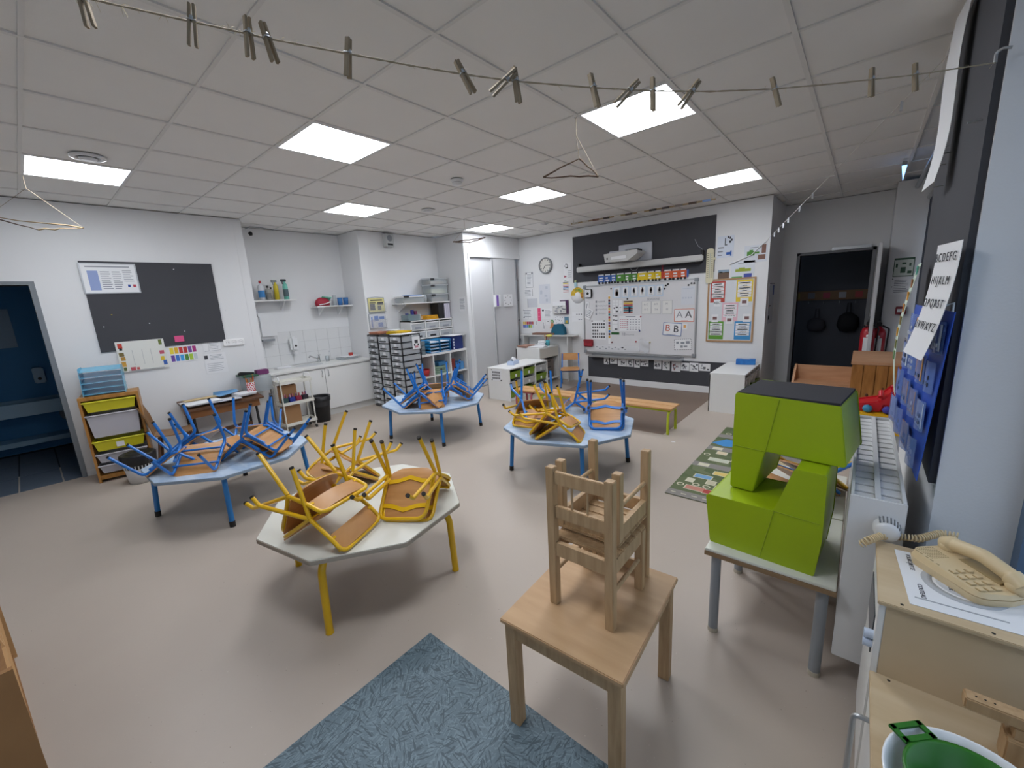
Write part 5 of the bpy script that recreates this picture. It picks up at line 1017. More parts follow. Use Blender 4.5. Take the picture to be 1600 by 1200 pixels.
for x in (WB0, WB1):
    for z in (zt, zb): MB().box(x-.03, x+.03, -.032, 0, z-.03, z+.03).build('corner_cap', GREYM, wb, .006)
tr = thing('pen_tray', 'long aluminium pen tray under the whiteboard', 'pen tray', (0, YB, zb-.09)); MB().box(WB0+.12, WB1-.15, -.11, 0, 0, .012).box(WB0+.12, WB1-.15, -.115, -.105, 0, .03).box(WB0+.12, WB1-.15, -.012, 0, 0, .06).build('tray', SILVER, tr, .003)
one('hanging_rail', 'silver magnetic rail below the whiteboard', 'rail', MB().box(WB0+.02, WB1-.2, YB-.05, YB, zb-.035, zb-.024), SILVER)
OB_ = .0205
def wsheet(name, label, px, m=PAPER, prints=(), cat='card', **k): return sheet(name, label, cat, BK, px, m, prints, off=k.pop('off', OB_), **k)
# timer box on the corner
t = thing('timer', 'square white timer clock with black rim on the whiteboard corner', 'timer', BK.loc(*BK.uv(*cw(92, 240, 0, 0)[:2])))
MB().box(-.075, .075, -.06, -.021, -.08, .08).build('housing', BLACKP, t, .015); MB().box(-.062, .062, -.064, -.06, -.067, .067).build('dial', PAPER, t, .004); MB().lathe([(0, -.07), (.024, -.07), (.024, -.064)], (0, 0, 0), 20, 'y').build('hub', BLACKP, t)
for k in range(12): an = k*math.pi/6; MB().cbox((.047*math.cos(an), -.0645, .047*math.sin(an)), (.007, .002, .007)).build('tick', INK, t)
# row of six blue picture cards
PB_ = mat('card_pale_blue', '#c2d4e6', .7); fc = ['#d99a7c', '#8a9bb5', '#7f9080', '#c8463e', '#c98a6a', '#93a070']
for k in range(6):
    x0 = 412+112*k; y0 = 152-5*k
    wsheet('picture_card', ('pale blue card with a drawn hand on the whiteboard', 'pale blue card with a small grey figure, next to the hand card', 'pale blue card with a small dark figure in the card row', 'pale blue card with a small red figure in the card row', 'pale blue card with a small orange figure in the card row', 'pale blue card with a small olive figure ending the card row')[k], cw(x0, y0, x0+98, y0+145), PB_,
           [(PAPER, [(.14, .1, .88, .92)]), (flat(fc[k]), [(.42, .2, .6, .34), (.36, .34, .66, .56), (.4, .56, .48, .72), (.54, .56, .62, .72)] if k else [(.3, .45, .7, .8), (.3, .28, .37, .5), (.42, .22, .49, .5), (.53, .24, .6, .5), (.64, .32, .7, .5)]), (INKG, [(.25, .8, .75, .83)])], group='blue picture cards on the whiteboard')
# tall coloured number strip
cols = ['#d8a53a', '#5a2c34', '#2f5f78', '#7a2c30', '#d8c04a', '#c05a3a', '#2f7a80', '#9c3434', '#d0a040', '#5c3f7a', '#a05030', '#c8b84a', '#2f6fb0', '#5a2c34', '#d8a53a']
wsheet('number_strip', 'tall narrow strip of coloured blocks on the whiteboard', cw(346, 268, 378, 900), PAPER, [(flat(c), [(.08, .02+.058*k, .92, .02+.058*(k+.82))]) for k, c in enumerate(cols)])
wsheet('letter_bars', 'grid card with small black marks beside the coloured strip', cw(412, 330, 482, 500), PAPER, [(INK, [(.1, .55, .35, .65), (.5, .5, .9, .6), (.5, .8, .95, .92)]), (INKG, [(0, .2, 1, .21), (0, .4, 1, .41), (.45, 0, .46, 1)])])
wsheet('letter_bars', 'narrow card column with black bars on the whiteboard', cw(402, 520, 472, 720), PAPER, [(INK, [(.1, .05, .4, .1), (.5, .05, .95, .12), (.1, .32, .4, .37), (.5, .35, .95, .42), (.45, .9, .95, .98)]), (INKG, [(0, .3, 1, .31), (.0, .6, 1, .61)])])
wsheet('narrow_card', 'narrow white card strip between two cards on the whiteboard', cw(488, 330, 530, 490), PAPER, [(INKG, [(0, .3, 1, .31), (0, .6, 1, .61)]), (flat('#3a5a90'), [(.4, .55, .6, .62), (.5, .9, .7, .98)])])
wsheet('colour_bars', 'card of horizontal coloured bars on the whiteboard', cw(547, 335, 672, 505), PAPER, [(flat(c), [(.02, .02+.135*k, .98, .02+.135*(k+.85))]) for k, c in enumerate(('#6f5a34', '#d8b43a', '#9c3434', '#2f8aa0', '#7a3a30', '#2f6f78', '#a04838'))]+[(flat('#5a5f9a'), [(.55, .45, .75, .95)])])
wsheet('weekly_calendar', 'white calendar sheet with red writing on the whiteboard', cw(492, 535, 780, 735), PAPER, [(flat('#c88a92'), [(.04+.1*c, .2+.13*r, .10+.1*c, .25+.13*r) for c in range(4) for r in range(5)]), (INKG, [(.36+.13*c, .22+.16*r, .42+.13*c, .27+.16*r) for c in range(5) for r in range(5)]+[(.3, .03, .75, .08)])])
wsheet('number_grid', 'white sheet of rows of black numbers on the whiteboard', cw(128, 595, 318, 845), PAPER, [(INK, [(.06+.155*c, r, .15+.155*c, r+.11) for c in range(6) for r in (.14, .3)]+[(.06+.155*c, .48, .15+.155*c, .58) for c in range(3)]+[(.06+.155*c, r, .15+.155*c, r+.10) for c in range(6) for r in (.66, .82)]), (BLACKP, [(.0, 0, .09, .06), (.85, 0, .95, .06)])])
def squig(par, u, v, hw):
    rnd_ = random.Random(int(u*1000)); n_ = 14; MB().tube([(u-hw+2*hw*i/n_, -.0208, v+rnd_.uniform(.006, .016)*(1 if i % 2 else -1)) for i in range(n_+1)], .0022, 4).build('handwriting', INKG, par)
for k, (s, x, y, sz) in enumerate((('Gris', 258, 347, 30), ('Mercredi', 282, 400, 32), ('Dictons', 270, 447, 30), ('Mars', 268, 503, 30))):
    u, v = BK.uv(*cw(x, y, 0, 0)[:2]); squig(wb, u, v, .011*len(s)+.02)
for k, y in enumerate((350, 405, 455, 508)): u, v = BK.uv(*cw(190, y, 0, 0)[:2]); MB().box(u-.014, u+.014, -.0212, -.0202, v-.02, v+.02).build('board_mark', INKG, wb)
u, v = BK.uv(*cw(635, 782, 0, 0)[:2]); squig(wb, u, v, .07)
for s, x, y in (('SEVERINE', 940, 315), ('18', 545, 775)): u, v = BK.uv(*cw(x, y, 0, 0)[:2]); text('handwriting', s, .05 if s != '18' else .075, INKG, wb, (u, -.0208, v), (math.pi/2, 0, 0))
for k, (x, tx) in enumerate(((790, 'A C\nB O'), (920, 'A 9\n2 6'), (1060, 'M\nO'))):
    s = wsheet('writing_card', 'white card with drawn letters, '+('next to the colour bars', 'between two writing cards', 'below the written name end')[k], cw(x, 345-6*k, x+118+8*(k == 2), 508), mat('paper_off_white', '#e0e0dd', .8), words=[(tx.split('\n')[0], .45, .25, .2, INKG), (tx.split('\n')[1], .5, .65, .2, INKG)], frame=None, prints=[(INKG, [(0, 0, 1, .012), (0, .988, 1, 1), (0, 0, .015, 1), (.985, 0, 1, 1)])])
OR_ = flat('#d97a5a'); BL_ = flat('#4f74b0')
def bordered(c): return (c, [(0, 0, 1, .045), (0, .955, 1, 1), (0, 0, .03, 1), (.97, 0, 1, 1)])
wsheet('letter_card', 'orange-edged card with two capital letters A', cw(1217, 445, 1475, 610), PAPER, [bordered(OR_), (OR_, [(.35, .9, .7, .93)])], words=[('A', .27, .46, .75, INKG), ('A', .72, .46, .78, INK)], tilt=.0)
wsheet('letter_card', 'blue-edged tilted card with an orange B and a black B', cw(1070, 625, 1310, 795), PAPER, [bordered(BL_), (INKG, [(.22, .9, .7, .93)])], words=[('B', .25, .45, .7, flat('#c0563a')), ('B', .70, .48, .75, INK)], tilt=.07, off=.022)
wsheet('small_card', 'small square card with an orange disc beside the letter B card', cw(1322, 636, 1385, 710), PAPER, [(flat('#dba35c'), [(.25, .25, .75, .75)])], off=.0215)
wsheet('picture_sheet', 'white sheet with a dashed black border and grey round drawings', cw(1217, 835, 1440, 985), PAPER, [(INK, [(.02+.11*k, 0, .08+.11*k, .04) for k in range(9)]+[(.02+.11*k, .96, .08+.11*k, 1) for k in range(9)]+[(0, .05+.17*k, .03, .14+.17*k) for k in range(6)]+[(.97, .05+.17*k, 1, .14+.17*k) for k in range(6)]), (INKG, [(.12, .22, .28, .42), (.38, .26, .6, .44), (.68, .2, .9, .44), (.36, .6, .5, .8), (.55, .62, .75, .76)])], tilt=-.06)
wsheet('faint_sheet', 'faint grey drawing sheet at the whiteboard top corner', cw(1310, 150, 1480, 385), flat('#d3d7de'), [(flat('#bcc4d0'), [(.1, .1, .9, .12), (.1, .58, .2, .66), (.3, .58, .4, .66), (.5, .58, .6, .66), (.7, .58, .8, .66)])])
wsheet('green_strip', 'dark green magnetic strip on the whiteboard', cw(388, 748, 492, 780), flat('#1f5a26'))
wsheet('blank_strip', 'long white paper frieze along the whiteboard bottom', cw(170, 915, 880, 1010), flat('#d9dadd'), [(INKG, [(.03+.06*k, .25+.3*(k % 2), .06+.06*k, .45+.3*(k % 2)) for k in range(10)])], off=.024)
sheetw = thing('plastic_sleeve', 'crumpled clear plastic sleeve on the paper frieze', 'sleeve', BK.loc(*BK.uv(*cw(820, 930, 0, 0)[:2])))
MB().grid(lambda u, v: (-.09+.18*u, -.032-.03*u*math.sin(v*5)**2, .1-.2*v+.02*math.sin(u*6)), 6, 6).build('film', mat('sleeve_film', '#e6e8ec', .1, alpha=.5), sheetw)
wsheet('white_leaflet', 'white folded leaflet leaning on the whiteboard edge', cw(62, 440, 135, 580), PAPER, [(INKG, lines(5))], tilt=.45, off=.03)
wsheet('white_leaflet', 'narrow white leaflet above the folded leaflet', cw(50, 355, 95, 450), PAPER, [(INKG, [(.3, .2, .5, .9)])], tilt=.2, off=.026)
wsheet('side_card', 'white card with three small peaks left of the whiteboard', c3(970, 540, 1055, 572), PAPER, [(INK, [(.4, .4, .5, .6), (.6, .4, .7, .6), (.8, .4, .9, .6)])], off=.001); wsheet('side_card', 'white card with small waves left of the whiteboard', c3(970, 580, 1055, 612), PAPER, [(INKG, [(.6, .4, .75, .6), (.82, .4, .92, .6)])], off=.001)
t = thing('red_pouch', 'dark red fabric pouch hanging from the whiteboard corner', 'pouch', BK.loc(*BK.uv(*cw(97, 890, 0, 0)[:2]))); MB().box(-.095, .095, -.07, -.03, -.06, .07).build('pouch_body', mat('red_fabric', '#9c2430', .7), t, .012); MB().prism([(-.09, .07), (.09, .07), (.09, .02), (0, -.005), (-.09, .03)], 'y', -.075, -.07).build('flap', mat('red_fabric_dark', '#86202a', .7), t)
for k, (x, y, c) in enumerate(((775, 545, '#b02c44'), (760, 730, '#2c3a90'), (712, 873, '#b03040'), (397, 880, '#7a3a40'), (895, 880, '#c9c08a'), (1442, 105, '#2a2a2e'), (1478, 105, '#2a2a2e'), (1403, 130, '#2a2a2e'), (1105, 135, '#2a2a2e'), (1132, 118, '#2a2a2e'), (1088, 178, '#2a2a2e'), (600, 312, '#2a2a2e'), (385, 178, '#2a2a2e'), (540, 950, '#2a2a2e'))):
    u, v = BK.uv(*cw(x, y, 0, 0)[:2]); one('board_magnet', ({'#b02c44': 'round pink magnet on the calendar corner', '#2c3a90': 'round navy magnet at the calendar foot', '#b03040': 'round red magnet above the paper frieze', '#7a3a40': 'small dark red magnet near the number sheet', '#c9c08a': 'small pale yellow magnet on the whiteboard', '#2a2a2e': 'small black magnet on the whiteboard'})[c], 'magnet', MB().lathe([(0, -.034), (.012, -.034), (.014, -.024), (.014, -.021)], (0, 0, 0), 12, 'y'), flat(c), 'black board magnets' if c == '#2a2a2e' else None, loc=(u, YB, v))
# pictures on the low board
for k, r in enumerate(((670, 720, 698, 760), (705, 722, 745, 758), (750, 725, 795, 772), (797, 730, 838, 775), (842, 730, 873, 780), (877, 732, 922, 772), (955, 735, 995, 788), (1003, 738, 1043, 795), (1055, 745, 1103, 803), (1106, 750, 1153, 797), (1157, 750, 1205, 803), (1210, 755, 1272, 800))):
    rnd = random.Random(k); rs = []
    for _ in range(9): x, y = rnd.uniform(.1, .75), rnd.uniform(.12, .7); rs.append((x, y, x+rnd.uniform(.08, .22), y+rnd.uniform(.08, .25)))
    sheet('picture_card', 'small black and white picture card on the low charcoal pinboard', 'picture', BK, c4(*r), PAPER, [(INK if k != 8 else flat('#7a3a3c'), rs[:5]), (INKG, rs[5:])], off=.013, group='picture cards under the whiteboard')
# train garland
cx = 252; seg = [('#2c5fae', 75), ('#2c5fae', 72), ('#2c5fae', 62), ('#4f8a34', 92), ('#4f8a34', 82), ('#4f8a34', 68), ('#e2c41e', 108), ('#e2c41e', 85), ('#e2c41e', 75), ('#c8402c', 28), ('#cf5a2c', 92), ('#cf5a2c', 92), ('#cf5a2c', 78), ('#2f62a8', 24)]
names = {'#2c5fae': 'blue', '#4f8a34': 'green', '#e2c41e': 'yellow', '#c8402c': 'red', '#cf5a2c': 'orange', '#2f62a8': 'dark blue'}
for k, (c, w_) in enumerate(seg):
    f_ = (cx-252)/1020; y0 = 520-74*f_; y1 = 612-62*f_
    A, B = BK.uv(900+(cx+2)/7.273, 360+y0/7.273), BK.uv(900+(cx+w_-2)/7.273, 360+y1/7.273); w2, h2 = B[0]-A[0], A[1]-B[1]
    t = thing('train_wagon', names[c]+' paper wagon of the train frieze above the whiteboard', 'wall decoration', ((A[0]+B[0])/2, YB-.013, (A[1]+B[1])/2), 0, 'paper train wagons')
    MB().box(-w2/2, w2/2, -.003, 0, -h2/2+.03, h2/2).build('wagon_body', flat(c), t)
    if w_ > 50:
        MB().box(-w2/2+.01, w2/2-.01, -.002, .0, h2/2, h2/2+.02).build('number_tab', PAPER, t)
        p = MB(); rnd = random.Random(k)
        for i in range(3 if k not in (3, 6) else 1): z = h2/2-.03-.04*i; p.box(-w2*.3, w2*rnd.uniform(.0, .35), -.0042, -.003, z-.022, z)
        p.build('name_label', PAPER, t)
        for x in (-w2*.28, w2*.28): MB().lathe([(0, -.006), (.02, -.006), (.02, -.001)], (x, 0, -h2/2+.022), 14, 'y').build('wheel', BLACKP, t)
    if k == 9: MB().box(-.012, .012, -.004, 0, h2/2, h2/2+.09).build('chimney', flat('#8c2a3a'), t); MB().lathe([(0, -.006), (.02, -.006), (.02, -.001)], (0, 0, h2/2+.09), 12, 'y').build('chimney_top', flat('#9c3044'), t)
    cx += w_
# projector and screen bar
def PB2(x, y): return BK.uv(900+x/7.273, 360+y/7.273)
t = thing('projector', 'pale grey short-throw projector on a wall plate over the screen bar', 'projector', (0, YB, 0))
a, b = PB2(500, 165), PB2(872, 330); MB().box(a[0], b[0], -.05, -.012, b[1], PB2(872, 125)[1]).build('wall_plate', mat('projector_plate', '#b9bcc4', .4), t, .006)
m = ((a[0]+b[0])/2); zc = (a[1]+b[1])/2
MB().box(m-.14, m+.08, -.13, -.05, zc-.02, zc+.05).build('arm', GREYM, t, .006)
MB().prism([(m-.32, zc-.14), (m+.06, zc-.14), (m+.20, zc-.05), (m+.20, zc-.01), (m-.34, zc-.03)], 'y', -.44, -.10).build('projector_body', mat('projector_body_white', '#c6c6c4', .45), t, .01)
MB().box(m-.31, m-.02, -.34, -.10, zc-.03, zc+.02).build('top_cover', mat('projector_top', '#b2b4bc', .4), t, .008); MB().box(m-.22, m+.03, -.445, -.44, zc-.115, zc-.07).build('front_plate', PAPER, t); MB().box(m-.30, m-.28, -.444, -.44, zc-.11, zc-.08).build('sensor', BLACKP, t); MB().box(m+.02, m+.17, -.3, -.16, zc-.01, zc+.02).build('lens_recess', BLACKP, t)
t = thing('screen_bar', 'long pale roll-down screen case on the charcoal pinboard', 'projector screen', (0, YB, 0)); a, b = onY(900+15/7.273, 360+450/7.273, YB-.1), onY(900+1445/7.273, 360+312/7.273, YB-.1); zz = (a.z+b.z)/2
MB().box(a.x, b.x, -.14, -.06, zz-.045, zz+.045).build('case', mat('screen_case', '#c3c3c1', .45), t, .015); MB().box(a.x+.03, b.x-.03, -.12, -.08, zz-.055, zz-.045).build('screen_slat', BLACKP, t); MB().tube([(m-.05, -.10, zz-.055), (m-.02, -.10, zz-.09), (m+.05, -.10, zz-.09), (m+.08, -.10, zz-.055)], .004, 6).build('pull_loop', SILVER, t)
for x in (a.x+.02, b.x-.02): MB().box(x-.012, x+.012, -.10, -.012, zz-.03, zz+.11).build('bracket', BLACKP, t)
MB().tube([(b.x-.15, -.014, zz+.28), (b.x-.1, -.02, zz+.18), (b.x-.03, -.03, zz+.12)], .004, 6).build('cable', GREYM, t)
# clock
t = thing('wall_clock', 'round silver wall clock beside the charcoal pinboard', 'clock', BK.loc(*BK.uv(853.3, 415))); rC = .5*(BK.uv(863.5, 415)[0]-BK.uv(843.3, 415)[0])
MB().lathe([(rC*.82, -.03), (rC*.84, -.045), (rC*.97, -.045), (rC, -.03), (rC, 0)], (0, 0, 0), 40, 'y').build('rim', mat('clock_silver', '#8f9294', .4, .4), t); MB().lathe([(0, -.03), (rC*.85, -.03)], (0, 0, 0), 40, 'y').build('dial', mat('clock_dial', '#d6d4cc', .5), t)
for k in range(12): an = k*math.pi/6; MB().cbox((rC*.7*math.cos(an), -.031, rC*.7*math.sin(an)), (.016, .002, .016)).build('hour_mark', INK, t)
for an, ln, w in ((math.radians(2), rC*.62, .008), (math.radians(-125), rC*.5, .010)): MB().bar((0, -.034, 0), (ln*math.cos(an), -.034, ln*math.sin(an)), w, .003, (0, 1, 0)).build('hand', INK, t)
# papers left of the board
sheet('printed_notice', 'white notice with dark border beside the cupboard', 'paper', BK, c3(605, 230, 668, 345), PAPER, [(INKG, [(0, 0, 1, .02), (0, .98, 1, 1), (0, 0, .03, 1), (.97, 0, 1, 1)]+lines(9, .2, .85)), (INK, [(.05, .04, .2, .12), (.8, .04, .95, .12)])])
sheet('printed_notice', 'wide white notice with a paper clip below the bordered notice', 'paper', BK, c3(597, 358, 675, 425), PAPER, [(INKG, lines(5, .05, .7)), (INK, [(.8, .1, .84, .85)])])
sheet('pale_sheet', 'plain pale grey sheet below the clip notice', 'paper', BK, c3(622, 435, 700, 500), PAPERG, [(INKG, [(0, 0, .04, 1)])])
sheet('pale_map', 'large faint printed sheet under the clock', 'paper', BK, c3(710, 325, 800, 470), flat('#d2d5dc'), [(flat('#bfc5cf'), [(.6, .1, .8, .25), (.1, .3, .3, .5), (.5, .55, .75, .65), (.6, .75, .8, .9)])])
sheet('grid_sheet', 'white sheet with faint lines above the colour squares', 'paper', BK, c3(585, 515, 672, 590), PAPER, [(INKG, lines(5, .1, .9)+[(.48, 0, .49, 1)]), (INK, [(.05, .05, .12, .15), (.05, .8, .15, .9)])])
sheet('colour_chart', 'small sheet with two rows of colour squares over the teacher desk', 'poster', BK, c3(585, 608, 674, 664), PAPER, [(flat(c), [(.03+.16*(k % 6), .08+.46*(k//6), .16+.16*(k % 6), .48+.46*(k//6))]) for k, c in enumerate(('#dfc23a', '#d8a92e', '#b8352f', '#a8304a', '#8a2c5c', '#a83a3a', '#3a3f9a', '#3f6ac0', '#3f90d0', '#4f8a3c', '#a7b83f', '#b8d0d8'))])
sheet('pink_note', 'tall bright pink strip among the papers over the desk', 'note', BK, c3(700, 508, 727, 608), flat('#e0507c'), [(flat('#ee8aa8'), [(.2, .3, .8, .34), (.2, .62, .8, .66)])])
sheet('printed_letter', 'white letter with a small dark logo beside the pink strip', 'paper', BK, c3(733, 512, 820, 592), PAPER, [(INKG, lines(6, .3, .9)), (INK, [(.03, .08, .2, .24)])])
t = thing('paper_holder', 'wall pocket filled with patterned papers and a purple folder', 'wall pocket', BK.loc(*BK.uv(*c3(885, 500, 0, 0)[:2]))); A, B = BK.uv(*c3(825, 445, 0, 0)[:2]), BK.uv(*c3(945, 548, 0, 0)[:2]); w2, h2 = (B[0]-A[0])/2, (A[1]-B[1])/2
MB().box(-w2*.1, w2, -.02, -.01, -h2, h2).build('purple_folder', flat('#4a2450'), t); MB().box(-w2, w2*.75, -.05, -.02, -h2*.9, h2*.25).build('pocket', flat('#cfcfcc'), t); MB().box(-w2*.95, w2*.7, -.045, -.025, h2*.25, h2*.85).build('papers', PAPER, t)
rnd = random.Random(3); p = MB()
for _ in range(22): x, z = rnd.uniform(-w2*.9, w2*.6), rnd.uniform(-h2*.8, h2*.15); p.box(x, x+.03, -.0515, -.05, z, z+.018)
p.build('print', INKG, t)
sheet('photo_sheet', 'white sheet with scattered black marks over the desk', 'paper', BK, c3(832, 570, 905, 635), PAPER, [(INK, [(rnd.uniform(.05, .85), 0, 0, 0) for _ in range(0)]+[(x, y, x+.06, y+.08) for x, y in ((.1, .1), (.3, .05), (.6, .1), (.85, .15), (.1, .4), (.5, .45), (.75, .5), (.2, .75), (.45, .8), (.85, .75), (.35, .35))])])
sheet('photo_card', 'small blue and yellow photo beside the white sheets', 'photo', BK, c3(910, 575, 945, 630), flat('#5f88a0'), [(flat('#c9a83a'), [(.25, .5, .75, .85)]), (flat('#4f6a4a'), [(0, .85, 1, 1)])])
for x, lab in ((690, 'thin white whistle cord card beside the colour squares'), (750, 'thin white hanging tag over the desk')): sheet('hanging_tag', lab, 'tag', BK, c3(x-8, 572+40*(x == 750), x+8, 645+30*(x == 750)), PAPER, [(INKG, [(.3, .1, .45, .9), (.6, .5, .75, .9)])])
sheet('white_tab', 'small white tab between the tags over the desk', 'paper', BK, c3(765, 600, 792, 635), PAPER, [(INK, [(.5, .2, .8, .4)])])
t = thing('cut_out_figure', 'small green and orange cut-out figure on the wall over the desk', 'wall decoration', BK.loc(*BK.uv(*c3(815, 632, 0, 0)[:2]))); MB().lathe([(0, -.006), (.035, -.006), (.035, 0)], (0, 0, .05), 16, 'y').build('head', flat('#5f9a5a'), t); MB().prism([(-.06, -.085), (.06, -.085), (.02, .03), (-.02, .03)], 'y', -.005, 0).build('body', flat('#c98a5a'), t); MB().box(-.015, .015, -.0075, -.006, .03, .06).build('face', flat('#e2c8a8'), t)
sheet('hand_poster', 'white poster with a drawn hand and a red arrow left of the pinboard', 'poster', BK, c3(905, 155, 970, 285), PAPER, [(INK, [(.1, .15, .18, .22), (.2, .05, .28, .12), (.35, .05, .42, .14), (.2, .25, .5, .32), (.45, .12, .52, .3)]), (flat('#a82a4a'), [(.02, .76, .3, .82), (.05, .72, .12, .86)]), (INKG, lines(4, .5, .98, .45, .95, .2))])
sheet('stripe_chart', 'narrow chart of coloured stripes below the hand poster', 'poster', BK, c3(895, 292, 948, 390), PAPER, [(flat(c), [(.08, .13+.105*k, .92, .19+.105*k)]) for k, c in enumerate(('#6a6a5a', '#d8c84a', '#b04a5a', '#8a4a5a', '#4f8ac0', '#2f4f6a', '#c89a9a', '#d0b0b0'))]+[(flat('#3f9a6a'), [(.3, .02, .6, .07)])])
t = thing('weather_wheel', 'half yellow half white weather wheel on the wall by the timer', 'wall decoration', BK.loc(*BK.uv(*c3(1014, 408, 0, 0)[:2]))); r_ = .145
MB().lathe([(0, -.004), (r_, -.004), (r_, 0)], (0, 0, 0), 36, 'y').build('disc', PAPER, t)
MB().prism([(r_*math.cos(a), r_*math.sin(a)) for a in [math.radians(-35+6.5*k) for k in range(34)]]+[(r_*.42*math.cos(a), r_*.42*math.sin(a)) for a in [math.radians(180-6.5*k) for k in range(30)]], 'y', -.006, -.004).build('sun_sector', flat('#cda92c'), t)
for k, (an, c) in enumerate(((75, '#7a9a3a'), (50, '#86a848'), (110, '#9a9a3a'), (140, '#d8b83a'), (15, '#b87a2c'), (-15, '#a86a2c'))): MB().cbox((.1*math.cos(math.radians(an)), -.0068, .1*math.sin(math.radians(an))), (.05, .001, .04)).build('painted_patch', flat(c), t)
t = thing('peg_figure', 'small mint and white paper figure under the pinboard corner', 'wall decoration', BK.loc(*BK.uv(*c3(1000, 315, 0, 0)[:2]))); MB().box(-.025, .025, -.02, -.014, -.07, .02).build('body', flat('#9fc2cc'), t); MB().lathe([(0, -.022), (.022, -.022), (.022, -.014)], (0, 0, .04), 12, 'y').build('head', flat('#cfd8a0'), t)
# right of the board
t = thing('thermometer', 'tall cream wooden thermometer at the pinboard edge', 'thermometer', BK.loc(*BK.uv(*c4(1272, 203, 0, 0)[:2]))); MB().prism([(p.x, p.z) for p in fil([(-.05, 0, -.25), (.05, 0, -.25), (.05, 0, .25), (-.05, 0, .25)], .045, 5, True)], 'y', -.03, -.013).build('plate', mat('thermometer_cream', '#d8d2b4', .5), t)
MB().box(-.004, .004, -.033, -.03, -.17, .18).build('tube', flat('#b8bcb4'), t)
p = MB(); [p.box(s*.028-.012, s*.028+.012, -.031, -.03, -.16+.028*k, -.155+.028*k) for k in range(13) for s in (-1, 1)]; p.build('scale', INK, t); MB().cbox((.058, -.02, .10), (.03, .012, .03)).build('knob', mat('thermometer_cream', '#d8d2b4', .5), t)
sheet('hand_poster', 'white poster with a drawn hand and a blue arrow beside the thermometer', 'poster', BK, ck(178, 68, 340, 275), flat('#d4dbe6'), [(INK, [(.45, .1, .5, .4), (.6, .02, .68, .12), (.72, .06, .8, .16), (.8, .16, .9, .26), (.7, .24, .82, .34), (.45, .4, .6, .44)]), (flat('#2c5aa8'), [(.56, .76, .8, .88), (.8, .7, .88, .94)]), (INKG, [(.05, .5, .4, .56), (.05, .68, .35, .74), (.05, .86, .3, .9)])])
sheet('food_poster', 'white poster with green leaves and brown tree pictures', 'poster', BK, ck(458, 165, 690, 320), flat('#d6dbe2'), [(flat('#4f8a34'), [(.12, .35, .45, .6), (.22, .26, .38, .35), (.45, .4, .65, .5)]), (flat('#7d5a4c'), [(.75, .0, .93, .5), (.6, .58, .92, .86)]), (INKG, [(.25, .12, .7, .16)])])
sheet('landscape_photo', 'small landscape photo of brown ground over the name board', 'photo', BK, ck(182, 415, 293, 498), flat('#6a5648'), [(flat('#8aa0b4'), [(0, 0, 1, .3)]), (flat('#3f4a44'), [(.1, .2, .4, .35), (.6, .25, 1, .35)])])
sheet('food_poster', 'white poster with a yellow-green pod and blue box pictures', 'poster', BK, ck(318, 330, 555, 500), flat('#d6dbe2'), [(flat('#9aa83a'), [(.2, .42, .85, .58), (.35, .36, .6, .42)]), (flat('#5f9a4a'), [(.05, .84, .5, .92)]), (flat('#3f4fa0'), [(.56, .7, .9, .92)]), (INKG, [(.3, .1, .65, .13)])])
u, v = BK.uv(*ck(210, 347, 0, 0)[:2]); 
t = thing('name_board', 'cork name board with five coloured group lists', 'notice board', (0, YB, 0)); A, B = BK.uv(*ck(97, 528, 0, 0)[:2]), BK.uv(*ck(512, 1148, 0, 0)[:2]); x0, x1, z0, z1 = A[0], BK.uv(*ck(555, 500, 0, 0)[:2])[0], BK.uv(*ck(70, 1140, 0, 0)[:2])[1], (A[1]+BK.uv(*ck(555, 500, 0, 0)[:2])[1])/2
x1 = (x1+B[0])/2+.01; x0 = (x0+BK.uv(*ck(70, 1140, 0, 0)[:2])[0])/2
MB().box(x0, x1, -.012, 0, z0, z1).build('board', flat('#d6dade'), t); f = MB(); e = .022
for a_ in ((x0-e, x1+e, z1, z1+e), (x0-e, x1+e, z0-e, z0), (x0-e, x0, z0, z1), (x1, x1+e, z0, z1)): f.box(a_[0], a_[1], -.02, 0, a_[2], a_[3])
f.build('frame', mat('board_wood_edge', '#b08a62', .5), t); W_, H_ = x1-x0, z1-z0
def grp(c, u0, v0, u1, v1, names, card):
    def bx_(mb, a, b, c_, d, y): return mb.box(x0+a*W_, x0+c_*W_, y-.0012, y, z1-d*H_, z1-b*H_)
    g_ = bx_(MB(), u0, v0, u1, v1, -.0125).build('colour_field', flat(c), t)
    n = len(names); dv = .042
    for k, s in enumerate(names):
        vv = v0+.03+dv*k; s_ = bx_(MB(), u0+.03, vv, u1-.03, vv+dv*.88, -.0142).build('name_strip', PAPER, g_)
        if s in ('VICTORIA', 'LUCAS'): text('name', s, .030, INK, s_, (x0+(u0+u1)/2*W_, -.0158, z1-(vv+dv*.44)*H_), (math.pi/2, 0, 0))
        else: MB().box(x0+(u0+u1)/2*W_-.0095*s, x0+(u0+u1)/2*W_+.0095*s, -.0154, -.0142, z1-(vv+dv*.62)*H_, z1-(vv+dv*.28)*H_).build('name', INK, s_)
    bx_(MB(), *card, -.0165).build('picture_card', PAPER, g_); cu, cv = (card[0]+card[2])/2, (card[1]+card[3])/2; bx_(MB(), cu-.05, cv-.025, cu+.05, cv+.025, -.0182).build('picture', flat('#7a5a5a'), g_) if c != '#b84a40' else text('letters', 'ABC', .05, INK, g_, (x0+cu*W_, -.0182, z1-cv*H_), (math.pi/2, 0, 0))
grp('#b84a40', .03, .01, .37, .36, [5, 7, 4, 5, 9, 6], (.12, .31, .28, .43))
grp('#e0c43a', .62, .01, .98, .36, [7, 3, 7, 3, 6, 5], (.72, .30, .90, .43))
grp('#e3b9c4', .32, .37, .68, .68, [6, 7, 5, 6, 'VICTORIA'], (.42, .59, .58, .72))
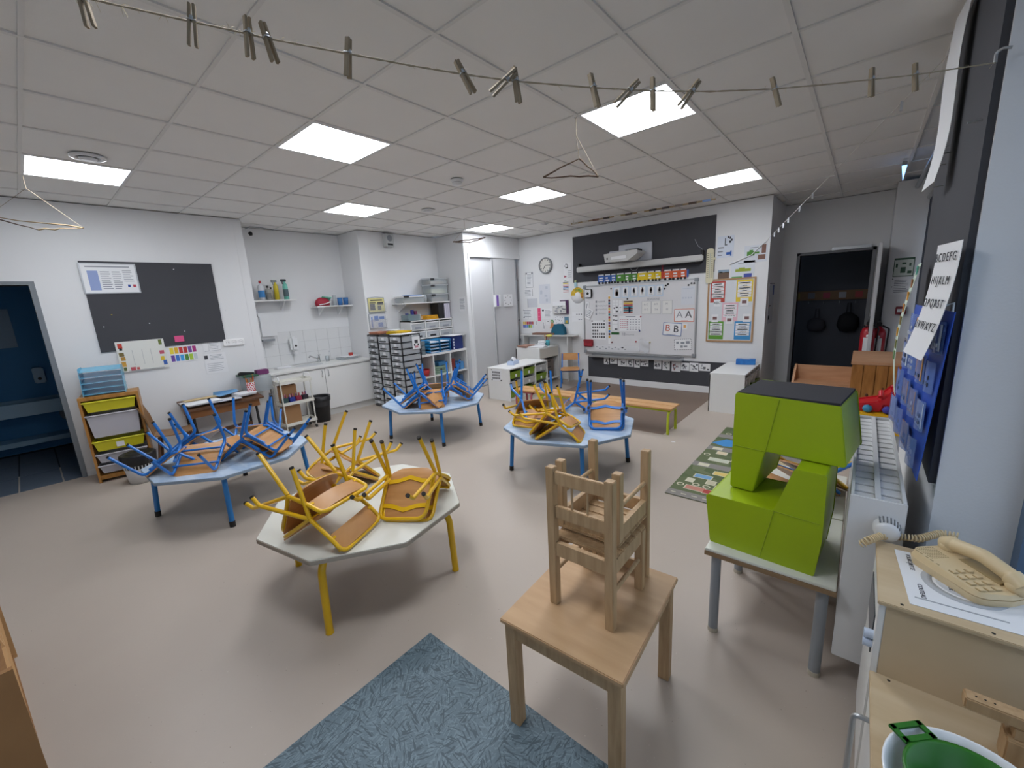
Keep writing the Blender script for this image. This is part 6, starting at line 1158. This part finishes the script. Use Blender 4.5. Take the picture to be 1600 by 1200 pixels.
grp('#5f9a34', .02, .68, .37, .985, [5, 5, 6, 9, 7], (.08, .56, .24, .69))
grp('#3f90c8', .62, .68, .985, .985, [6, 5, 7, 'LUCAS', 6], (.80, .56, .97, .69))
# alcove side wall papers and switch
AS = Pl('x', -1.03)
def aside(name, label, cat, y0, y1, z0, z1, m, prints=()):
    t = thing(name, label, cat, (-1.03, (y0+y1)/2, (z0+z1)/2), math.pi/2); w, h = y1-y0, z1-z0; MB().box(-w/2, w/2, -.006, 0, -h/2, h/2).build('sheet', m, t)
    for mm, rs in prints: q_ = MB(); [q_.box(-w/2+a*w, -w/2+c*w, -.0075, -.006, h/2-d*h, h/2-b*h) for a, b, c, d in rs]; q_.build('print', mm, t)
aside('framed_notice', 'clipboard notice with blue tab on the alcove side wall', 'notice', 6.85, 7.25, 1.05, 1.62, PAPERG, [(INK, [(0, 0, 1, .02), (.1, .55, .5, .57), (.1, .8, .3, .9)]), (flat('#3f5a98'), [(.7, .05, .95, .3)]), (flat('#b84a50'), [(.05, .5, .15, .6)])])
t = thing('light_switch', 'white light switch on the alcove wall beside the doorway', 'switch', (-.955, YA, 1.2)); MB().box(-.04, .04, -.01, 0, -.04, .04).build('plate', WMETAL, t, .003); MB().box(-.02, .02, -.014, -.01, -.028, .028).build('rocker', WMETAL, t, .002)
# column notices
def col(name, label, x0, x1, z0, z1, m, prints=(), cat='notice'):
    t = thing(name, label, cat, ((x0+x1)/2, 7.3, (z0+z1)/2)); w, h = x1-x0, z1-z0; MB().box(-w/2, w/2, -.004, 0, -h/2, h/2).build('sheet', m, t)
    for mm, rs in prints: q_ = MB(); [q_.box(-w/2+a*w, -w/2+c*w, -.0055, -.004, h/2-d*h, h/2-b*h) for a, b, c, d in rs]; q_.build('print', mm, t)
CO = Pl('y', 7.3); c7 = cr(1190, 260, 5.455)
A, B = CO.uv(*c7(1135, 785, 0, 0)[:2]), CO.uv(*c7(1255, 935, 0, 0)[:2]); col('evacuation_plan', 'green evacuation plan on the white column', A[0], A[0]+.19, B[1], A[1], flat('#cfd8cf'), [(flat('#3f5f4a'), [(0, 0, 1, .1), (.1, .3, .2, .5), (.4, .25, .6, .35), (.35, .5, .6, .8), (.75, .3, .85, .45), (.7, .7, .9, .85)]), (flat('#3f5f4a'), [(0, 0, .04, 1), (.96, 0, 1, 1), (0, .96, 1, 1)])])
A, B = CO.uv(*c7(1110, 950, 0, 0)[:2]), CO.uv(*c7(1200, 1095, 0, 0)[:2]); col('instruction_sheet', 'white instruction sheet below the evacuation plan', A[0], A[0]+.19, B[1], A[1], PAPER, [(INKG, lines(8, .15, .95)), (INK, [(.02, .05, .08, .1), (.02, .5, .08, .55)])])
t = thing('alarm_call_point', 'dark red alarm call box on the white column', 'alarm', (*onY(1407, 485, 7.3),)); MB().box(-.05, .05, -.05, 0, -.05, .05).build('housing', flat('#7a2430'), t, .005); MB().box(-.035, .035, -.053, -.05, -.02, .02).build('plate', PAPERG, t)
# glowing piece near the column top, imitating window light above the blind
t = thing('daylight_gleam', 'small glowing piece imitating blue window light near the ceiling by the column', 'light gleam', (onZ(1413, 262, 2.68).x, onZ(1413, 262, 2.68).y, 2.64)); MB().box(-.02, .02, -.02, .02, .06, .10).build('housing', GREYM, t, .004); MB().prism([(-.02, .06), (.02, .06), (.0, -.08)], 'y', -.01, .01).build('lens', emis('daylight_glow', '#7ab4ff', 2.2), t)
t = thing('curtain_rail', 'pale round curtain rail beside the pinboard', 'curtain rail', (.36, 3.7, 2.62)); MB().cyl((0, 0, 0), (0, 3.3, 0), .022, 12).build('rail', SILVER, t); MB().tube(fil([(0, -.0, 0), (0, -.04, 0), (.06, -.05, 0)], .02), .022, 10).build('end_bend', SILVER, t)
# ------------------------------------------------------------------ alcove furniture
t = thing('display_bench', 'beech bench unit with raised back in front of the dark doorway', 'bench', (0, 0, 0)); yb_ = 6.75
p0, p1 = onY(1243, 568, yb_), onY(1330, 570, yb_); zt_ = p0.z
MB().prism([(p.x, p.z) for p in [Vector((yb_-.35, 0, 0)), Vector((yb_, 0, 0)), Vector((yb_, 0, zt_)), Vector((yb_-.06, 0, zt_)), Vector((yb_-.2, 0, zt_-.1)), Vector((yb_-.32, 0, zt_-.22))]], 'x', p0.x, p0.x+.025).build('end_panel', PINEB, t); MB().box(p0.x+.025, p1.x+.06, yb_-.03, yb_-.01, 0, zt_-.005).build('back_panel', PINEB, t); MB().box(p0.x+.025, p1.x+.06, yb_-.34, yb_-.03, zt_-.22, zt_-.195).build('seat_board', PINEB, t)
MB().box(p0.x+.025, p1.x+.06, yb_-.32, yb_-.30, 0, zt_-.22).build('front_panel', PINEB, t); MB().box(p1.x+.06, p1.x+.08, yb_-.35, yb_, 0, zt_).build('end_panel', PINEB, t)
pc_ = thing('pine_cabinet', 'knotty pine cabinet with plank side in the alcove', 'cabinet', (0, 0, 0)); yc = 5.5; a, b = onY(1330, 568, yc), onY(1415, 572, yc); zc_ = onY(1332, 565, yc).z
MB().box(a.x, a.x+.50, yc, yc+.9, zc_-.03, zc_).build('top_board', PINEB, pc_, .004)
PK = mat('knotty_pine', '#bb8142', .45, col2='#8e5a26', vscale=3.5, stretch=(6, 6, 1.2))
for k in range(5): MB().box(a.x+.01+.096*k, a.x+.102+.096*k, yc+.01, yc+.028, .02, zc_-.03).build('plank', PK, pc_, .003)
MB().box(a.x+.012, a.x+.48, yc+.03, yc+.88, .02, zc_-.03).build('carcass', PK, pc_)
for x, z, r in ((.15, .42, .02), (.36, .3, .014), (.05, .25, .012), (.27, .5, .012), (.40, .52, .02)): MB().lathe([(0, -.0015), (r, -.0015), (r, .0)], (a.x+x, yc+.0105, z), 12, 'y', .7, 1).build('knot', mat('pine_knot', '#5c3416', .5), pc_)
# fire extinguishers by the doorway
def ext(label, p):
    t = thing('fire_extinguisher', label, 'fire extinguisher', p); m = mat('extinguisher_red', '#b5222f', .3)
    MB().lathe([(0, 0), (.07, 0), (.075, .02), (.075, .36), (.06, .41), (.03, .43), (.03, .45), (0, .45)], n=20).build('cylinder', m, t); MB().box(-.025, .025, -.02, .02, .45, .50).build('valve', BLACKP, t, .004); MB().box(-.012, .012, -.10, .05, .50, .52).build('handle', BLACKP, t); MB().tube(fil([(.03, 0, .46), (.1, 0, .42), (.09, 0, .1)], .03), .009, 8).build('hose', BLACKP, t); MB().box(-.04, .04, -.0765, -.066, .12, .30).build('label_plate', PAPER, t)
    MB().lathe([(.0, -.078), (.018, -.078), (.018, -.07)], (0, 0, .32), 12, 'y').build('gauge', PAPER, t)
    MB().box(-.06, .06, -.06, .06, -.02, 0).build('stand', BLACKP, t)
pe = onY(1351, 562, 7.1); ext('red fire extinguisher with white label beside the dark doorway', (pe.x, 7.1, pe.z)); pe2 = onY(1364, 562, 7.28); ext('red fire extinguisher half hidden behind the other one', (pe2.x+.02, 7.24, pe2.z))
one('extinguisher_shelf', 'low dark plinth under the fire extinguishers', 'plinth', MB().box(pe.x-.10, pe2.x+.10, 7.0, 7.29, 0, min(pe.z, pe2.z)-.021), mat('plinth_dark', '#4a4a4c', .7))
# yellow and red ball-run toy
t = thing('ball_run_toy', 'red and yellow plastic play station toy before the pine cabinet', 'toy', (*onZ(1385, 640, .47).xy, 0)); Yp, Rp = mat('toy_yellow', '#e0ac1a', .35), mat('toy_red', '#c8202c', .3)
MB().prism([(p.x, p.y) for p in fil([(-.20, -.18, 0), (.24, -.18, 0), (.24, .2, 0), (-.2, .2, 0)], .1, 5, True)], 'z', .43, .46).build('tray', Yp, t, .006)
MB().box(-.10, .12, -.12, .12, .0, .43).build('pedestal', mat('toy_grey', '#a9acb0', .5), t, .01); MB().box(-.16, .16, -.14, .14, .28, .31).build('lower_tray', Yp, t, .006)
MB().prism([(-.2, .46), (-.04, .46), (-.02, .52), (.06, .52), (.08, .46), (.2, .46), (.22, .66), (.1, .60), (.02, .66), (-.06, .56), (-.2, .52)], 'y', -.1, .1).build('ramp', Rp, t, .012); MB().cyl((-.05, -.11, .60), (-.05, -.05, .64), .018, 12).build('spout', Rp, t)
for x, c in ((-.13, '#3a8ab0'), (.0, '#3a3a9a'), (.15, '#b0c8b8')): MB().lathe([(0, -.035), (.025, -.025), (.035, 0), (.025, .025), (0, .035)], (x, -.13, .495), 16).build('ball', flat(c), t)
# road map rug
def rug_mat():
    m = bpy.data.materials.new('printed_road_rug'); m.use_nodes = True; nt = m.node_tree; b = nt.nodes['Principled BSDF']; b.inputs['Roughness'].default_value = .95
    tc = nt.nodes.new('ShaderNodeTexCoord'); v = nt.nodes.new('ShaderNodeTexVoronoi'); v.inputs['Scale'].default_value = 9; nt.links.new(tc.outputs['Object'], v.inputs['Vector'])
    r = nt.nodes.new('ShaderNodeValToRGB'); r.color_ramp.interpolation = 'CONSTANT'; els = r.color_ramp.elements; els[0].color = (*lin('#667050'), 1); els[1].position = .55; els[1].color = (*lin('#5d6a48'), 1)
    for p_, c_ in ((.75, '#737c5c'), (.9, '#808868')): e_ = els.new(p_); e_.color = (*lin(c_), 1)
    nt.links.new(v.outputs['Color'], r.inputs[0]); nt.links.new(r.outputs[0], b.inputs['Base Color']); return m
rg_ = thing('road_rug', 'printed green road map play rug on the floor', 'rug', (-1.085, 3.08, 0)); RW, RL = .98, 1.97
MB().box(0, RW, 0, RL, .0, .008).build('pile', rug_mat(), rg_, .002)
ROADC, PALE = flat('#8f8b86', .95), flat('#d8d4bc', .95); Zr = .0086
MB().box(0, RW, 0, .10, .007, Zr).build('road_print', ROADC, rg_)
for y in (.72, 1.20, 1.62): MB().add([(0, y-.05, Zr), (.3, y-.05, Zr), (.55, y+.02, Zr), (RW, y-.08, Zr), (RW, y+.04, Zr), (.55, y+.13, Zr), (.3, y+.06, Zr), (0, y+.06, Zr)], [(0, 1, 2, 3, 4, 5, 6, 7)]).build('road_print', ROADC, rg_)
dsh = MB(); [dsh.box(.03+.08*k, .07+.08*k, .045, .055, Zr, Zr+.0003) for k in range(12)]; [dsh.box(.05, .14, y-.03, y+.04, Zr, Zr+.0003) for y in (.72, 1.2)]; dsh.build('lane_marks', PALE, rg_)
MB().add([(.0, 1.36, Zr), (.12, 1.30, Zr), (.35, 1.36, Zr), (.62, 1.33, Zr), (RW, 1.38, Zr), (RW, 1.5, Zr), (.6, 1.47, Zr), (.35, 1.50, Zr), (.1, 1.53, Zr)], [tuple(range(9))]).build('river_print', flat('#4a90cc', .95), rg_)
rnd = random.Random(5); hz = [(.10, .16, .14, '#c98a7a'), (.24, .15, .08, '#b04a44'), (.36, .15, .08, '#a83c3a'), (.48, .15, .08, '#a83c3a'), (.10, .42, .13, '#7aa8d0'), (.34, .38, .14, '#e0b88a'), (.30, .26, .22, '#d8a878'), (.07, .30, .05, PALE), (.22, .33, .06, '#c9c4a8'), (.22, .55, .12, '#e0c878'), (.10, .86, .16, '#c8ccb8'), (.28, .92, .13, '#d8b070'), (.44, .86, .15, '#cdb89a'), (.56, .62, .12, '#b89ab8'), (.72, .5, .12, '#d8a878'), (.75, .9, .14, '#c98a7a'), (.2, 1.78, .2, '#e2d486'), (.5, 1.82, .2, '#d8c890'), (.12, 1.06, .08, '#e0d0b0'), (.6, 1.08, .14, '#c9b890')]
for x, y, w, c in hz:
    h_ = MB().box(x-.008, x+w+.008, y-.008, y+.078, Zr, Zr+.0002).build('house_outline', PALE, rg_); MB().box(x, x+w, y, y+.07, Zr+.0002, Zr+.0006).build('house_print', c if not isinstance(c, str) else flat(c, .95), rg_)
for x, y in ((.05, .22), (.16, .27), (.24, .27), (.05, 1.0), (.5, .98), (.85, .35), (.3, 1.62), (.7, 1.7), (.08, 1.72)): MB().lathe([(.02, Zr), (.03, Zr), (.03, Zr+.0004), (.02, Zr+.0004), (.02, Zr)], (x, y, 0), 14).build('tree_print', PALE, rg_)
one('paper_scrap', 'tiny white paper scrap on the floor beside the rug', 'paper', MB().box(-.02, .02, -.008, .008, 0, .002), PAPER, loc=onZ(1052, 690.5, 0), rz=.3)
# ================================================================== ceiling things, clothesline, mobiles
def vent(label, x, y, r):
    t = thing('ceiling_vent', label, 'vent', (x, y, ZT)); MB().lathe([(r, 0), (r, -.008), (r*.75, -.014), (r*.62, -.004), (r*.62, .01)], n=32).build('ring', WMETAL, t); MB().lathe([(0, -.022), (r*.45, -.02), (r*.52, -.012), (0, -.008)], n=28).build('disc', WMETAL, t); MB().lathe([(0, .008), (r*.62, .008)], n=24).build('throat', BLACKP, t)
vent('round white ceiling vent beside the light by the washroom door', -4.367, .549, .10); vent('round white ceiling vent in the middle of the ceiling', -4.332, 3.61, .085)
vent('small round ceiling vent over the sliding cupboard', -4.05, 5.75, .06)
t = thing('smoke_detector', 'white round smoke detector on the ceiling', 'smoke detector', (-3.134, 3.003, ZT)); MB().lathe([(.06, 0), (.06, -.012), (.05, -.018), (.042, -.045), (0, -.05)], n=24).build('housing', WMETAL, t); MB().lathe([(.048, -.022), (.048, -.028)], n=24).build('slot', GREYM, t)
TW = mat('twig_bark', '#5a4638', .9, var=.2, vscale=30); TWL = mat('twig_pale', '#a08c6c', .9); STR = mat('jute_string', '#a89a82', .9)
def onray(x, y, depth): d = ray(x, y); p = d*depth; return Vector((p.x, p.y, p.z+CH))
def mobile(label, hook, px, depth, mats=(TW, TW, TW), r=.006):
    """triangle of twigs hung from the ceiling: hook is a ceiling point, px the triangle corners"""
    hk = Vector((hook[0], hook[1], ZT)); base = hk.copy(); t = thing('twig_mobile', label, 'mobile', hk)
    c = [onray(x, y, d)-hk for (x, y), d in zip(px, depth)]
    for k in range(3):
        a, b = c[k], c[(k+1) % 3]; n = 6
        P = [a.lerp(b, i/n)+Vector((random.uniform(-1, 1), random.uniform(-1, 1), random.uniform(-1, 1)))*.006*(0 < i < n) for i in range(n+1)]; MB().tube(P, [r*(1-.4*i/n) for i in range(n+1)], 7).build('twig', mats[k], t)
    kn = Vector((c[0].x*.2+c[1].x*.4+c[2].x*.4, c[0].y*.2+c[1].y*.4+c[2].y*.4, max(p.z for p in c)*.45))*1.0
    kn = Vector((0, 0, max(p.z for p in c)*.45)); MB().tube([(0, 0, 0), kn], .0018, 5).build('string', STR, t)
    for p in c[:2]: MB().tube([kn, p], .0015, 5).build('string', STR, t)
    MB().tube([(-.012, 0, 0), (0, 0, -.006), (.012, 0, 0)], .003, 6).build('hook', SILVER, t)
    return t
def depth_of(p): d = Vector(p)-Vector((0, 0, CH)); return d.dot(fw)
h = (-1.577, 2.645); dp = depth_of((h[0], h[1], 2.45)); mobile('triangular twig mobile hanging beside the clothesline light', h, [(905, 248), (935, 276), (849, 277)], (dp, dp-.08, dp+.05))
h = (-5.164, .245); dp = depth_of((h[0], h[1], 2.4)); mobile('pale twig mobile hanging by the washroom door', h, [(130, 356), (-20, 338), (60, 359)], (dp, dp+.25, dp-.1), (TWL, TW, TWL))
h = (-4.53, 4.423); dp = depth_of((h[0], h[1], 2.55)); mobile('small dark twig mobile hanging near the sliding cupboard', h, [(708, 378), (758, 371), (735, 379)], (dp, dp, dp-.15), r=.009)
# long thin garland along the whiteboard wall ceiling
g0, g1 = onZ(900, 348, ZT-.03), onZ(1064, 314, ZT-.03)
def ceilp(x, y, z): d = ray(x, y); p = d*((z-CH)/d.z); return Vector((p.x, p.y, z))
g0, g1 = ceilp(893, 350, 2.70), ceilp(1118, 311, 2.70)
t = thing('ceiling_stick', 'long thin stick decorated with coloured paper hung under the ceiling', 'decoration', g0)
MB().tube([(0, 0, 0), g1-g0], .011, 8).build('stick', TWL, t)
for k in range(12):
    a_, b_ = (g1-g0)*(k/12+.01), (g1-g0)*((k+.7)/12); MB().tube([a_, b_], .014, 8).build('paper_wrap', flat(('#b9b4aa', '#c9c4ba', '#7a5a4a', '#3f3a36', '#d8d6d0', '#5a4a40', '#d0cec8', '#3a3836', '#4f4540', '#8a8480', '#54483f', '#7f9ccf')[k]), t)
for p in (.02, .98): MB().tube([(g1-g0)*p, (g1-g0)*p+Vector((0, 0, ZT-2.70))], .0015, 5).build('string', STR, t)
# jute clothesline
PH = onX(1555, 98, XP-.03); HK = PH
def lp(x, y, depth): return onray(x, y, depth)
d1 = depth_of(PH); LP = [(1555, 98), (1430, 117), (1300, 131), (1211, 139), (1110, 143), (1020, 142), (927, 137), (806, 127), (724, 116), (640, 102), (544, 84), (418, 60), (388, 53), (300, 34), (165, 4), (60, -22)]
inv0, inv1 = 1/d1, 1/.74
pts = [lp(x, y, 1/(inv0+(inv1-inv0)*((1555-x)/(1555-60))**1.0)) for x, y in LP]
cl = thing('clothesline', 'jute clothesline stretched across the room under the ceiling', 'clothesline', PH)
rel = [p-PH for p in pts]; sm = []
for i in range(len(rel)-1):
    for s in range(6): sm.append(rel[i].lerp(rel[i+1], s/6))
sm.append(rel[-1])
for ph_ in (0, math.pi):
    st = []
    for i, p in enumerate(sm):
        tdir = (sm[min(i+1, len(sm)-1)]-sm[max(i-1, 0)]).normalized(); u = tdir.cross(Vector((0, 0, 1))).normalized(); w = u.cross(tdir); a_ = i*1.9+ph_; st.append(p+(u*math.cos(a_)+w*math.sin(a_))*.0009)
    MB().tube(st, .0014, 5).build('strand', STR, cl)
fz = MB()
for k in range(70):
    i = random.randrange(len(sm)-20, len(sm)) if k % 3 else random.randrange(len(sm)); p = sm[i]; q_ = p+Vector((random.uniform(-.012, .012), random.uniform(-.012, .012), random.uniform(-.014, .012))); fz.tube([p, p.lerp(q_, .5)+Vector((0, 0, .003)), q_], .0003, 3)
o = fz.build('loose_fibres', mat('jute_fibre', '#c9bc98', .9), cl); o['kind'] = 'stuff'
MB().tube(fil([(0, 0, 0), (.0, .01, .03), (.012, .0, .035), (.03, 0, .03)], .01), .004, 8).build('hook', SILVER, cl)
# clothes pegs: (x, y of the line point, tilt in degrees from vertical in view, offset along the peg, roll)
PEG = mat('peg_wood', '#a2927a', .7, col2='#86765e', vscale=20)
def peg():
    t = thing('clothes_peg', 'wooden clothes peg on the jute clothesline', 'clothes peg', (0, 0, 0), 0, 'pegs on the clothesline')
    L_ = .072
    for s in (-1, 1):
        MB().add([(s*.0012, -.0048, .030), (s*.0058, -.0048, .030), (s*.0058, .0048, .030), (s*.0012, .0048, .030), (s*.0035, -.0048, -.042), (s*.0085, -.0048, -.042), (s*.0085, .0048, -.042), (s*.0035, .0048, -.042)], [(0, 1, 2, 3), (7, 6, 5, 4), (0, 4, 5, 1), (1, 5, 6, 2), (2, 6, 7, 3), (3, 7, 4, 0)]).build('jaw', PEG, t, .0006)
    MB().tube([(-.007, -.006, .002), (.007, -.006, .002), (.007, .006, .002), (-.007, .006, .002)], .0011, 6, True).lathe([(0, -.006), (.0035, -.006), (.0035, .006), (0, .006)], (0, 0, .006), 10, 'y').build('spring', SILVER, t)
    return t
pg = peg()
PEGS = [(130, 2, -5, .2, -.01), (300, 34, 10, .4, .0), (388, 53, 4, 1.0, .0), (418, 61, -12, .9, .03), (544, 85, 9, 1.4, .0), (724, 116, -28, .4, 0), (790, 125, 55, .8, .0), (806, 128, -6, .9, .0), (927, 137, -14, .7, .0), (983, 142, 50, .5, .0), (1020, 143, -2, .9, -.02), (1080, 143, 40, .4, .0), (1211, 140, -20, .6, .0), (1362, 125, -5, .3, 0), (1430, 117, -9, .35, .0)]
for k, (x, y, tilt, roll, off) in enumerate(PEGS):
    d_ = 1/(inv0+(inv1-inv0)*((1555-x)/(1555-60))); p = lp(x, y, d_)
    q_ = Quaternion(fw, math.radians(tilt)) @ Quaternion((0, 0, 1), YAW*-1+roll)
    if k == 0: pg.location = p; pg.rotation_mode = 'QUATERNION'; pg.rotation_quaternion = q_
    else: dup(pg, p, quat=q_)
# second thin string with tiny pegs running into the alcove
a_, b_ = ceilp(1512, 55, ZT-.02), onY(1198, 376, YB-.02)
s2 = thing('string_line', 'thin string with tiny pegs running down to the poster wall', 'string', a_); P = []
for k in range(21): f_ = k/20; p = (b_-a_)*f_; p.z -= .25*math.sin(math.pi*f_)*0; P.append(p)
MB().tube(P, .0022, 5).build('string', mat('string_white', '#cfcdc6', .9), s2)
for k in (3, 11, 13, 15, 16, 17, 18, 19): MB().cbox(P[k]+Vector((0, 0, -.02)), (.014, .014, .055)).build('tiny_peg', PAPERG, s2)
c_ = onY(1165, 399, YB-.02); s3 = thing('string_line', 'short thick white string draped across the poster wall', 'string', b_); MB().tube([(0, 0, 0), (c_-b_)*.35+Vector((0, 0, -.02)), (c_-b_)*.7+Vector((0, 0, -.05)), onY(1140, 413, YB-.02)-b_], .006, 6).build('string', PAPER, s3)
